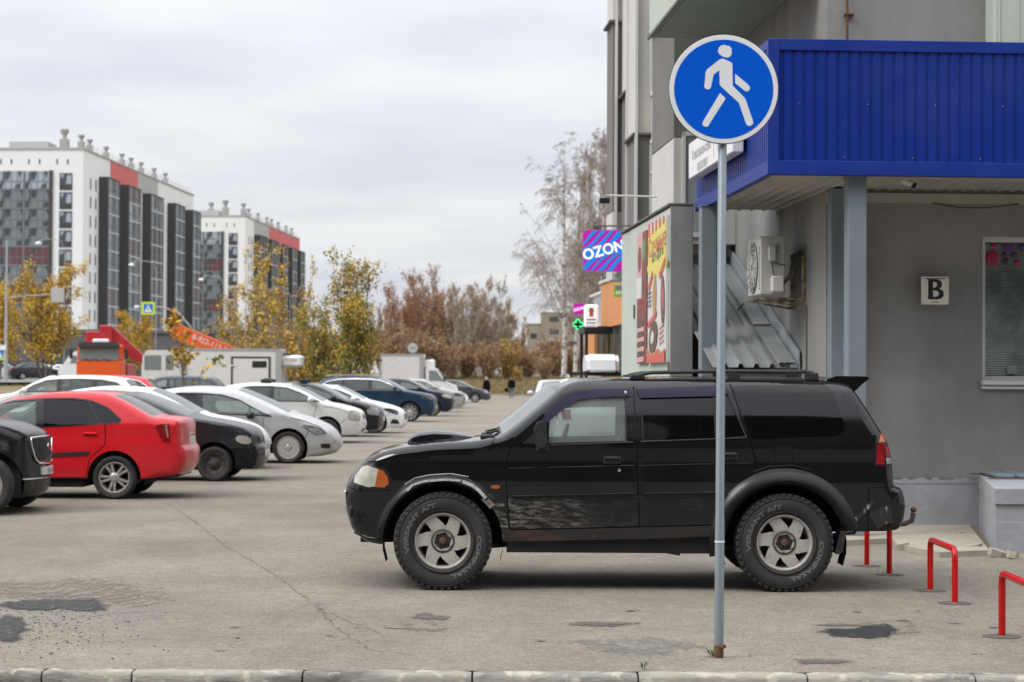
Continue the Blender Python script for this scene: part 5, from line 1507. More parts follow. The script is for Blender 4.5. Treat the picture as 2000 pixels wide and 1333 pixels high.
# refrigerated van: box body, side door, cooling unit, cab (nose to +x)
def reefer(label, px_l, d, L, with_door=True, dz=0.0, group='refrigerated vans beyond the parked rows', has_cab=True):
    g = at(px_l, 740, d)
    r = thing('refrigerated_van', label, 'van', (g.x, g.y + 1.0, dz), 0, group)
    MB().bbox(0, -1.0, .85, L, 1.0, 2.90, .03).build('cargo_box', P['vanwhite'], r, 30)
    for y_ in (-1.012, 1.012):
        MB().box(-.005, y_ - .012, 2.82, L + .005, y_ + .012, 2.92).box(-.005, y_ - .012, .83, L + .005, y_ + .012, .93).box(-.006, y_ - .012, .93, .07, y_ + .012, 2.82).box(L - .22, y_ - .012, .93, L + .006, y_ + .012, 2.82).build('edge_rail', K['alu'], r)
    if with_door:
        x0, x1 = L - 2.15, L - .52
        MB().box(x0 - .07, -1.030, 1.0, x0, -1.0, 2.56).box(x1, -1.030, 1.0, x1 + .07, -1.0, 2.56).box(x0, -1.030, 2.49, x1, -1.0, 2.56).build('door_seal', K['ink'], r)
        dr = MB().bbox(x0 + .03, -1.036, 1.0, x1 - .03, -1.0, 2.46, .008).build('side_door', P['vanwhite'], r, 30)
        MB().tube([(x0 - .1, -1.06, 2.14), (x0 + .14, -1.06, 2.16)], .02, 6).box(x0 - .03, -1.055, 2.1, x0 + .04, -1.036, 2.22).build('door_latch', K['chrome'], dr)
        MB().box(x1 - .75, -1.042, 2.06, x1 - .10, -1.030, 2.36).build('info_plate', K['ink'], dr)
    MB().bbox(L + .002, -.62, 2.10, L + (.55 if has_cab else .92), .62, 2.64, .10).build('cooling_unit', P['white'], r, 40)
    MB().bbox(L + .06, -.57, 2.64, L + .40, .57, 2.72, .03).build('cooling_vent', K['ink'], r, 40)
    if not has_cab:
        MB().box(.1, -.45, .55, L + .1, .45, .83).build('chassis', K['underbody'], r)
        wheels_at(r, (1.1, 2.2), .36, .98, .24)
        return r
    cab = [(L + .12, .55), (L + 1.75, .55), (L + 1.80, 1.0), (L + 1.70, 1.22), (L + 1.15, 1.45), (L + .72, 2.12), (L + .5, 2.20), (L + .12, 2.20)]
    mb = MB(); mb.prism(cab, -.92, .92); mb.build('cab', P['white'], r, 30, recalc=True)
    for sd in (-1, 1):
        MB().prism([(L + .28, 1.48), (L + 1.06, 1.46), (L + .68, 2.02), (L + .28, 2.04)], sd * .905, sd * .928).build('cab_window', K['screen'], r)
        MB().bbox(L + 1.05, sd * .95, 1.45, L + 1.15, sd * 1.12, 1.75, .03).build('cab_mirror', K['black_plastic'], r, 40)
    MB().add([(L + 1.163, -.8, 1.47), (L + 1.163, .8, 1.47), (L + .75, .72, 2.10), (L + .75, -.72, 2.10)], [(0, 1, 2, 3)]).build('windscreen', K['screen'], r)
    MB().box(.1, -.45, .55, L + 1.3, .45, .83).build('chassis', K['underbody'], r)
    wheels_at(r, (1.1, L + 1.0), .36, .98, .24)
    return r
K['alu'] = M('aluminium_trim', (.40, .40, .40), .45, metal=.5)
v1 = reefer('refrigerated van with a dark-framed side door in its cream box body', 363, 92.0, 4.25, has_cab=False)
v, f = text_geo('R  КЛИМАТ', .16)
MB().add([(4.25 + .45 + p[0] * .6, -.632, 2.40 + p[1]) for p in v], f).build('cooling_unit_lettering', P['boomred'], v1)
reefer('white refrigerated van with its cab peeping past the green maple', 742, 110.0, 2.35, with_door=False)

# orange lorry with a red aerial platform, seen from the front (nose to -y)
g = at(193, 740, 114.0)
lor = thing('crane_lorry', 'orange cab-over lorry carrying a folded dark red aerial platform', 'truck', (g.x, g.y, .45), R(4), 'crane lorries behind the parked rows')
MB().bbox(-1.25, 0, .95, 1.25, 1.9, 2.05, .06).bbox(-1.22, .05, 2.04, 1.22, 1.9, 2.95, .10).build('cab', P['orange'], lor, 30)
MB().add([(-1.10, -.008, 2.06), (1.10, -.008, 2.06), (1.06, .03, 2.80), (-1.06, .03, 2.80)], [(0, 1, 2, 3)]).build('windscreen', K['screen'], lor)
MB().prism([(-1.18, 2.83), (1.18, 2.83), (1.08, 3.02), (.9, 3.08), (-.9, 3.08), (-1.08, 3.02)], -.22, .35).build('sun_visor', P['grey'], lor, 30)
MB().box(-1.15, -.03, 1.08, 1.15, .0, 1.22).build('grille_slot', K['ink'], lor)
MB().bbox(-1.25, -.12, .55, 1.25, .2, .93, .05).build('bumper', P['orange'], lor, 30)
MB().bbox(-.42, .35, 3.02, .48, .62, 3.26, .06).build('beacon_bar', P['white'], lor, 40)
for sd in (-1, 1):
    MB().tube([(sd * 1.22, .1, 2.75), (sd * 1.52, -.1, 2.72), (sd * 1.52, -.1, 2.1)], .02, 6).bbox(sd * 1.42, -.16, 2.15, sd * 1.62, -.08, 2.68, .03).build('cab_mirror', K['black_plastic'], lor, 40)
    MB().bbox(sd * .75, -.135, .62, sd * 1.1, -.1, .80, .03).build('headlight', K['lens_clear'], lor, 40)
for k in range(3):
    MB().tube([(-.5 + .55 * k, -.03, 2.06), (-.9 + .55 * k, -.02, 2.18)], .014, 5).build('wiper', K['black_plastic'], lor)
MB().bbox(-.95, 1.2, 3.05, .15, 2.6, 3.70, .05).build('work_platform', P['boomred'], lor, 30)
MB().bbox(-.15, 1.1, 3.0, .55, 2.4, 4.05, .05).prism([(.5, 3.95), (.7, 3.85), (2.3, 2.35), (2.3, 1.9), (1.7, 2.1), (.5, 3.2)], 1.4, 1.9, mat=0).build('boom', P['boomred'], lor, 30)
MB().box(-1.2, 2.0, .8, 1.2, 7.5, 1.05).bbox(-1.2, 3.2, 1.05, 1.2, 7.4, 1.9, .04).build('bed', P['boomred'], lor, 30)
for y_ in (.9, 4.8, 6.1):
    for sd in (-1, 1):
        o = put('wheel', rim_mesh(.28, .3, 'steel', 'steel_black'), lor, (sd * 1.05, y_, .52), (0, 0, R(-90) if sd < 0 else R(90)))
        put('tyre', tyre_mesh(.52, .28, .3), o)
# white cab lorry with a lettered orange boom
g = at(285, 740, 101.0)
cl = thing('crane_lorry', 'white-cabbed lorry with a lettered orange crane boom over its bed', 'truck', (g.x, g.y, .25), 0, 'crane lorries behind the parked rows')
MB().prism([(0, .9), (1.95, .9), (1.95, 2.55), (1.7, 2.68), (.25, 2.68), (.05, 2.4), (-.02, 1.7)], -1.15, 1.15).build('cab', P['vanwhite'], cl, 30)
for x0, x1 in ((.12, .95), (1.15, 1.55)):
    MB().bbox(x0, -1.165, 1.72, x1, -1.13, 2.42, .02).build('cab_window', K['screen'], cl, 30)
MB().bbox(1.95, -1.1, .75, 6.9, 1.1, 1.55, .05).build('bed', P['grey'], cl, 30)
bm_ = [(1.30, 3.50), (1.45, 3.92), (1.9, 3.86), (4.6, 2.75), (4.75, 2.35), (3.9, 2.42), (2.0, 3.05), (1.45, 3.22)]
MB().prism(bm_, -.62, -.10).build('boom', P['orange'], cl, 30)
v, f = text_geo('8-922-113-30', .40)
an = math.atan2(2.75 - 3.86, 4.6 - 1.9)
cbm = [c_ for c_ in cl.children if c_.name.startswith('boom')][0]
MB().add([(3.30 + p[0] * .92 * math.cos(an) - p[1] * math.sin(an), -.628, 2.98 + p[0] * .92 * math.sin(an) + p[1] * math.cos(an)) for p in v], f).build('boom_lettering', P['white'], cbm)
MB().bbox(2.7, -.5, 1.55, 3.4, .5, 2.8, .05).build('crane_post', P['orange'], cl, 30)
wheels_at(cl, (.95, 4.4, 5.7), .5, 1.15, .3)
# small vans in the far street
g = at(118, 740, 172.0)
pv = thing('parcel_van', 'white parcel van beside the far street, nose hidden by the yellow poplar', 'van', (g.x, g.y, 1.25), 0)
MB().prism([(0, .4), (4.9, .4), (4.9, 2.3), (4.7, 2.45), (1.5, 2.45), (1.0, 2.2), (.45, 1.35), (.05, 1.1)], -.95, .95).build('body', P['white'], pv, 30)
MB().prism([(1.0, 1.4), (1.9, 1.4), (1.9, 2.05), (1.25, 2.05)], -.97, -.94).build('cab_window', K['screen'], pv)
wheels_at(pv, (.9, 4.0), .34, .96, .22)
# ------------------------------------------------------------------ pedestrian sign on its pole
K['zinc'] = M('galvanised_pole', (.245, .285, .31), .42, metal=.35, col2=(.19, .22, .24), scale=6, mix=.8, stretch=(1, 1, .4), speck=(.06, .06, .055), speck_scale=40, speck_th=.74)
K['sign_blue'] = M('sign_blue', (.0, .098, .62), .45, col2=(.0, .088, .56), scale=3, mix=.5, spec=.12)
K['sign_white'] = M('sign_white', (.76, .77, .78), .4, col2=(.70, .70, .69), scale=5, mix=.4)
K['rust'] = M('rust', (.16, .075, .03), .85, col2=(.07, .03, .015), scale=25, mix=.9, bump=.8, bscale=70)
g0 = gnd(1404, 1285)
g1 = at(1411, 287, g0.y)
pole_tilt = math.atan2(g1.x - g0.x, g1.z)
sg = thing('road_sign', 'round blue pedestrian path sign on a grey steel pole', 'sign', g0)
sg.rotation_euler = (0, pole_tilt, 0)
Hs = 3.46
rs = .329
MB().lathe([(.0285, .075), (.0285, .86), (.0268, .865), (.0265, 3.52), (.02, 3.53), (0, 3.53)], 20, axis='z').build('pole', K['zinc'], sg, 40)
MB().lathe([(.027, 0), (.029, .02), (.0282, .10), (.0275, .11), (0, .11)], 18, axis='z').build('pole_foot', K['rust'], sg, 40)
MB().tube([(.01, -.02, .07), (.03, -.05, .075)], .013, 6).build('bolt', K['rust'], sg)
MB().lathe([(.0305, .70), (.0305, .712)], 18, axis='z').build('weld_ring', K['sign_white'], sg, 40)
ys = -.045
disc = MB().lathe([(rs, ys + .006), (rs + .003, ys + .003), (rs + .003, ys - .002), (rs, ys - .004), (0, ys - .004)], 72, c=(0, 0, Hs)).lathe([(0, ys + .004), (rs, ys + .006)], 72, c=(0, 0, Hs)).build('sign_plate', K['sign_white'], sg, 30)
MB().lathe([(.302, ys - .0045), (.302, ys - .0056), (0, ys - .0056)], 72, c=(0, 0, Hs)).build('blue_field', K['sign_blue'], disc, 30)
MB().lathe([(rs + .0032, ys - .003), (rs + .0055, ys + .0), (rs + .0055, ys + .012), (rs - .01, ys + .014)], 72, c=(0, 0, Hs)).build('sign_rim', K['ink'], disc, 30)
# walking figure: pixels of the sign at 3.174 px per unit, centre (750, 570), radius 337
def sp(*pts): return [((u - 750) / 337 * rs, Hs - (v - 570) / 337 * rs) for u, v in pts]
def arc(cx, cy, r, a0, a1, n=8):
    return [(cx + r * math.cos(R(a0 + (a1 - a0) * k / n)), cy - r * math.sin(R(a0 + (a1 - a0) * k / n))) for k in range(n + 1)]
fig = MB()
yf0, yf1 = ys - .0058, ys - .0070
head = [(718, 310), (735, 295), (755, 294), (785, 302), (797, 315), (799, 345), (790, 365), (775, 374), (745, 368), (722, 352), (712, 335)]
body = [(735, 380), (748, 381), (795, 402), (803, 410), (806, 548), (880, 622), (888, 638), (932, 760)] + arc(912, 776, 23, 30, -170, 8) + [(845, 655), (735, 555), (725, 540), (722, 452), (686, 480), (671, 558)] + arc(650, 552, 21, -20, -190, 7) + [(637, 462), (645, 448), (722, 386)]
arm = [(820, 473), (902, 540)] + arc(893, 562, 21, 60, -130, 7) + [(822, 532)]
leg = [(727, 595), (763, 628), (660, 792)] + arc(641, 785, 22, -30, -210, 7)[0:] 
for p in (head, body, arm, leg):
    fig.prism(sp(*p), yf0, yf1)
fig.build('walker_symbol', K['sign_white'], disc)

# ------------------------------------------------------------------ red hoop barriers
K['red_steel'] = M('red_steel', (.46, .004, .006), .30, col2=(.36, .006, .006), scale=8, mix=.6, spec=.4, speck=(.10, .06, .05), speck_scale=35, speck_th=.76)
def hoop(pa, pb, h, label, r=.024):
    a, b = gnd(*pa), gnd(*pb)
    t = thing('hoop_barrier', label, 'barrier', (a.x, a.y, 0), 0, 'red hoop barriers along the pavement')
    L = Vector((b.x - a.x, b.y - a.y, 0)); n = L.normalized()
    rr = .07; pts = [(0, 0, -.05), (0, 0, h - rr)]
    for k in range(1, 7):
        q = R(90 * k / 6); pts.append(tuple(n * (rr - rr * math.cos(q)) + Vector((0, 0, h - rr + rr * math.sin(q)))))
    for k in range(0, 7):
        q = R(90 * k / 6); pts.append(tuple(L - n * (rr - rr * math.sin(q)) + Vector((0, 0, h - rr + rr * math.cos(q)))))
    pts.append((L.x, L.y, -.05))
    MB().tube(pts, r, 16).build('hoop', K['red_steel'], t, 50)
    for p in (Vector((0, 0, 0)), L):
        MB().lathe([(.13, .0035), (.06, .008), (.03, .012)], 14, axis='z', c=tuple(p)).build('asphalt_collar', K['damp'], t)
        MB().lathe([(r + .001, .0), (r + .003, .004)], 16, axis='z', c=(p.x, p.y, h - .09)).build('weld_seam', K['red_steel'], t)
    return t
hoop((1693, 1106), (1737, 1123), .46, 'red steel hoop half hidden behind the rear of the black off-roader')
hoop((1817, 1154), (1865, 1179), .41, 'whole red steel hoop standing clear in the middle of the pavement')
hoop((1957, 1244), (2040, 1292), .42, 'red steel hoop cut off by the picture edge')

# ------------------------------------------------------------------ the corner building
BT = math.atan(.065)
bo = Vector((3.56, 23.2, 0))
def fb(a, b):      # building frame to world
    return bo + Vector((math.cos(BT) * a - math.sin(BT) * b, math.sin(BT) * a + math.cos(BT) * b, 0))
def bthing(name, label, cat, a=0, b=0, z=0, group=None):
    p_ = fb(a, b); return thing(name, label, cat, (p_.x, p_.y, z), BT, group)
K['render_grey'] = M('grey_render', (.272, .266, .258), .92, col2=(.195, .191, .186), scale=.9, mix=.8, stretch=(1.5, 1.5, .35), detail=10, lo=.36, hi=.66, bump=.35, bscale=70, blotch=(.345, .337, .326), blotch_scale=.8, blotch_lo=.48, blotch_hi=.70, blotch_mix=.7)
K['plinth'] = M('plinth_paint', (.33, .34, .365), .85, col2=(.245, .25, .268), scale=2.4, mix=.8, detail=8, bump=.6, bscale=14)
K['panel_grey'] = M('panel_grey', (.165, .16, .152), .85, col2=(.14, .135, .13), scale=1.2, mix=.7, bump=.2)
K['panel_white'] = M('panel_white', (.56, .55, .52), .8, col2=(.48, .47, .44), scale=1.1, mix=.7)
K['frame_white'] = M('window_frame_white', (.62, .62, .61), .5)
K['cap'] = M('ledge_cap', (.10, .098, .095), .7, col2=(.2, .19, .18), scale=3, mix=.5)
K['pane'] = glass('shop_pane', (.95, .97, .96), ior=1.45)
def window_pane_mat(name, col, rough=.08):
    return M(name, col, rough, col2=tuple(c * 2.2 + .01 for c in col), scale=.5, mix=.5, spec=.6)
K['dark_pane'] = window_pane_mat('dark_pane', (.045, .052, .058))
K['light_pane'] = window_pane_mat('light_pane', (.22, .24, .25))
K['mint'] = M('mint_paint', (.47, .52, .46), .8, col2=(.40, .45, .41), scale=1.4, mix=.7, stretch=(1, 1, .5), speck=(.2, .2, .18), speck_scale=9, speck_th=.74)
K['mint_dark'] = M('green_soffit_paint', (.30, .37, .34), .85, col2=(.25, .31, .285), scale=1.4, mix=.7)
bld = bthing('corner_building', 'tall grey rendered apartment block with shop floor at the street corner', 'building')
BH = 27.0
# walls: the front is at b=0, the long side at a=0; the shop-window opening is left out
w0, w1, wz0, wz1 = 1.80, 3.4, 1.69, 3.33
wall = MB()
wall.box(0, 0, .57, w0, .4, BH).box(w0, 0, .57, w1, .4, wz0).box(w0, 0, wz1, w1, .4, BH).box(w1, 0, .57, 16, .4, BH)
wall.box(0, .4, .57, .4, 13.4, BH).box(0, 13.4, 0, .4, 26.6, 3.4).box(.4, 13.0, .57, 16, 13.4, BH)
wall.box(0.4, .4, BH - .3, 16, 13, BH).box(-.02, -.02, 0, 0, 13.4, .0001)
wall.build('wall', K['render_grey'], bld)
MB().bbox(-.06, -.07, -.1, 16, .0, .57, .03).box(-.06, 0, -.1, 0, 18, .50).build('plinth', K['plinth'], bld, 40)
MB().box(0.0, -.05, 3.70, 16, 0, 3.81).build('header_beam', M('cream_board', (.44, .41, .34), .8, col2=(.30, .28, .24), scale=3, mix=.6), bld)
rl = random.Random(4); n_ = 60
top_ = [(i_ * .05, .566 + (rl.uniform(.004, .022) if rl.random() < .45 else 0)) for i_ in range(n_)]
MB().prism([(p_[0], p_[1]) for p_ in top_] + [((n_ - 1) * .05, .52), (0, .52)], -.076, -.03).build('chipped_lip', K['plinth'], bld)
# shop window
fr = MB()
fr.box(w0, .06, wz0, w0 + .05, .13, wz1).box(w1 - .05, .06, wz0, w1, .13, wz1).box(w0 + .05, .06, wz1 - .06, w1 - .05, .13, wz1).box(w0 + .05, .06, wz0, w1 - .05, .13, wz0 + .05).box((w0 + w1) / 2 - .03, .06, wz0 + .05, (w0 + w1) / 2 + .03, .13, wz1 - .06)
win = fr.build('shop_window', K['frame_white'], bld)
MB().box(w0 + .05, .095, wz0 + .05, w1 - .05, .10, wz1 - .06).build('pane', K['pane'], win)
MB().bbox(w0 - .02, -.09, wz0 - .055, w1 + .02, .06, wz0, .01).bbox(w0 - .02, -.06, wz0 - .10, w1 + .02, .0, wz0 - .06, .01).build('sill', K['frame_white'], win, 30)
K['slat'] = M('blind_slat', (.82, .88, .84), .6, col2=(.42, .48, .45), scale=2.5, mix=.9, lo=.42, hi=.6)
bl = MB()
z = wz0 + .06
while z < wz1 - .08:
    bl.add([(w0 + .06, .13, z), (w1 - .06, .13, z), (w1 - .06, .139, z + .0225), (w0 + .06, .139, z + .0225)], [(0, 1, 2, 3)]); z += .0265
o = bl.build('blind_slats', K['slat'], win); o['kind'] = 'stuff'
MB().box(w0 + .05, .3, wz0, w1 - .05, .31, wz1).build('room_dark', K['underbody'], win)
P_ball = [K_ for K_ in ()]
for nm, c1 in (('ball_purple', (.09, .022, .13)), ('ball_pink', (.36, .016, .085)), ('ball_violet', (.06, .03, .13))):
    K[nm] = M(nm, c1, .35)
def dome(x, z, r_, mat):
    MB().lathe([(r_, .094), (r_ * .93, .090), (r_ * .6, .084), (0, .081)], 24, c=(x, 0, z)).build('ball_sticker', K[mat], win, 60)
for px, py, r_, mt in ((1934, 466, .036, 'ball_purple'), (1946, 479, .037, 'ball_pink'), (1944, 504, .088, 'ball_pink'), (1977, 477, .085, 'ball_purple'), (1968, 497, .036, 'ball_violet'), (1987, 498, .036, 'ball_purple'), (1971, 510, .035, 'ball_violet'), (1993, 513, .036, 'ball_pink'), (2003, 482, .04, 'ball_violet')):
    q = at(px, py, 23.32)
    a_ = (q - bo); dome(a_.x * math.cos(BT) + a_.y * math.sin(BT), q.z, r_, mt)
q = at(1982, 724, 23.3); a_ = (q - bo); ax = a_.x * math.cos(BT) + a_.y * math.sin(BT)
MB().box(ax - .05, .088, q.z - .04, ax + .06, .093, q.z + .05).build('notice', K['light_pane'], win)
# upper floor: pale balcony front at the corner of the view, rusty pipe
q = at(1933, 40, 23.1); ax = (q - bo).x
MB().bbox(ax, -.35, 5.4, ax + 3.2, .0, 8.4, .02).build('balcony_front', K['mint'], bld, 30)
for k in range(9):
    MB().box(ax + .05 + .22 * k, -.362, 5.5, ax + .065 + .22 * k, -.35, 8.3).build('panel_joint', K['panel_white'], bld)
q = at(1656, 40, 23.1); ax = (q - bo).x
MB().tube([(ax, -.05, 3.82), (ax, -.05, 9.0)], .016, 8).bbox(ax - .03, -.07, 5.82, ax + .08, 0, 5.85, .005).build('gas_pipe', K['rust'], bld, 40)
# bay fronts of the upper floors on the long side (outer faces at a=-prot)
def bay(b0, b1, prot, segs, wname=None):
    """segs: list of (z0, z1, material)"""
    for z0, z1, mt in segs:
        MB().bbox(-prot, b0, z0, 0.0, b1, z1 - .012, .006).build('bay_panel', K[mt], bld, 30)
    for z0, z1, mt in segs:
        if mt == 'panel_grey':
            MB().bbox(-prot - .07, b0 - .06, z1 - .012, 0, b1 + .02, z1 + .035, .01).build('bay_ledge', K['cap'], bld, 30)
def bay_windows(a, b0, b1, zs, face='side'):
    for z0 in zs:
        fr = MB(); z1 = z0 + 1.5
        if face == 'side':
            fr.box(a - .03, b0, z0, a + .02, b0 + .06, z1).box(a - .03, b1 - .06, z0, a + .02, b1, z1).box(a - .03, b0, z1 - .06, a + .02, b1, z1).box(a - .03, b0, z0, a + .02, b1, z0 + .06).box(a - .03, (b0 + b1) / 2 - .03, z0, a + .02, (b0 + b1) / 2 + .03, z1).box(a - .03, b0, z0 + .95, a + .02, b1, z0 + 1.0)
            f_ = fr.build('window', K['frame_white'], bld)
            MB().box(a - .012, b0 + .06, z0 + .06, a - .004, b1 - .06, z1 - .06).build('pane', K['light_pane'], f_)
        else:
            fr.box(a, b0 - .04, z0, a + .05, b0 + .01, z1).box(b1 - .05, b0 - .04, z0, b1, b0 + .01, z1).box(a, b0 - .04, z1 - .06, b1, b0 + .01, z1).box(a, b0 - .04, z0, b1, b0 + .01, z0 + .06)
            f_ = fr.build('window', K['frame_white'], bld)
            MB().box(a + .05, b0 - .015, z0 + .06, b1 - .05, b0 - .005, z1 - .06).build('pane', K['light_pane'], f_)
zz = [4.5 + 3.0 * k for k in range(8)]
# near bay: white below, tall grey panel above
bay(5.9, 8.2, .90, [(3.6, 5.12, 'panel_white'), (5.12, 6.95, 'panel_grey'), (6.95, 8.4, 'panel_white'), (8.4, 10.2, 'panel_grey'), (10.2, 11.6, 'panel_white')] + [(11.6 + 1.5 * k, 13.1 + 1.5 * k, ['panel_grey', 'panel_white'][k % 2]) for k in range(9)])
bay_windows(-.78, 5.9, 0.0 - .3, [3.7, 6.9], 'front')
bay(8.2, 9.7, .72, [(3.4, 26.5, 'panel_white')]); bay_windows(-.72, 8.28, 9.62, [4.0, 6.2, 8.3, 10.5, 12.7])
bay(9.7, 10.9, .95, [(3.4, 5.6, 'panel_grey'), (5.6, 8.5, 'panel_white'), (8.5, 10.4, 'panel_grey'), (10.4, 13.4, 'panel_white'), (13.4, 26, 'panel_grey')])
bay(10.9, 12.5, .86, [(3.4, 6.55, 'panel_grey'), (6.55, 8.4, 'panel_white'), (8.4, 11.4, 'panel_white'), (11.4, 26, 'panel_grey')])
bay(12.5, 13.4, 1.02, [(3.4, 4.6, 'panel_white'), (4.6, 7.9, 'panel_grey'), (7.9, 11.4, 'panel_white'), (11.4, 26, 'panel_grey')])
for b0 in (9.66, 10.86, 12.46):
    MB().box(-.985, b0 - .03, 3.5, -.94, b0 + .03, 12.5).build('cover_strip', K['frame_white'], bld)
# balcony overhead
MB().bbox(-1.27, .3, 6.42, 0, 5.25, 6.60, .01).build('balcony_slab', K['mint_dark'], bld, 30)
MB().bbox(-1.33, .3, 6.44, -1.272, 5.31, 7.6, .008).bbox(-1.27, 5.252, 6.44, 0, 5.31, 7.6, .008).build('balcony_parapet', K['mint'], bld, 30)
MB().box(-1.36, .3, 6.40, -1.332, 5.33, 6.44).build('drip_edge', K['cap'], bld)
MB().tube([(-1.1, 6.4, 6.9), (-1.2, 6.3, 7.2)], .01, 5).build('bracket', K['cap'], bld)

# ------------------------------------------------------------------ blue canopy on posts
K['blue_sheet'] = M('blue_sheet', (.0035, .023, .225), .48, spec=.22, col2=(.006, .030, .20), scale=.9, mix=.8, blotch=(.030, .055, .23), blotch_scale=.7, blotch_lo=.52, blotch_hi=.75, blotch_mix=.5, bump=.25, bscale=2.2, speck=(.35, .38, .5), speck_scale=7, speck_th=.80, speck_mix=.6)
K['blue_flash'] = M('blue_flashing', (.005, .026, .225), .5, spec=.25, col2=(.02, .05, .28), scale=2, mix=.4)
K['soffit'] = M('soffit_sheet', (.44, .42, .375), .7, col2=(.34, .32, .28), scale=1.1, mix=.8, speck=(.06, .05, .04), speck_scale=5, speck_th=.82)
K['post'] = M('post_grey', (.19, .225, .255), .55, col2=(.16, .19, .21), scale=1.5, mix=.7, speck=(.3, .3, .3), speck_scale=20, speck_th=.78, speck_mix=.3)
can = bthing('entrance_canopy', 'blue profiled-sheet canopy on grey posts wrapping round the building corner', 'canopy')
CZ0, CZ1, CA, CB0, CB1, CR = 3.85, 5.24, -1.0, -1.85, 3.0, 14.0
def corrug(p0, p1, z0, z1, pitch, depth, nrm):
    """profiled sheet between two plan points: one cassette of one pitch"""
    p0, p1 = Vector(p0), Vector(p1); L = (p1 - p0).length; t = (p1 - p0) / L
    n = int(round(L / pitch)); w_ = L / n
    for k in range(n):
        prof = [(.0, 0), (.012, 0), (.020, depth), (w_ - .020, depth), (w_ - .012, 0), (w_, 0)]
        vs = []
        for x, d_ in prof:
            q = p0 + t * (k * w_ + x) + Vector(nrm) * d_
            vs += [(q.x, q.y, z0), (q.x, q.y, z1)]
        yield vs, [(2 * i, 2 * i + 2, 2 * i + 3, 2 * i + 1) for i in range(5)]
for vs, fs in corrug((CA, CB0), (CR, CB0), CZ0 + .1, CZ1 - .1, .118, .012, (0, -1)):
    MB().add(vs, fs).build('sheet_rib', K['blue_sheet'], can)
for vs, fs in corrug((CA, CB1), (CA, CB0), CZ0 + .1, CZ1 - .1, .118, .022, (-1, 0)):
    MB().add(vs, fs).build('sheet_rib', K['blue_sheet'], can)
MB().bbox(CA - .02, CB0 - .030, CZ1 - .12, CR, CB0 + .05, CZ1, .005).build('top_flashing', K['blue_flash'], can, 30)
MB().bbox(CA - .03, CB0 - .032, CZ0 - .03, CR, CB0 + .06, CZ0 + .12, .005).build('bottom_flashing', K['blue_flash'], can, 30)
MB().bbox(CA - .032, CB0 - .02, CZ1 - .10, CA + .05, CB1, CZ1 - .003, .005).build('top_flashing', K['blue_flash'], can, 30)
MB().bbox(CA - .034, CB0 - .02, CZ0 - .027, CA + .05, CB1, CZ0 + .12, .005).build('bottom_flashing', K['blue_flash'], can, 30)
MB().bbox(CA - .036, CB0 - .036, CZ0 - .02, CA + .08, CB0 + .03, CZ1 - .005, .004).build('corner_flashing', K['blue_flash'], can, 30)
MB().box(CA + .02, CB0 + .06, CZ1 - .06, CR, -.01, CZ1 - .02).box(CA + .02, -.01, CZ1 - .06, -.01, CB1, CZ1 - .02).build('deck', K['cap'], can)
# soffit boards run front to back, ribbed
def soffit(x0, x1, y0, y1, step):
    n = int((x1 - x0) / step)
    for k in range(n):
        xa = x0 + (x1 - x0) * k / n; xb = x0 + (x1 - x0) * (k + 1) / n
        z_ = CZ0 - .012
        MB().add([(xa, y0, z_), (xa, y1, z_), (xa + .03, y0, z_ + .02), (xa + .03, y1, z_ + .02), (xb - .02, y0, z_ + .02), (xb - .02, y1, z_ + .02), (xb, y0, z_), (xb, y1, z_)],
                 [(0, 1, 3, 2), (2, 3, 5, 4), (4, 5, 7, 6)]).build('soffit_board', K['soffit'], can)
soffit(CA + .05, 0, CB0 + .05, CB1, .14)
soffit(0, CR, CB0 + .05, 0, .14)
for k in range(9):
    MB().lathe([(.012, .0), (0, -.006)], 6, axis='z', c=(CA + .12 + .1 * k, .2 + .35 * (k % 3), CZ0 - .006)).build('soffit_screw', K['cap'], can)
for a, b, z0 in ((-.05, -1.62, 0), (.10, -.14, 0), (CA + .0, 2.2, 0)):
    MB().bbox(a - .10, b - .10, z0, a + .10, b + .10, CZ0 - .02, .012).bbox(a - .115, b - .115, CZ0 - .03, a + .115, b + .115, CZ0 - .012, .003).build('post', K['post'], can, 30)
for k in range(22):
    for z_ in (CZ0 + .16, (CZ0 + CZ1) / 2 + .02):
        if (k * 7 + int(z_ * 10)) % 3: continue
        MB().lathe([(.010, .0), (.008, -.006), (0, -.007)], 8, c=(CA + .3 + k * .24, CB0 - .012, z_)).build('screw', K['cap'], can)
# address board on the canopy side
bd = bthing('address_board', 'white street-name board fixed to the canopy side, lettering faded', 'sign', CA - .06, 0, 0)
ab0, ab1, az0, az1 = -.62, 2.55, 4.19, 4.64
MB().bbox(-.13, ab0, az0, .0, ab1, az1, .01).build('board', K['sign_white'], bd, 30)
K['faded'] = M('faded_lettering', (.40, .40, .40), .7)
for txt, sz, bb, zc in (('Комсомольский', .20, 1.55, 4.45), ('проспект', .20, 1.45, 4.28), ('1', .34, .35, 4.42)):
    v, f = text_geo(txt, sz)
    MB().add([(-.133, bb - p[0] * .9, zc + p[1] * .9) for p in v], f).build('lettering', K['faded'], bd)
MB().box(-.134, .62, 4.27, -.130, .635, 4.60).build('divider_line', K['faded'], bd)
MB().tube([(1.2, -.06, 3.70), (1.5, -.07, 3.655), (1.8, -.07, 3.65), (2.2, -.06, 3.70)], .006, 5).build('cable', K['ink'], bld)
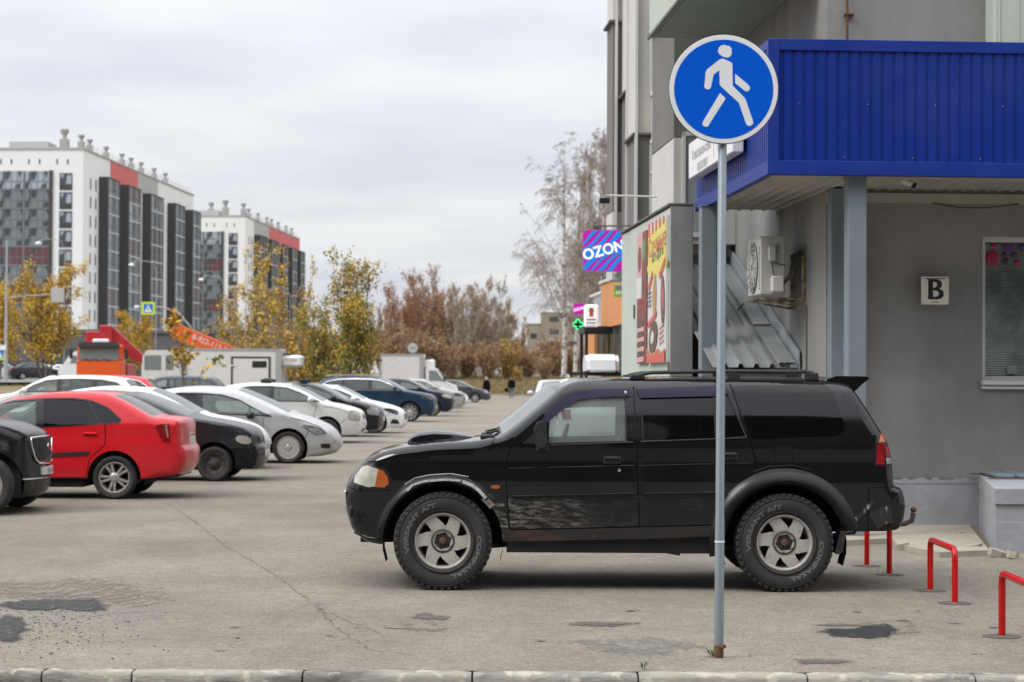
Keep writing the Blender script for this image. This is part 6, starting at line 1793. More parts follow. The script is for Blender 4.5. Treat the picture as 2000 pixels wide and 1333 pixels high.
# surveillance camera under the canopy
p_ = at(1762, 352, 22.2)
cc = thing('security_camera', 'white tube-shaped surveillance camera under the canopy ceiling', 'camera', p_, BT)
MB().lathe([(.0, -.02), (.032, -.02), (.036, .03), (.034, .13), (0, .13)], 14, axis='x').build('camera_body', K['frame_white'], cc, 40, rot=(0, R(22), 0))
MB().lathe([(0, .0), (.03, .0), (.036, .012), (.036, .05)], 14, axis='x').build('lens_hood', K['ink'], cc, 40, rot=(0, R(22), 0), loc=(.10, 0, -.045))
MB().tube([(0, 0, .03), (-.03, 0, .09), (-.05, .02, p_.z * 0 + .13)], .014, 8).tube([(-.05, .02, .13), (-.28, .03, .13)], .012, 6).build('bracket', K['soffit'], cc, 40)

# sign with the letter B
p_ = at(1826, 568, 23.15)
sB = thing('wall_sign', 'cream square plate with a bold black letter B on the grey wall', 'sign', p_, BT)
MB().bbox(-.158, -.012, -.158, .158, .012, .158, .003).build('plate', M('cream_plate', (.80, .77, .68), .6, col2=(.70, .67, .58), scale=5, mix=.5), sB, 30)
v, f = text_geo('B', .30)
MB().add([(p[0] * 1.12, -.0135, p[1] * 1.12) for p in v], f).add([(p[0] * 1.12 + .012, -.0132, p[1] * 1.12) for p in v], f).add([(p[0] * 1.12 - .012, -.0131, p[1] * 1.12) for p in v], f).build('letter', K['ink'], sB)
for k in range(11):
    MB().box(-.118 + .0215 * k, -.0135, .130, -.118 + .0215 * k + .017, -.012, .141).build('small_print', K['ink'], sB)
MB().box(-.035, -.0135, -.134, .035, -.012, -.126).build('small_print', K['ink'], sB)
for x_ in (-.143, .143):
    for z_ in (-.143, .143):
        MB().lathe([(.006, 0), (0, -.003)], 6, c=(x_, -.012, z_)).build('screw', K['cap'], sB)

# air-conditioner on the long side
K['ac'] = M('ac_casing', (.50, .50, .47), .55, col2=(.42, .42, .39), scale=3, mix=.6)
p_ = fb(0, 1.45)
acu = thing('air_conditioner', 'off-white air-conditioner outdoor unit on a rusty wall bracket', 'air conditioner', (p_.x, p_.y, 2.66), BT)
MB().bbox(-.56, -.40, .03, -.26, .40, .72, .012).build('casing', K['ac'], acu, 30)
MB().bbox(-.565, -.405, .70, -.255, .405, .725, .006).build('lid', K['ac'], acu, 30)
for rr_ in (.06, .12, .18, .24, .30):
    MB().lathe([(rr_ - .006, -.575), (rr_, -.582), (rr_ + .006, -.575)], 32, axis='x', c=(0, .05, .37)).build('fan_guard_ring', K['ac'], acu, 40)
for k in range(14):
    q = 2 * math.pi * k / 14
    MB().tube([(-.578, .05 + .05 * math.cos(q), .37 + .05 * math.sin(q)), (-.585, .05 + .30 * math.cos(q), .37 + .30 * math.sin(q))], .006, 5).build('fan_guard_spoke', K['ac'], acu)
MB().lathe([(.31, -.563), (0, -.563)], 32, axis='x', c=(0, .05, .37)).build('fan_recess', K['ink'], acu)
for k in range(16):
    MB().box(-.5625, -.36, .10 + .032 * k, -.55, -.31, .118 + .032 * k).build('vent_slot', K['ink'], acu)
MB().bbox(-.47, -.445, .42, -.375, -.402, .61, .015).build('junction_cover', K['ac'], acu, 30)
MB().bbox(-.44, -.50, .06, -.29, -.402, .25, .015).build('valve_cover', K['frame_white'], acu, 30)
MB().box(-.37, -.4065, .53, -.335, -.402, .63).build('rating_label', K['light_pane'], acu)
MB().tube([(-.425, -.42, .42), (-.42, -.43, .34), (-.40, -.44, .25)], .006, 6).tube([(-.40, -.41, .42), (-.33, -.41, .39), (-.25, -.40, .385)], .004, 5).build('cable', K['ink'], acu, 40)
MB().tube([(-.29, -.44, .2), (-.20, -.36, .28), (-.15, -.3, .42), (-.16, -.25, .5), (-.02, -.2, .55)], .018, 8).tube([(-.29, -.44, .17), (-.18, -.36, .25), (-.13, -.3, .40), (-.12, -.25, .5), (-.02, -.2, .52)], .022, 8).build('refrigerant_pipe', K['cap'], acu, 40)
for y_ in (-.33, .33):
    MB().bbox(-.60, y_ - .02, -.03, -.0, y_ + .02, .0, .004).bbox(-.05, y_ - .02, -.12, -.0, y_ + .02, .50, .004).prism([(-.58, -.03), (-.05, -.12), (-.05, -.09), (-.5, -.03)], y_ - .015, y_ + .015).build('wall_bracket', M('rusty_bracket', (.38, .35, .28), .7, col2=(.15, .08, .035), scale=9, mix=.9, lo=.42, hi=.58), acu, 30)
MB().tube([(-.01, -.42, -.1), (-.01, -.42, -2.2)], .012, 6).build('drain_pipe', K['cap'], acu)

# concrete light-well block with a grating, and the apron slab
def wpt(px, py, z=0.0):
    g_ = gnd(px, py, z); return (g_.x, g_.y)
A1, A2 = wpt(1944, 1081), wpt(1880, 990)
A3 = (A2[0] + 6, A2[1] + .4); A4 = (A1[0] + 6, A1[1] + .4)
blk = thing('light_well', 'pale grey stepped concrete light-well block against the wall', 'block', (A1[0], A1[1], 0))
rel = lambda p: (p[0] - A1[0], p[1] - A1[1])
def slab(pts, z0, z1, nm, mat, par, inset=0.0):
    c_ = np.mean(np.array(pts), 0)
    q = [tuple(c_ + (np.array(p) - c_) * (1 - inset)) for p in pts]
    return MB().prism(q, z0, z1, plane='xy').build(nm, mat, par, recalc=True)
slab([rel(p) for p in (A1, A4, A3, A2)], -.1, .30, 'lower_course', K['plinth'], blk)
slab([rel((A1[0] + .01, A1[1] + .035)), rel((A4[0], A4[1] + .035)), rel(A3), rel((A2[0] + .01, A2[1]))], .30, .48, 'middle_course', K['plinth'], blk)
slab([rel((A1[0] - .005, A1[1] + .01)), rel((A4[0], A4[1] + .01)), rel(A3), rel((A2[0] - .005, A2[1]))], .48, .63, 'top_course', K['plinth'], blk)
gr = bthing('grating', 'flat steel grating lying on the light-well block', 'grating', 1.95, -.75, .645)
for k in range(5):
    MB().bbox(-.30 + .22 * k, -.55, .0, -.12 + .22 * k, .55, .035, .006).build('grating_bar', K['post'], gr, 30, rot=(0, 0, R(-6)))
MB().box(-.4, -.58, -.014, 1.0, -.52, .0).box(-.4, .5, -.014, 1.0, .56, .0).build('grating_frame', K['cap'], gr, rot=(0, 0, R(-6)))
K['apron'] = M('broken_apron', (.37, .33, .265), .9, col2=(.27, .24, .195), scale=1.8, mix=.8, detail=8, bump=.6, bscale=14)
ap = [wpt(*p) for p in ((1600, 1085), (1652, 1066), (1742, 1062), (1752, 1072), (1790, 1082), (1835, 1090), (1932, 1086), (1882, 1020), (1740, 1030), (1600, 1030))]
o = MB().prism(ap[::-1], -.05, .055, plane='xy').build('pavement_apron', K['apron'], None, recalc=True); o['kind'] = 'structure'
for i, (px, py, s_) in enumerate(((1900, 1072, .09), (1872, 1046, .07), (1950, 1083, .10), (1762, 1069, .08), (1980, 1086, .06))):
    g_ = gnd(px, py, .03)
    mb = MB(); r_ = random.Random(i)
    mb.prism([(s_ * math.cos(q) * r_.uniform(.7, 1.2), s_ * .6 * math.sin(q) * r_.uniform(.7, 1.2)) for q in [0, .9, 1.8, 2.9, 3.8, 4.9, 5.6]], -.03, .04, plane='xy')
    rb_ = mb.build('rubble_lump', K['apron'], None, None, (g_.x, g_.y, .03), (r_.uniform(-.3, .3), r_.uniform(-.3, .3), 0))
    tag(rb_, ['broken concrete lump against the light-well side', 'small concrete crumb at the foot of the plinth', 'wedge of broken mortar under the light-well front', 'crumbled edge piece of the apron behind the tow bar', 'small stone in front of the light-well'][i], 'rubble')

# ------------------------------------------------------------------ basement entrance: mint wall with posters and a lean-to roof
hd = bthing('basement_entrance', 'mint-painted stair wall with grey end pier beside the lean-to roof', 'wall', -1.38, 2.8, 0)
MB().box(0, 0.02, 0, .27, 5.2, 3.86).build('stair_wall', K['mint'], hd)
MB().bbox(-.004, -.02, 0, .285, .02, 3.88, .006).build('end_pier', K['render_grey'], hd, 30)
MB().bbox(-.03, -.03, 3.885, .30, 5.25, 3.915, .006).build('coping', K['cap'], hd, 30)
for b_, z_, h_ in ((3.55, 2.55, .2), (3.0, 2.15, .22), (.02, 1.75, .16)):
    MB().bbox(-.025, b_, z_, .0, b_ + .05, z_ + h_, .006).build('hook', K['cap'], hd)
lr = bthing('lean_to_roof', 'galvanised ribbed lean-to roof sloping down over the basement stairs', 'roof', -1.08, 1.3, 1.83)
K['galv'] = M('galvanised_sheet', (.36, .375, .38), .42, metal=.4, col2=(.27, .285, .29), scale=1.6, mix=.7, speck=(.08, .08, .08), speck_scale=7, speck_th=.80)
K['galv_trim'] = M('galvanised_trim', (.40, .45, .48), .45, metal=.35, col2=(.34, .385, .41), scale=2, mix=.7)
Ls, rise = 5.0, 1.52
for k in range(5):
    x0 = .0 + .19 * k
    vs = []
    for x, d_ in ((x0, 0), (x0 + .11, 0), (x0 + .125, .045), (x0 + .165, .045), (x0 + .18, 0), (x0 + .19, 0)):
        vs += [(x, 0, d_), (x, Ls, rise + d_)]
    MB().add(vs, [(2 * i, 2 * i + 2, 2 * i + 3, 2 * i + 1) for i in range(5)]).build('roof_sheet', K['galv'], lr)
MB().prism([(0, 0), (Ls, rise), (Ls, rise + .04), (0, .04)], .93, 1.02, plane='yz').build('verge_board', K['galv_trim'], lr)
MB().add([(.80, -.01, .062), (1.0, -.01, .062), (1.0, Ls, rise + .062), (.80, Ls, rise + .062)], [(0, 1, 2, 3)]).add([(.80, -.01, .062), (.80, Ls, rise + .062), (.79, Ls, rise + .04), (.79, -.01, .04)], [(0, 1, 2, 3)]).build('flashing', K['galv'], lr)
MB().prism([(0, -.03), (Ls, rise + .02), (Ls, rise + .26), (0, .20)], 1.03, 1.05, plane='yz').build('wall_flashing', K['galv_trim'], lr)
MB().box(.78, 1.55, rise * .31 + .066, 1.0, 1.60, rise * .32 + .075).tube([(.7, 2.3, .76), (.8, 2.4, .85)], .012, 5).build('roof_strap', K['cap'], lr)
MB().box(-.08, 4.9, -.4, 1.02, 5.0, rise + .1).build('back_board', K['render_grey'], lr)
MB().box(-.02, .06, -.12, .95, .10, -.02).box(-.02, .06, -1.83, .05, .12, -.12).box(.9, .06, -1.83, .96, .12, -.12).build('roof_frame', K['cap'], lr)
# posters
K['p_white'] = M('poster_white', (.62, .60, .58), .5); K['p_red'] = M('poster_red', (.55, .07, .06), .5, col2=(.62, .18, .13), scale=5, mix=.6); K['p_yellow'] = M('poster_yellow', (.66, .58, .13), .5)
K['p_brown'] = M('poster_brown', (.085, .045, .032), .5, col2=(.25, .14, .07), scale=14, mix=.8, lo=.45); K['p_gold'] = M('poster_gold', (.50, .30, .09), .5, col2=(.30, .15, .05), scale=14, mix=.8); K['p_dkred'] = M('poster_dark_red', (.13, .030, .025), .5, col2=(.30, .10, .08), scale=6, mix=.7)
K['p_green'] = M('poster_green', (.12, .25, .08), .5); K['p_navy'] = M('poster_navy', (.05, .05, .09), .5); K['p_pink'] = M('poster_pink', (.60, .32, .32), .5)
def poster(label, b0, b1, z0, z1, base):
    t_ = bthing('poster', label, 'poster', -1.384, 2.8, 0)
    MB().box(-.035, b0, z0, -.001, b1, z1).build('board', base, t_)
    W_, H_ = b1 - b0, z1 - z0
    lay = [0]
    def el(nm, pts, mat):      # (u, v) 0..1: u from the left of the picture (far end), v from the bottom
        lay[0] += 1
        x = -.0362 - .0006 * lay[0]
        MB().add([(x, b1 - u * W_, z0 + v_ * H_) for u, v_ in pts], [tuple(range(len(pts)))]).build(nm, K[mat], t_)
    def txt(s_, u, v_, size, mat, sx=1.0, rot=0.0):
        lay[0] += 1
        x = -.0362 - .0006 * lay[0]
        vv, ff = text_geo(s_, size); c_, s2 = math.cos(R(rot)), math.sin(R(rot))
        MB().add([(x, b1 - u * W_ - (p[0] * c_ - p[1] * s2) * sx, z0 + v_ * H_ + p[0] * s2 + p[1] * c_) for p in vv], ff).build('lettering', K[mat], t_)
    return el, txt
def oval(u, v_, a, b_, rot=0, n=20):
    c_, s_ = math.cos(R(rot)), math.sin(R(rot))
    return [(u + a * math.cos(q) * c_ - b_ * math.sin(q) * s_, v_ + a * math.cos(q) * s_ + b_ * math.sin(q) * c_) for q in [2 * math.pi * i / n for i in range(n)]]
el, txt = poster('yellow and white snack poster with striped awning print and hot dogs', .12, 1.88, 1.90, 3.78, K['p_white'])
el('yellow_field', [(0, .66), (1, .66), (1, .97), (0, .93)], 'p_yellow'); el('yellow_field', oval(.5, .68, .55, .08), 'p_yellow')
for k in range(5): el('stripe', [(.02 + .2 * k, .90 + .012 * k), (.12 + .2 * k, .90 + .012 * k), (.12 + .2 * k, 1.0), (.02 + .2 * k, 1.0)], 'p_red')
txt('Сочные', .52, .83, .34, 'p_red', 1.35, 4); txt('хот-доги', .55, .755, .20, 'p_navy', 1.4, 4)
el('sausage', oval(.40, .47, .10, .16, -8), 'p_gold'); el('sausage', oval(.85, .42, .10, .18, 6), 'p_brown'); el('sausage_glaze', oval(.86, .45, .05, .10, 6), 'p_red')
el('ribbon', [(.05, .55), (.28, .66), (.30, .61), (.08, .50)], 'p_red'); el('ribbon', [(.66, .62), (.98, .72), (.98, .67), (.68, .57)], 'p_red'); el('ribbon', [(.05, .29), (.55, .37), (.5, .32), (.06, .25)], 'p_red')
el('doughnut', oval(.34, .18, .24, .11, 10), 'p_brown'); el('doughnut_hole', oval(.30, .18, .09, .045, 10), 'p_white')
for k in range(4): el('script_line', [(.66, .24 - .035 * k), (.92, .27 - .035 * k), (.92, .255 - .035 * k), (.66, .225 - .035 * k)], 'p_pink'); el('script_line', [(.05, .50 - .03 * k), (.24, .51 - .03 * k), (.24, .50 - .03 * k), (.05, .488 - .03 * k)], 'p_navy')
el('gold_wave', [(0, .11), (.2, .06), (.45, .075), (.62, .10), (.8, .065), (1, .10), (1, 0), (0, 0)], 'p_gold'); el('red_wave', [(0, .10), (.2, .045), (.45, .06), (.62, .085), (.8, .05), (1, .085), (1, 0), (0, 0)], 'p_red')
el, txt = poster('dark red food poster with a price list in red panels', 2.02, 3.05, 1.90, 3.72, K['p_dkred'])
el('photo', [(0, .66), (.52, .66), (.6, 1), (0, 1)], 'p_pink'); el('photo', oval(.28, .80, .2, .10), 'p_dkred'); el('badge', oval(.72, .86, .17, .085), 'p_green'); el('photo', [(0, .50), (.5, .50), (.52, .66), (0, .66)], 'p_white')
txt('ГРО', .45, .43, .30, 'p_red', 1.2)
for k in range(4): el('price_panel', [(.05, .27 - .075 * k), (.80, .28 - .075 * k), (.80, .24 - .075 * k), (.05, .23 - .075 * k)], 'p_pink'); el('photo', [(.10, .315 - .075 * k), (.7, .32 - .075 * k), (.7, .285 - .075 * k), (.10, .28 - .075 * k)], 'p_brown')

# ------------------------------------------------------------------ shop signs and the orange shop front down the street
K['oz_blue'] = M('sign_azure', (.012, .24, .80), .35, emit=.25); K['oz_mag'] = M('sign_magenta', (.52, .010, .40), .35, emit=.25); K['oz_white'] = M('sign_lit_white', (.80, .80, .82), .4, emit=.35)
def ozon(px, py, d, size, label, stripes=True, base='oz_mag'):
    p_ = at(px, py, d); t_ = thing('shop_sign', label, 'sign', p_, 0, 'projecting shop signs')
    h = size / 2; r_ = size * .13
    pts = []
    for cx, cz, a0 in ((h - r_, h - r_, 0), (-h + r_, h - r_, 90), (-h + r_, -h + r_, 180), (h - r_, -h + r_, 270)):
        for k in range(6): pts.append((cx + r_ * math.cos(R(a0 + 18 * k)), cz + r_ * math.sin(R(a0 + 18 * k))))
    pl = MB().prism(pts, 0, .12).build('light_box', K[base], t_, recalc=True)
    if stripes:
        # wavy diagonal bands
        def inb(x, z):
            x = max(-h + .012 * size, min(h - .012 * size, x)); z = max(-h + .012 * size, min(h - .012 * size, z)); 
            ax, az = abs(x) - (h - r_), abs(z) - (h - r_)
            if ax > 0 and az > 0:
                L = math.hypot(ax, az)
                if L > r_ * .95: x = math.copysign(h - r_ + ax / L * r_ * .95, x); z = math.copysign(h - r_ + az / L * r_ * .95, z)
            return x, z
        for q, (o_, w_) in enumerate(((-.86, .10), (-.62, .12), (-.36, .09), (-.12, .13), (.16, .12), (.42, .10), (.66, .13), (.90, .08))):
            L_, R_ = [], []
            for k in range(25):
                s_ = -1.5 + 3 * k / 24
                bend = .10 * math.sin(2.6 * s_ + q)
                ww = w_ * (.55 + .45 * math.cos(1.1 * s_ + q * 1.3) ** 2)
                for sd, lst in ((1, L_), (-1, R_)):
                    a_, b2 = s_, o_ + bend + sd * ww
                    x = (a_ * .80 - b2 * .60) * h; z = (a_ * .60 + b2 * .80) * h
                    lst.append(inb(x, z))
            n = len(L_)
            vs = [(x, -.004 - .0004 * q, z) for x, z in L_ + R_]
            MB().add(vs, [(i, i + n, i + 1 + n, i + 1) for i in range(n - 1)]).build('stripe', K['oz_blue'], t_)
    v, f = text_geo('OZON', size * .36)
    mb = MB()
    for dx, dy in ((0, 0), (.012, 0), (-.012, 0), (0, .012), (0, -.012)):
        mb.add([((p[0] * .93 + dx * size) * math.cos(R(15)) - (p[1] + dy * size) * math.sin(R(15)), -.010 - abs(dx + dy) * .02, (p[0] * .93 + dx * size) * math.sin(R(15)) + (p[1] + dy * size) * math.cos(R(15))) for p in v], f)
    mb.build('lettering', K['oz_white'], t_)
    return t_
t_ = ozon(1179, 490, 33.0, .672, 'large square blue and magenta OZON light box projecting over the pavement')
MB().box(.34, .03, -.2, .62, .09, .28).build('bracket_box', M('crimson', (.30, .010, .05), .5), t_)
MB().tube([(-.1, .04, .34), (-.1, .04, .40), (1.2, .04, .42)], .014, 6).bbox(-.18, 0, .36, -.05, .08, .42, .01).build('lamp_arm', K['cap'], t_, 40)
ozon(1131, 604, 47.0, .25, 'small purple OZON light box far down the shop row', False, 'oz_mag')
t_ = ozon(1360, 492, 31.5, .42, 'purple OZON panel glimpsed between the grey pier and the canopy post', False, 'oz_mag')
p_ = at(1155, 617, 44.0)
t_ = thing('shop_sign', 'white rounded shop sign with a red and green food emblem', 'sign', p_, 0, 'projecting shop signs')
MB().bbox(-.16, 0, -.24, .16, .08, .24, .07).build('light_box', K['oz_white'], t_, 30)
MB().lathe([(.055, -.003), (0, -.004)], 16, c=(0, 0, .10)).build('emblem', K['p_red'], t_); MB().prism([(-.05, .13), (.05, .13), (.03, .17), (-.03, .17)], -.006, -.003).build('emblem_leaf', K['p_green'], t_); MB().box(-.04, -.006, -.02, .04, -.003, .06).build('emblem_base', K['p_red'], t_)
for k in range(6):
    MB().box(-.10 + .034 * k, -.005, -.10, -.10 + .034 * k + .026, -.002, -.07).box(-.10 + .034 * k, -.005, -.17, -.10 + .034 * k + .024, -.002, -.14).build('lettering', K['ink'], t_)
K['cross'] = M('lit_green', (.02, .80, .22), .4, emit=1.0)
p_ = at(1129, 634, 46.5)
t_ = thing('pharmacy_cross', 'glowing green pharmacy cross under the small purple sign', 'sign', p_, 0, 'projecting shop signs')
def cross_pts(a, b_): return [(-b_, -a), (b_, -a), (b_, -b_), (a, -b_), (a, b_), (b_, b_), (b_, a), (-b_, a), (-b_, b_), (-a, b_), (-a, -b_), (-b_, -b_)]
cb_ = MB().prism(cross_pts(.10, .035), .01, .06).build('cross_box', K['ink'], t_, recalc=True)
co_ = cross_pts(.105, .04)
for i in range(12):
    a_, b2 = co_[i], co_[(i + 1) % 12]
    MB().tube([(a_[0], 0, a_[1]), (b2[0], 0, b2[1])], .012, 6).build('light_tube', K['cross'], cb_)
K['orange_clad'] = M('orange_cladding', (.60, .24, .075), .6, col2=(.54, .21, .07), scale=1, mix=.6); K['orange_dark'] = M('orange_edge', (.62, .17, .02), .55)
sh = bthing('orange_shop', 'orange clad shop front band with dark glazed bays beyond the mint wall', 'shop', -.02, 18.35, 0)
for k in range(4):
    MB().bbox(-.06, .02 + 1.12 * k, 2.80, .0, 1.11 + 1.12 * k, 3.78, .006).build('cladding_panel', K['orange_clad'], sh, 30)
MB().bbox(-.09, -.40, 2.80, .0, .015, 3.86, .006).build('end_panel', K['orange_dark'], sh, 30)
MB().bbox(-.10, -.1, 3.79, .2, 4.7, 3.86, .01).build('coping', K['panel_white'], sh, 30)
for k in range(6):
    MB().box(-.02, .1 + 1.1 * k, .1, .06, .16 + 1.1 * k, 2.79).build('mullion', K['cap'], sh)
MB().box(.0, .16, .1, .04, 6.6, 2.79).build('pane', K['dark_pane'], sh)
MB().box(-.05, 4.7, 2.86, .0, 7.2, 2.94).box(-.04, 4.7, 3.6, .0, 7.2, 3.66).build('railing', K['frame_white'], sh)
MB().box(.03, 4.75, 2.95, .06, 7.1, 3.58).build('balcony_glass', K['light_pane'], sh)
MB().box(-.05, 6.0, 2.2, .0, 8.2, 2.85).build('lower_cladding', K['orange_clad'], sh)
for k in range(4):
    MB().box(-.04, 5.2 + .8 * k, .2, .02, 5.3 + .8 * k, 2.2).build('pilaster', K['panel_white'], sh)
for k in range(4):
    MB().box(-.03, 4.75 + .5 * k, 2.95, .02, 4.80 + .5 * k, 3.6).build('railing_post', K['frame_white'], sh)
p_ = at(1209, 568, 41.2)
t_ = thing('shop_sign', 'bright green and violet panel sign on the orange shop front', 'sign', p_, 0, 'projecting shop signs')
MB().bbox(-.11, 0, -.125, .15, .05, .125, .006).build('panel', M('leaf_green', (.27, .50, .06), .5), t_, 30)
MB().prism([(-.06, .04), (.12, .02), (.12, .09), (-.06, .10)], -.008, -.003).build('violet_script', M('violet', (.30, .16, .42), .5), t_)
v, f = text_geo('дача', .09); MB().add([(p[0] + .03, -.006, p[1] - .04) for p in v], f).build('lettering', K['oz_white'], t_)
aw = bthing('shop_awning', 'black flat awning on slim posts over a shop door', 'awning', -.06, 21.3, 0)
MB().bbox(-.55, 0, 2.66, .05, 1.3, 2.82, .02).build('awning_roof', K['ink'], aw, 30)
for y_ in (.1, 1.2): MB().box(-.52, y_, 0, -.46, y_ + .06, 2.66).build('awning_post', K['ink'], aw)
lp = bthing('wall_lamp_arm', 'thin white floodlight arm reaching out from the facade above the mint wall', 'lamp', -1.0, 6.8, 4.35)
MB().tube([(0, 0, 0), (-.75, .1, .02)], .014, 6).build('arm', K['frame_white'], lp); MB().bbox(-.85, .02, -.10, -.70, .16, -.02, .01).build('floodlight', K['ink'], lp, 30)
# ------------------------------------------------------------------ apartment blocks on the left
K['ab_white'] = M('facade_white', (.76, .76, .755), .8, col2=(.70, .70, .69), scale=.25, mix=.6)
K['ab_dark'] = M('facade_dark', (.045, .046, .048), .75, col2=(.06, .06, .062), scale=.3, mix=.6)
K['ab_red'] = M('facade_red', (.56, .13, .125), .75)
K['ab_grey'] = M('facade_grey', (.40, .395, .39), .8)
K['ab_frame'] = M('balcony_frame', (.16, .165, .17), .5)
K['ab_frame_l'] = M('light_frame', (.46, .47, .48), .5)
K['ab_concrete'] = M('vent_concrete', (.33, .32, .31), .9, col2=(.25, .245, .24), scale=.8, mix=.6)
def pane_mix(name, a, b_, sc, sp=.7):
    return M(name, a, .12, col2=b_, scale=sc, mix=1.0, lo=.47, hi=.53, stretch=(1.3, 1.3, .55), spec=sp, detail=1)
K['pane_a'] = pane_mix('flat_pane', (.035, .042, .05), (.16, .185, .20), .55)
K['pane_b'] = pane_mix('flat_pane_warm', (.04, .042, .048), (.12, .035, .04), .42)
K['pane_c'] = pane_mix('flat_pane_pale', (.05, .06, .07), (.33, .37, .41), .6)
EX, FH = math.atan(.0547), 2.8
def block(name, label, d, pxc, ytop, L, bays, accents, front_w, vents):
    c_ = at(pxc, 740, d); zt = at(pxc, ytop, d).z; H = zt - 1.2
    r = thing(name, label, 'apartment block', (c_.x, c_.y, 1.2), -EX, 'white apartment blocks with dark bays')
    MB().box(-front_w, 0, 0, 0, L, H).build('wall', K['ab_white'], r)
    MB().box(-front_w - .15, -.15, H, .15, L + .15, H + .25).build('parapet_cap', K['ab_grey'], r)
    for y0, y1, mt in accents:
        MB().box(0, y0, H - 3.1, .06, y1, H - .1).build('accent_panel', K[mt], r)
    nf = int((H - 3.2) / FH)
    z0 = H - 3.2 - nf * FH
    MB().box(-front_w, -.05, -.1, .05, L, max(z0 - .2, 1.5)).build('plinth', K['ab_dark'], r)
    # glazed bays
    shared = {}
    for bi, (y0, y1) in enumerate(bays):
        p = 1.45
        MB().box(0, y0, 0, p, y0 + .35, H - 3.15).box(0, y1 - .25, 0, p, y1, H - 3.15).box(0, y0 + .35, H - 3.3, p, y1 - .25, H - 3.15).build('bay_wall', K['ab_dark'], r)
        for f_ in range(nf):
            key = round(y1 - y0, 2)
            if key not in shared:
                w_ = y1 - y0 - .6; n = max(3, int(w_ / 1.1)); mb = MB()
                mb.box(0, 0, 0, .08, w_, .22, 1)
                for k in range(n + 1):
                    yy = (w_ - .09) * k / n
                    mb.box(0, yy, .22, .10, yy + .09, FH, 1 if k % 3 == 1 else 0)
                mb.box(0, 0, 1.15, .09, w_, 1.25, 0)
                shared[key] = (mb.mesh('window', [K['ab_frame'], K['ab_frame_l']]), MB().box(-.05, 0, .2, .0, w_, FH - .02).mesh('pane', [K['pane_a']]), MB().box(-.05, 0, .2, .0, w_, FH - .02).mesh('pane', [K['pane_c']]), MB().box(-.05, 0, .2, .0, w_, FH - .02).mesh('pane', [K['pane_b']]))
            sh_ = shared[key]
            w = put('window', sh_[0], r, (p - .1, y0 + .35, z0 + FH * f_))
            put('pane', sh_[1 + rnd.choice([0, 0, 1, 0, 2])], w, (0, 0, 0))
    # narrow slit windows by the corner
    sm = MB().box(0, 0, 0, .05, .55, 1.7).mesh('slit_window', [K['pane_a']])
    for f_ in range(nf):
        for yy in (3.9, 6.9): put('slit_window', sm, r, (.0, yy, z0 + FH * f_ + .5))
    # front: window column and the glazed loggia stack
    fm = MB().box(0, -.06, 0, .12, .02, 1.75).box(1.78, -.06, 0, 1.9, .02, 1.75).box(0, -.06, 1.63, 1.9, .02, 1.75).box(0, -.06, 0, 1.9, .02, .12).box(.9, -.05, 0, 1.0, .02, 1.75).box(0, -.07, -.75, 1.9, .02, 0).mesh('window', [K['ab_dark']])
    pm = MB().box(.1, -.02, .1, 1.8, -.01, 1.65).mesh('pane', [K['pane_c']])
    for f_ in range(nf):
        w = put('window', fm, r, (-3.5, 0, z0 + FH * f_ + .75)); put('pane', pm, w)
    lw = 3.9; x_end = -5.0; ncol = int((front_w - 5.5) / lw)
    MB().box(x_end, -.25, 0, x_end + .5, 0, H - 3.1).build('bay_wall', K['ab_dark'], r)
    lm = MB().box(0, -.12, 0, lw, 0, .25).box(0, -.14, .25, .22, 0, FH)
    for k in range(4): lm.box(.22 + k * .92, -.10, .25, .30 + k * .92, 0, FH)
    lm.box(.22, -.1, 1.25, lw, 0, 1.35)
    lmm = lm.mesh('window', [K['ab_frame']])
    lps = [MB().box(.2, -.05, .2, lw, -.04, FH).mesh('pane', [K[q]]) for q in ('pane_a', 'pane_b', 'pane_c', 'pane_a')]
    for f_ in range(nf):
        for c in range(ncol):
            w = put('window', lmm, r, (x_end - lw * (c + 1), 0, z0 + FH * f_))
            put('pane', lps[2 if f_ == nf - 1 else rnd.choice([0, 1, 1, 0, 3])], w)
    for k in range(6):
        for q in (0, 1.6):
            MB().box(-2.4 - q - 4.2 * k, -.03, H - 2.2, -2.2 - q - 4.2 * k, .0, H - 1.4).build('vent_slot', K['ab_dark'], r)
    # roof ventilators
    tm = MB().box(-.42, -.42, 0, .42, .42, 1.15).lathe([(.30, 1.15), (.22, 1.35), (.22, 1.5), (.44, 1.8), (.47, 2.05), (.40, 2.12), (0, 2.15)], 14, axis='z').mesh('roof_ventilator', [K['ab_concrete']], 40)
    for x_, y_, s_ in vents:
        o = put('roof_ventilator', tm, r, (x_, y_, H + .2)); o.scale = (s_, s_, s_ * (1.0 if s_ < 1.2 else 1.1))
    MB().box(-12, 3, H + .2, -6.2, 8, H + 1.5).build('roof_house', K['ab_grey'], r)
    rail = MB()
    for k in range(int(L / 3)): rail.box(-.3, 3 * k, H + .25, -.25, 3 * k + .05, H + 1.1)
    for h_ in (.7, 1.1): rail.box(-.3, 0, H + h_, -.26, L, H + h_ + .04)
    rail.build('roof_railing', K['ab_grey'], r)
    return r
block('apartment_building', 'nearer white apartment block with dark glazed bays, red stripe near its front', 300, 159, 292, 77, [(9, 16.2), (22, 30), (37, 46.5), (55.5, 63.5), (70, 77)],
      [(15.8, 33.5, 'ab_red'), (33.5, 48, 'ab_grey')], 26, [(-4.2, 5, 1.45), (-1, 2.5, 1.05), (-1, 7.3, 1), (-1, 17, 1), (-1, 27, 1), (-1, 33, 1), (-1, 40, 1), (-1, 49.5, 1), (-1, 58, 1)])
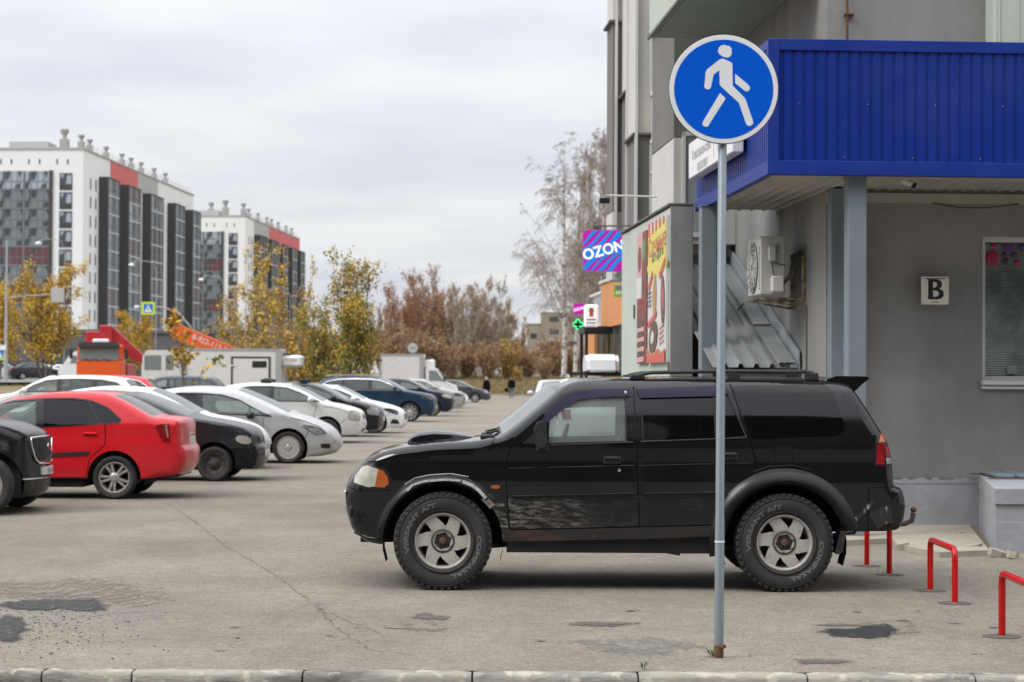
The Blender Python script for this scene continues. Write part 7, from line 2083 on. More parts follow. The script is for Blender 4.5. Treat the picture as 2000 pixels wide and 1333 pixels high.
block('apartment_building', 'farther white apartment block with a red stripe at its far end', 425, 477, 423, 71, [(10, 19), (24, 33), (39, 46), (52, 59), (64.5, 71)],
      [(10, 28, 'ab_grey'), (28, 71, 'ab_red')], 24, [(-8, 4, 1.3), (-5, 4, 1.5), (-1, 3, 1.2), (-1, 9, 1), (-1, 20, 1), (-1, 31, 1), (-1, 37, 1), (-1, 46, 1), (-1, 57, 1), (-1, 65, 1)])
# beige works building behind the birches
K['beige'] = M('beige_brick', (.30, .255, .205), .9, col2=(.24, .20, .165), scale=.2, mix=.7)
g = at(1030, 740, 430)
wb = thing('works_building', 'distant beige stepped industrial building behind the bare trees', 'building', (g.x, g.y, 0))
zt1, zt2 = at(1030, 634, 430).z, at(1060, 612, 430).z
MB().box(0, 0, 0, 2.9, 12, zt1).box(2.9, -.3, 0, 12, 14, zt2).box(2.8, -.4, zt2, 12.1, 14.1, zt2 + .2).box(-.1, -.1, zt1, 2.8, 12, zt1 + .2).build('wall', K['beige'], wb)
for x_ in (4.6, 8.6):
    for z_ in (zt2 - 1.8, zt2 - 4.4, zt2 - 7):
        MB().box(x_, -.34, z_, x_ + 1.9, -.3, z_ + 1.1).build('window', K['dark_pane'], wb)
MB().box(.6, -.04, zt1 - 3, 2, 0, zt1 - 1.9).build('window', K['dark_pane'], wb)
# low grey shop at the feet of the blocks
g = at(255, 740, 230)
lb = thing('low_shop', 'low dark grey flat-roofed shop between the lorries and the apartment blocks', 'building', (g.x, g.y, 1.2))
MB().box(-16, 0, 0, 16, 10, 5.2).box(-16.2, -.2, 5.2, 16.2, 10.2, 5.6).build('wall', M('shop_grey', (.10, .10, .105), .8), lb)
for k in range(9): MB().box(-15 + 3.3 * k, -.05, .6, -12.6 + 3.3 * k, 0, 3.4).build('window', K['dark_pane'], lb)

# the block across the road behind the photographer, mirrored in the car's windows
ob_ = thing('apartment_building', 'long dull grey apartment block across the road, mirrored dimly in the black car windows', 'apartment block', (-6, -34, -.16))
K['opp'] = M('opposite_facade', (.11, .105, .10), .9, col2=(.08, .077, .073), scale=.3, mix=.7)
MB().box(-60, -12, 0, 70, 0, 34).build('wall', K['opp'], ob_)
wm_ = MB().box(0, 0, 0, 1.6, .05, 1.5).mesh('window', [K['dark_pane']])
for f_ in range(10):
    for k in range(38): put('window', wm_, ob_, (-58 + 3.3 * k, 0, 1.6 + 3 * f_))

# ------------------------------------------------------------------ trees
def norm(a): return a / np.maximum(np.linalg.norm(a, axis=-1, keepdims=True), 1e-9)
def tubes(P, Rr, m=5):
    """P (N,k,3), Rr (N,k)"""
    N, k, _ = P.shape
    T = np.gradient(P, axis=1); T = norm(T)
    ref = np.where(np.abs(T[..., 2:3]) > .9, np.array([1.0, 0, 0]), np.array([0, 0, 1.0]))
    A = norm(np.cross(T, ref)); B = np.cross(T, A)
    th = 2 * np.pi * np.arange(m) / m
    V = P[:, :, None, :] + Rr[:, :, None, None] * (A[:, :, None, :] * np.cos(th)[None, None, :, None] + B[:, :, None, :] * np.sin(th)[None, None, :, None])
    idx = np.arange(N * k * m).reshape(N, k, m)
    a = idx[:, :-1, :]; b = np.roll(a, -1, 2); c = np.roll(idx[:, 1:, :], -1, 2); d = idx[:, 1:, :]
    F = np.stack([a, b, c, d], -1).reshape(-1, 4)
    return V.reshape(-1, 3), F
def grow(rg, P, Rr, n, t0, t1, Lf, ang, up, droop, k, rf, wob=.12):
    N, kk, _ = P.shape
    pi = np.repeat(np.arange(N), n)
    t = rg.uniform(t0, t1, N * n) * (kk - 1)
    i = np.minimum(t.astype(int), kk - 2); f = (t - i)[:, None]
    base = P[pi, i] * (1 - f) + P[pi, i + 1] * f
    pd = norm(P[pi, i + 1] - P[pi, i])
    r0 = (Rr[pi, i] * (1 - f[:, 0]) + Rr[pi, i + 1] * f[:, 0]) * rf
    rndv = rg.normal(size=(N * n, 3)); perp = norm(rndv - pd * (rndv * pd).sum(-1, keepdims=True))
    a = np.radians(rg.normal(ang, ang * .2, N * n))[:, None]
    d = norm(pd * np.cos(a) + perp * np.sin(a) + np.array([0, 0, up]))
    plen = np.linalg.norm(P[:, -1] - P[:, 0], axis=-1)[pi]
    L = plen * Lf * (1.15 - .75 * t / (kk - 1)) * rg.uniform(.6, 1.2, N * n)
    Q = np.zeros((N * n, k, 3)); Q[:, 0] = base
    for s in range(1, k):
        d = norm(d + rg.normal(0, wob, d.shape) + np.array([0, 0, up * .25 - droop * s / k]))
        Q[:, s] = Q[:, s - 1] + d * (L / (k - 1))[:, None]
    R2 = r0[:, None] * np.linspace(1, .3, k)[None, :]
    return Q, R2
def leaves(rg, P, n, size, jitter, mats_p, tmin=.2):
    N, k, _ = P.shape
    pi = rg.integers(0, N, n); t = rg.uniform(tmin, 1, n) * (k - 1); i = np.minimum(t.astype(int), k - 2); f = (t - i)[:, None]
    c = P[pi, i] * (1 - f) + P[pi, i + 1] * f + rg.normal(0, jitter, (n, 3))
    a = norm(rg.normal(size=(n, 3))); b = norm(np.cross(a, rg.normal(size=(n, 3))))
    s = (size * rg.uniform(.55, 1.3, n))[:, None]
    V = np.stack([c - a * s * .6, c + b * s * .38, c + a * s * .6, c - b * s * .38], 1).reshape(-1, 3)
    F = np.arange(n * 4).reshape(n, 4)
    # clumps share a colour: pick by branch
    br = rg.random(N); q = np.clip(br[pi] * .75 + rg.random(n) * .25, 0, .999)
    mi = np.searchsorted(np.cumsum(mats_p), q)
    return V, F, np.minimum(mi, len(mats_p) - 1)
TREES = {}
def tree_proto(key, seed, H, stems, spread, r0, levels, leafspec, bark, leafmats, t0=.25, stem_wob=.05, m0=6, twig_min=.0):
    rg = np.random.default_rng(seed)
    k = 12; N = stems
    P = np.zeros((N, k, 3))
    ang = rg.uniform(0, 6.28, N); rad = (rg.uniform(.0, .12, N) if N > 1 else np.zeros(1)) * H
    P[:, 0, 0] = rad * np.cos(ang) * .4; P[:, 0, 1] = rad * np.sin(ang) * .4
    d = norm(np.stack([spread * np.cos(ang) * rg.uniform(.3, 1, N), spread * np.sin(ang) * rg.uniform(.3, 1, N), np.ones(N)], -1))
    hs = H * (rg.uniform(.62, 1.0, N) if N > 1 else np.ones(1)); hs[0] = H
    for s in range(1, k):
        d = norm(d + rg.normal(0, stem_wob, d.shape) + np.array([0, 0, .10]))
        P[:, s] = P[:, s - 1] + d * (hs / (k - 1))[:, None]
    Rr = r0 * (hs / H)[:, None] * np.linspace(1, .12, k)[None, :]
    bv, bf = tubes(P, Rr, m0); VB, FB = [bv], [bf]; nb = len(bv)
    cur, cr = P, Rr
    TW, TF = [], []; nt = 0
    allP = []
    for li, (n, Lf, an, up, droop, kk, rf) in enumerate(levels):
        cur, cr = grow(rg, cur, cr, n, t0 if li == 0 else .15, .97, Lf, an, up, droop, kk, rf)
        cr = np.maximum(cr, twig_min)
        v, f = tubes(cur, cr, 4 if li == 0 else 3)
        if li == 0: VB.append(v); FB.append(f + nb); nb += len(v)
        else: TW.append(v); TF.append(f + nt); nt += len(v)
        allP.append(cur)
    trunk = fast_mesh('trunk', np.concatenate(VB), np.concatenate(FB), [bark], smooth=True)
    Vs, Fs, Ms = list(TW), list(TF), [np.zeros(len(f), int) for f in TF]
    for (lv, n, size, jit, probs, tmin) in leafspec:
        v, f, mi = leaves(rg, allP[lv], n, size, jit, probs, tmin)
        Vs.append(v); Fs.append(f + nt); nt += len(v); Ms.append(mi + 1)
    crown = fast_mesh('crown', np.concatenate(Vs), np.concatenate(Fs), [bark] + leafmats, np.concatenate(Ms))
    TREES[key] = (trunk, crown)
def leafmat(name, c):
    m = M(name, c, .75, col2=tuple(x * .7 for x in c), scale=.9, mix=.6, spec=.2)
    return m
LY, LO, LG, LD = leafmat('leaf_yellow', (.62, .41, .06)), leafmat('leaf_ochre', (.46, .27, .055)), leafmat('leaf_green', (.20, .22, .055)), leafmat('leaf_dark_green', (.085, .12, .035))
LB, LR, LT = leafmat('leaf_brown', (.36, .17, .085)), leafmat('leaf_russet', (.44, .20, .085)), leafmat('leaf_tan', (.42, .33, .20))
K['bark'] = M('bark_grey', (.13, .105, .085), .95, col2=(.07, .055, .045), scale=3, mix=.8)
K['bark_brown'] = M('bark_brown', (.28, .175, .125), .95, col2=(.20, .125, .09), scale=2, mix=.8)
K['birch'] = M('birch_bark', (.52, .48, .43), .9, col2=(.09, .075, .065), scale=1.1, mix=.9, lo=.50, hi=.58, stretch=(1, 1, 1.8), detail=4)
K['birch_twig'] = M('birch_twig', (.31, .25, .21), .95)
K['bark_pale'] = M('bark_pale', (.34, .29, .25), .95, col2=(.25, .21, .18), scale=2, mix=.7)
# levels: (children per branch, length share, angle, upward pull, droop, points, radius share)
tree_proto('poplar', 1, 8.6, 5, .26, .10, [(13, .40, 44, .30, .0, 5, .5), (8, .48, 40, .2, .05, 4, .5)], [(1, 11000, .16, .22, [.50, .36, .14], .2)], K['bark'], [LY, LO, LG], t0=.15)
tree_proto('sparse_poplar', 2, 7.2, 11, .26, .04, [(9, .20, 30, .5, .0, 5, .55), (5, .5, 35, .3, .0, 4, .6)], [(0, 600, .13, .06, [.5, .2, .3], .2), (1, 1500, .12, .10, [.45, .30, .25], .2)], K['bark_pale'], [LY, LO, LG], t0=.22, twig_min=.008)
tree_proto('maple', 3, 6.9, 5, .30, .07, [(15, .36, 46, .35, .0, 5, .5), (9, .45, 42, .2, .02, 4, .5)], [(1, 8200, .13, .20, [.26, .22, .34, .18], .2)], K['bark'], [LY, LO, LG, LD], t0=.10)
tree_proto('brown', 4, 13, 9, .36, .11, [(13, .34, 36, .55, .0, 5, .5), (10, .48, 36, .4, .0, 4, .55), (5, .55, 34, .3, 0, 3, .7)], [(1, 4600, .17, .30, [.42, .42, .16], .2)], K['bark_brown'], [LB, LR, LO], t0=.10, twig_min=.016)
tree_proto('brown_two', 5, 12, 10, .42, .10, [(12, .36, 38, .55, .0, 5, .5), (10, .48, 36, .4, .0, 4, .55), (5, .55, 34, .3, 0, 3, .7)], [(1, 4000, .17, .32, [.5, .35, .15], .2)], K['bark_brown'], [LB, LT, LR], t0=.08, twig_min=.016)
tree_proto('grey', 6, 12.5, 8, .36, .11, [(13, .34, 34, .55, .0, 5, .5), (10, .48, 34, .4, .0, 4, .55), (5, .55, 34, .3, 0, 3, .7)], [(1, 1800, .16, .28, [.5, .25, .25], .3)], K['bark_pale'], [LT, LO, LY], t0=.10, twig_min=.015)
tree_proto('bush', 7, 5.0, 20, .42, .035, [(10, .38, 34, .6, .0, 5, .5), (9, .55, 34, .4, .0, 4, .6)], [(1, 4300, .115, .24, [.46, .34, .20], .1)], K['bark_brown'], [LY, LO, LG], t0=.06, twig_min=.01)
tree_proto('rust_bush', 8, 4.6, 20, .45, .035, [(10, .40, 34, .6, .0, 5, .5), (10, .55, 34, .4, .0, 4, .6)], [(1, 4200, .12, .24, [.4, .38, .22], .1)], K['bark_brown'], [LB, LT, LO], t0=.06, twig_min=.012)
tree_proto('birch', 9, 20, 1, .02, .22, [(30, .34, 50, .40, .10, 7, .32), (13, .42, 44, -.05, .50, 6, .5), (10, .55, 36, -.2, .75, 5, .6)], [(2, 60, .10, .05, [.5, .5], .5)], K['birch'], [LT, LO], t0=.26, stem_wob=.025, m0=8, twig_min=.0085)
tree_proto('birch_slim', 10, 19, 2, .03, .17, [(30, .22, 42, .5, .05, 6, .34), (12, .48, 38, .15, .3, 5, .5), (8, .6, 34, -.1, .5, 4, .6)], [(2, 200, .10, .08, [.6, .4], .4)], K['birch'], [LT, LR], t0=.20, stem_wob=.025, m0=8, twig_min=.010)
tree_proto('sapling', 11, 3.9, 1, .02, .045, [(11, .40, 50, .5, .10, 6, .5), (4, .45, 40, .2, .1, 4, .6)], [(0, 130, .14, .06, [.55, .25, .2], .3), (1, 330, .14, .06, [.55, .2, .25], .2)], K['bark'], [LY, LO, LG], t0=.25, stem_wob=.05)
for nm in ('birch', 'birch_slim'):
    TREES[nm][1].materials[0] = K['birch_twig']
def tree(key, name, label, px, d, ytop, cat='tree', group=None, z0=0.0, rz=None, wide=1.0):
    g = at(px, 740, d); top = at(px, ytop, d).z
    tr, cr = TREES[key]
    Hn = max(v for v in (tr.vertices[i].co.z for i in range(0, len(tr.vertices), 7)))
    s = (top - z0) / Hn
    r = thing(name, label, cat, (g.x, g.y, z0), rz if rz is not None else rnd.uniform(0, 6.28), group)
    r.scale = (s * wide, s * wide, s)
    put('trunk', tr, r); put('crown', cr, r)
    return r
tree('poplar', 'poplar_tree', 'broad golden poplar in front of the white apartment block', 88, 150, 523, group='yellow poplars on the verge', z0=1.1, rz=.4, wide=.95)
tree('poplar', 'poplar_tree', 'golden poplar at the picture edge, behind the grey lamp post', -2, 160, 560, group='yellow poplars on the verge', z0=1.15, rz=2)
tree('poplar', 'poplar_tree', 'small golden poplar rising behind the orange lorry', 262, 165, 612, group='yellow poplars on the verge', z0=1.1, rz=3, wide=.9)
tree('sapling', 'young_tree', 'thin young tree with a few yellow leaves beside the refrigerated van', 362, 76, 600, rz=1.0, wide=1.25)
tree('sparse_poplar', 'young_poplar', 'young poplar clump with yellow upright shoots behind the van', 505, 98, 470, group='young poplars behind the van', rz=0.3, wide=.9)
tree('sparse_poplar', 'young_poplar', 'tall thin poplar clump before the far apartment block, leaves gold at the tips', 560, 104, 480, group='young poplars behind the van', rz=2.2, wide=.95)
tree('sparse_poplar', 'young_poplar', 'thin leafless-looking poplar clump above the orange boom', 445, 112, 560, group='young poplars behind the van', rz=4.1, wide=1.1)
for i, (px, d, yt) in enumerate(((470, 118, 640), (520, 116, 620), (575, 120, 615), (628, 118, 625), (420, 122, 660))):
    tree('bush', 'bush', ['ochre bush rising over the van roof edge', 'ochre bush behind the cooling unit', 'dense golden bush below the tall poplars', 'golden bush against the green maple', 'low ochre bush behind the orange boom tip'][i], px, d, yt, 'bush', 'golden bushes behind the van', rz=i * 1.3, wide=1.15)
tree('maple', 'maple_tree', 'green and gold maple standing before the white refrigerated van', 690, 93, 497, rz=.9, wide=.78)
tree('maple', 'maple_tree', 'lower gold-green maple beside the taller maple', 640, 97, 590, rz=2.9, wide=.95)
brown = [(780, 205, 545, 'brown'), (822, 212, 520, 'brown'), (862, 208, 560, 'brown_two'), (750, 220, 590, 'brown_two'), (800, 228, 575, 'brown_two'), (845, 235, 570, 'brown'), (715, 232, 600, 'brown_two')]
lb_ = ['russet tree with the sparse top, second of the brown stand', 'tallest russet tree, its bare tips over the brown stand', 'brown tree where the russet stand meets the grey ones', 'brown tree beside the green maple', 'brown tree filling the gap behind the round sign', 'russet tree in the second rank of the stand', 'brown tree partly behind the green maple']
for i, (px, d, yt, k_) in enumerate(brown): tree(k_, 'broadleaf_tree', lb_[i], px, d + 16, yt, z0=1.3, group='brown trees beyond the car park', rz=i * 1.1, wide=.9)
grey = [(905, 206, 555, 'grey'), (945, 214, 540, 'grey'), (980, 210, 580, 'grey'), (925, 230, 560, 'brown_two'), (1008, 216, 620, 'brown_two'), (885, 226, 585, 'grey'), (965, 236, 590, 'brown')]
lg_ = ['grey-twigged tree next to the russet stand', 'tall grey-twigged tree with a yellow tip', 'grey-twigged tree sloping towards the beige building', 'brown tree behind the tall grey-twigged one', 'low brown tree at the end of the stand by the beige building', 'grey-twigged tree behind the last russet one', 'brown tree in the second rank above the two walkers']
for i, (px, d, yt, k_) in enumerate(grey): tree(k_, 'broadleaf_tree', lg_[i], px, d + 16, yt, z0=1.3, group='grey-brown trees beyond the car park', rz=i * 1.7, wide=.9)
bl_ = [(880, 200, 668, 'rust_bush'), (915, 203, 660, 'rust_bush'), (955, 201, 660, 'rust_bush'), (990, 203, 655, 'bush'), (1030, 204, 668, 'rust_bush'), (1062, 202, 690, 'rust_bush'), (845, 201, 640, 'rust_bush'), (800, 200, 630, 'rust_bush'), (1085, 206, 650, 'rust_bush'), (1120, 208, 665, 'rust_bush'), (765, 202, 640, 'rust_bush'), (1010, 198, 715, 'bush')]
lbl_ = ['brown bush at the foot of the russet trees', 'brown bush behind the dark grey saloon', 'brown bush behind the person in the long coat', 'tallest yellow bush between the two walkers', 'rust-brown bush behind the walker with a bag', 'low brown bush before the beige building', 'brown bush under the tallest russet tree', 'brown bush above the white van cab', 'brown bush at the birch trunk', 'brown thicket between the birches and the shop signs', 'low brown bush behind the white van box', 'small yellow bush in the dry grass']
for i, (px, d, yt, k_) in enumerate(bl_): tree(k_, 'bush', lbl_[i], px, d + 14, yt, 'bush', 'bushes at the end of the car park', z0=1.1, rz=i * .8, wide=1.25)
tree('birch', 'birch_tree', 'tall bare birch with drooping twigs, nearest to the open sky', 1101, 152, 262, group='bare birches', rz=.6, wide=1.12)
tree('birch_slim', 'birch_tree', 'slim bare birch just behind the drooping one', 1126, 160, 285, group='bare birches', rz=2.0, wide=.95)
tree('birch_slim', 'birch_tree', 'brown-twigged birch above the large square shop sign', 1168, 150, 262, group='bare birches', rz=3.4, wide=.9)
tree('birch_slim', 'birch_tree', 'bare birch touching the facade of the corner building', 1196, 165, 250, group='bare birches', rz=5.0, wide=1.0)
tree('birch_slim', 'birch_tree', 'bare birch in the second rank, behind the small purple sign', 1148, 185, 300, group='bare birches', rz=1.2, wide=1.0)
# dry grass tufts along the far edge
rg = np.random.default_rng(5)
def tufts(n, fx, fy, h, name, mat, z=0.0):
    x, y = fx(n), fy(n)
    a = rg.uniform(0, 6.28, n); w = h * .12; hh = h * rg.uniform(.4, 1.1, n); le = rg.normal(0, .3, (n, 2)) * h
    b = np.stack([x, y, z(y) if callable(z) else np.full(n, z)], -1)
    dx = np.stack([np.cos(a), np.sin(a), np.zeros(n)], -1) * w
    tip = b + np.concatenate([le, hh[:, None]], 1)
    V = np.stack([b - dx, b + dx, tip], 1).reshape(-1, 3)
    o = put(name, fast_mesh(name, V, np.arange(3 * n).reshape(n, 3), [mat])); o['kind'] = 'stuff'
K['straw'] = M('straw', (.30, .225, .11), .9, col2=(.16, .13, .06), scale=.6, mix=.9)
tufts(26000, lambda n: rg.uniform(-16, 14, n), lambda n: rg.uniform(197, 219, n), .42, 'dry_grass', K['straw'], lambda y: np.interp(y, [196, 218], [0, 1.5]))
tufts(9000, lambda n: rg.uniform(-52, -20, n), lambda n: rg.uniform(112, 160, n), .22, 'verge_grass', M('verge_green', (.13, .12, .045), .9, col2=(.20, .16, .07), scale=.5, mix=.8), 1.0)

# ------------------------------------------------------------------ street furniture on the left
K['lamp_grey'] = M('lamp_grey', (.34, .34, .335), .6)
def upole(px, d, ytop, z0, r_, label, name='street_lamp', cat='lamp post'):
    g = at(px, 740, d); t_ = thing(name, label, cat, (g.x, g.y, z0)); h = at(px, ytop, d).z - z0
    MB().lathe([(r_ * 1.3, 0), (r_ * 1.2, h * .25), (r_, h * .3), (r_ * .6, h), (0, h)], 12, axis='z').build('pole', K['lamp_grey'], t_, 40)
    return t_, h
t_, h = upole(11, 140, 470, 1.05, .11, 'pale grey lamp post on the verge carrying a road sign arm')
MB().tube([(0, 0, h * .60), (1.5, 0, h * .615), (3.2, 0, h * .625)], .04, 6).build('sign_arm', K['lamp_grey'], t_)
MB().bbox(3.05, -.06, h * .57, 3.95, .0, h * .67, .02).build('back_of_sign', K['ab_grey'], t_, 30)
MB().bbox(-.35, -.2, h * .235, .05, -.15, h * .27, .01).build('small_plate', K['sign_white'], t_, 30)
K['fluo'] = M('fluorescent_yellow', (.55, .75, .02), .5); K['cw_blue'] = M('crossing_blue', (.01, .13, .55), .5)
def crossing(t_, x, z, s_, y=-.08):
    b_ = MB().bbox(x - s_, y, z - s_, x + s_, y + .04, z + s_, .05).build('sign_board', K['fluo'], t_, 30)
    q = s_ * .70
    MB().box(x - q, y - .006, z - q, x + q, y - .001, z + q).build('blue_square', K['cw_blue'], b_)
    MB().prism([(x - q * .85, z - q * .8), (x + q * .85, z - q * .8), (x, z + q * .85)], y - .012, y - .007).build('white_triangle', K['sign_white'], b_)
    MB().prism([(x - q * .12, z - q * .7), (x + .0, z - q * .2), (x + q * .22, z - q * .7), (x + q * .1, z + q * .1), (x + q * .02, z + q * .42), (x - q * .12, z + q * .1)], y - .018, y - .013).build('walker_symbol', K['ink'], b_)
MBp = at(290, 603, 138)
g = at(384, 740, 138)
t_ = thing('crossing_sign', 'fluorescent pedestrian crossing sign hanging on a curved grey arm', 'sign', (g.x, g.y, .2))
dx = MBp.x - g.x; z_ = MBp.z - .2
MB().lathe([(.10, 0), (.08, 1.9), (.07, z_ - 3.2)], 10, axis='z').tube([(0, 0, z_ - 3.2), (-.05, 0, z_ - 2.2), (-.45, 0, z_ - 1.2), (-1.3, 0, z_ - .25), (-2.3, 0, z_ + .08), (dx, 0, z_ + .12), (dx - .7, 0, z_ + .1)], .055, 8).build('arm', K['lamp_grey'], t_, 40)
MB().bbox(dx - .95, -.1, z_ - .0, dx - .65, .1, z_ + .2, .03).build('lamp_head', K['sign_white'], t_, 30)
crossing(t_, dx, z_, .44)
g = at(-2, 740, 140)
t_ = thing('crossing_sign', 'fluorescent crossing sign cut by the picture edge at the lamp post', 'sign', (g.x, g.y, 1.05))
crossing(t_, .0, at(0, 692, 140).z - 1.05, .42); MB().lathe([(.05, 0), (.05, 3.0)], 8, axis='z').build('post', K['lamp_grey'], t_)
# faces of hanging street lights before the blocks
for i, (px, py, d) in enumerate(((75, 476, 200), (257, 518, 215), (393, 547, 235), (527, 569, 260))):
    p_ = at(px, py, d)
    t_ = thing('street_light', ['round white street light before the loggia stack', 'round white street light before the second dark bay', 'round white street light between the two blocks', 'round white street light among the poplar tips'][i], 'street light', p_, 0, 'street lights of the far road')
    MB().ellipsoid((0, 0, 0), (.32, .32, .18)).build('lamp_globe', K['sign_white'], t_, 40)
    MB().tube([(0, 0, .15), (.6, 0, .5), (2.2, 0, .3), (2.6, 0, -.6), (2.6, 0, -p_.z + 1.2)], .03, 6).build('lamp_pole', K['ab_grey'], t_, 40)
# road-sign backs
p_ = at(806, 680, 150)
t_ = thing('round_sign', 'pale round road sign above the white van cab', 'sign', (p_.x, p_.y, 0))
MB().lathe([(.36, .0), (.37, -.02), (0, -.03)], 24, c=(0, 0, p_.z)).build('sign_plate', K['ab_grey'], t_, 40); MB().box(-.22, -.04, p_.z - .05, .22, -.031, p_.z + .05).build('emblem', K['post'], t_); MB().lathe([(.03, 0), (.03, p_.z)], 8, axis='z').build('post', K['lamp_grey'], t_)
p_ = at(90, 690, 150)
t_ = thing('sign_back', 'small grey back of a road sign under the broad poplar', 'sign', (p_.x, p_.y, 1.1))
MB().bbox(-.26, -.03, p_.z - 1.1 - .4, .26, .0, p_.z - 1.1 + .4, .02).build('sign_plate', K['ab_grey'], t_, 30); MB().lathe([(.03, 0), (.03, p_.z - 1.1)], 8, axis='z').build('post', K['lamp_grey'], t_)

# ------------------------------------------------------------------ two walkers at the far end
def person(label, px, py, H, pose, mats, face_cam=True):
    g = gnd(px, py); t_ = thing('person', label, 'person', (g.x, g.y, 0), 0 if face_cam else math.pi)
    s = H / 1.75
    J = {'pel': (0, 0, .95, .135), 'waist': (0, 0, 1.08, .125), 'chest': (0, 0, 1.32, .15), 'neck': (0, 0, 1.47, .06), 'head0': (0, -.01, 1.56, .075), 'head1': (0, -.01, 1.70, .085)}
    E = [('pel', 'waist'), ('waist', 'chest'), ('chest', 'neck'), ('neck', 'head0'), ('head0', 'head1')]
    for sd, k in ((-1, 'l'), (1, 'r')):
        st = pose[k]
        J['hip' + k] = (sd * .09, 0, .90, .095); J['kn' + k] = (sd * .10, st * .12 - .02, .50, .065); J['an' + k] = (sd * .10, st * .26, .09, .045); J['to' + k] = (sd * .11, st * .26 - .17, .035, .036)
        J['sh' + k] = (sd * .19, 0, 1.40, .065); J['el' + k] = (sd * .25, -st * .06, 1.13, .05); J['wr' + k] = (sd * .26, -st * .12 - .05, .88, .038); J['ha' + k] = (sd * .255, -st * .12 - .07, .79, .034)
        E += [('pel', 'hip' + k), ('hip' + k, 'kn' + k), ('kn' + k, 'an' + k), ('an' + k, 'to' + k), ('chest', 'sh' + k), ('sh' + k, 'el' + k), ('el' + k, 'wr' + k), ('wr' + k, 'ha' + k)]
    ks = list(J); me = bpy.data.meshes.new('body')
    me.from_pydata([tuple(c * s for c in J[k][:3]) for k in ks], [(ks.index(a), ks.index(b)) for a, b in E], [])
    o = bpy.data.objects.new('body', me); COL.objects.link(o)
    o.modifiers.new('skin', 'SKIN'); sub = o.modifiers.new('sub', 'SUBSURF'); sub.levels = sub.render_levels = 1
    sv = me.skin_vertices[0].data
    for i, k in enumerate(ks):
        r_ = J[k][3] * s; sv[i].radius = (r_, r_ * (.72 if k in ('chest', 'waist', 'pel') else 1)); sv[i].use_root = k == 'pel'
    bpy.context.view_layer.update()
    m2 = bpy.data.meshes.new_from_object(o.evaluated_get(bpy.context.evaluated_depsgraph_get()))
    bpy.data.objects.remove(o)
    m2.name = 'body'
    for x in mats: m2.materials.append(x)
    for p in m2.polygons:
        c = p.center / s
        p.use_smooth = True
        p.material_index = 0 if c.z > 1.50 else (3 if c.z < .09 else (1 if c.z > .92 or abs(c.x) > .2 and c.z > .86 else 2))
        if abs(c.x) > .2 and .70 < c.z < .86: p.material_index = 0
    b_ = put('body', m2, t_)
    hair = MB().ellipsoid((0, .02 * s, 1.685 * s), (.098 * s, .105 * s, .105 * s), 12, 8).build('hair', mats[4], t_, 40)
    # face: nose, eyes, ears and mouth at half the head height
    f_ = MB().ellipsoid((0, -.098 * s, 1.62 * s), (.016 * s, .02 * s, .024 * s), 6, 5)
    for sd in (-1, 1): f_.ellipsoid((sd * .09 * s, .0, 1.62 * s), (.014 * s, .02 * s, .03 * s), 6, 5)
    f_.build('face', mats[0], t_, 40)
    e_ = MB()
    for sd in (-1, 1): e_.ellipsoid((sd * .034 * s, -.085 * s, 1.645 * s), (.012 * s, .008 * s, .008 * s), 6, 4)
    e_.box(-.025 * s, -.09 * s, 1.572 * s, .025 * s, -.082 * s, 1.58 * s).build('eyes', K['ink'], t_)
    for sd in (-1, 1):
        hd_ = MB()
        for q in range(4):
            x0 = (sd * .255 + (q - 1.5) * .018) * s; y0 = (-pose['l' if sd < 0 else 'r'] * .12 - .07) * s
            hd_.tube([(x0, y0, .80 * s), (x0, y0 - .01, .74 * s), (x0, y0 - .03, .70 * s - .008 * abs(q - 1.5))], .009 * s, 5)
        hd_.tube([(sd * .225 * s, y0, .82 * s), (sd * .205 * s, y0 - .02, .76 * s)], .010 * s, 5)
        hd_.build('fingers', mats[0], t_, 40)
    return t_, s
skin_ = M('skin', (.42, .25, .18), .6)
coat_ = M('black_cloth', (.006, .006, .007), .95, spec=.05); jeans = M('blue_jeans', (.10, .14, .24), .9, spec=.1, col2=(.16, .21, .32), scale=6, mix=.6); shoe = M('dark_shoes', (.02, .018, .016), .6)
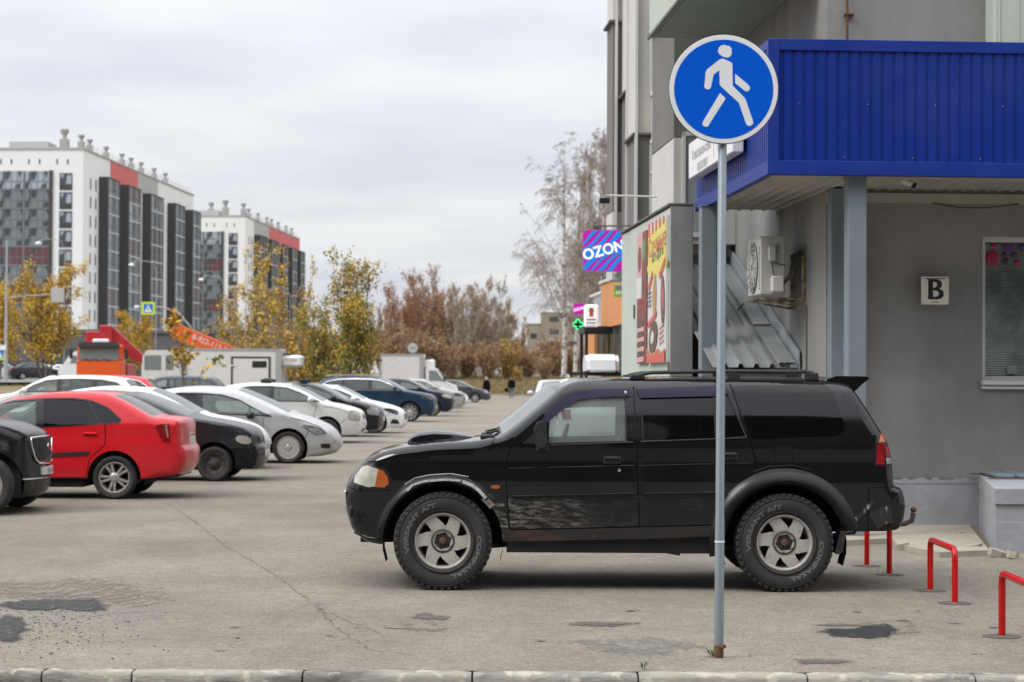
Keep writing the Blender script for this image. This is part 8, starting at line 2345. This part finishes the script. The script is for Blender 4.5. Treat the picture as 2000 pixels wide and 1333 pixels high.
hair_l = M('pale_hat', (.52, .40, .38), .9); hair_d = M('dark_hair', (.03, .022, .018), .8)
t1, s1 = person('person in a long black coat and pale hat pushing a small cart', 950, 783, 1.66, dict(l=.4, r=-.5), [skin_, coat_, coat_, shoe, hair_l])
ct = MB(); prof = [(.17, .72), (.215, 1.05), (.215, 1.38), (.30, .42)]
ct.lathe([(.285, .40), (.27, .60), (.235, .95), (.225, 1.15), (.24, 1.32), (.19, 1.44), (.08, 1.49)], 18, axis='z').build('coat', coat_, t1, 60)
cart = thing('shopping_cart', 'small dark wheeled shopping cart at the heels of the coated person', 'cart', (t1.location.x - .25, t1.location.y - .55, 0))
fr_ = MB()
for x_ in (-.22, .22):
    fr_.tube([(x_, 0, .05), (x_, .03, .45), (x_, .2, .78)], .014, 6).tube([(x_, 0, .05), (x_ * 1.1, -.32, .06)], .012, 6)
fr_.tube([(-.22, .2, .78), (.22, .2, .78)], .014, 6).build('frame', K['ink'], cart)
MB().bbox(-.18, -.22, .12, .18, .02, .46, .03).build('bag', coat_, cart, 30)
for x_ in (-.24, .24):
    for y_ in (0, -.32): MB().lathe([(.06, -.015), (.06, .015)], 12, axis='x', c=(x_, y_, .06)).lathe([(.06, -.015), (0, -.015)], 12, axis='x', c=(x_, y_, .06)).lathe([(.06, .015), (0, .015)], 12, axis='x', c=(x_, y_, .06)).build('wheel', K['ink'], cart)
t2, s2 = person('walker in a black jacket and blue jeans carrying a dark bag', 999, 779, 1.78, dict(l=.7, r=-.7), [skin_, coat_, jeans, shoe, hair_d])
MB().lathe([(.235, .86), (.24, 1.1), (.235, 1.34), (.16, 1.45), (.07, 1.49)], 16, axis='z').build('jacket', coat_, t2, 60)
bg = thing('bag', 'dark shoulder bag hanging from the hand of the walker in jeans', 'bag', (t2.location.x - .30, t2.location.y - .10, .55))
MB().bbox(-.26, -.08, 0, .10, .08, .30, .05).build('bag_body', coat_, bg, 40); MB().tube([(-.2, 0, .28), (-.1, 0, .40), (.02, 0, .40), (.06, 0, .28)], .012, 6).build('handle', K['ink'], bg)
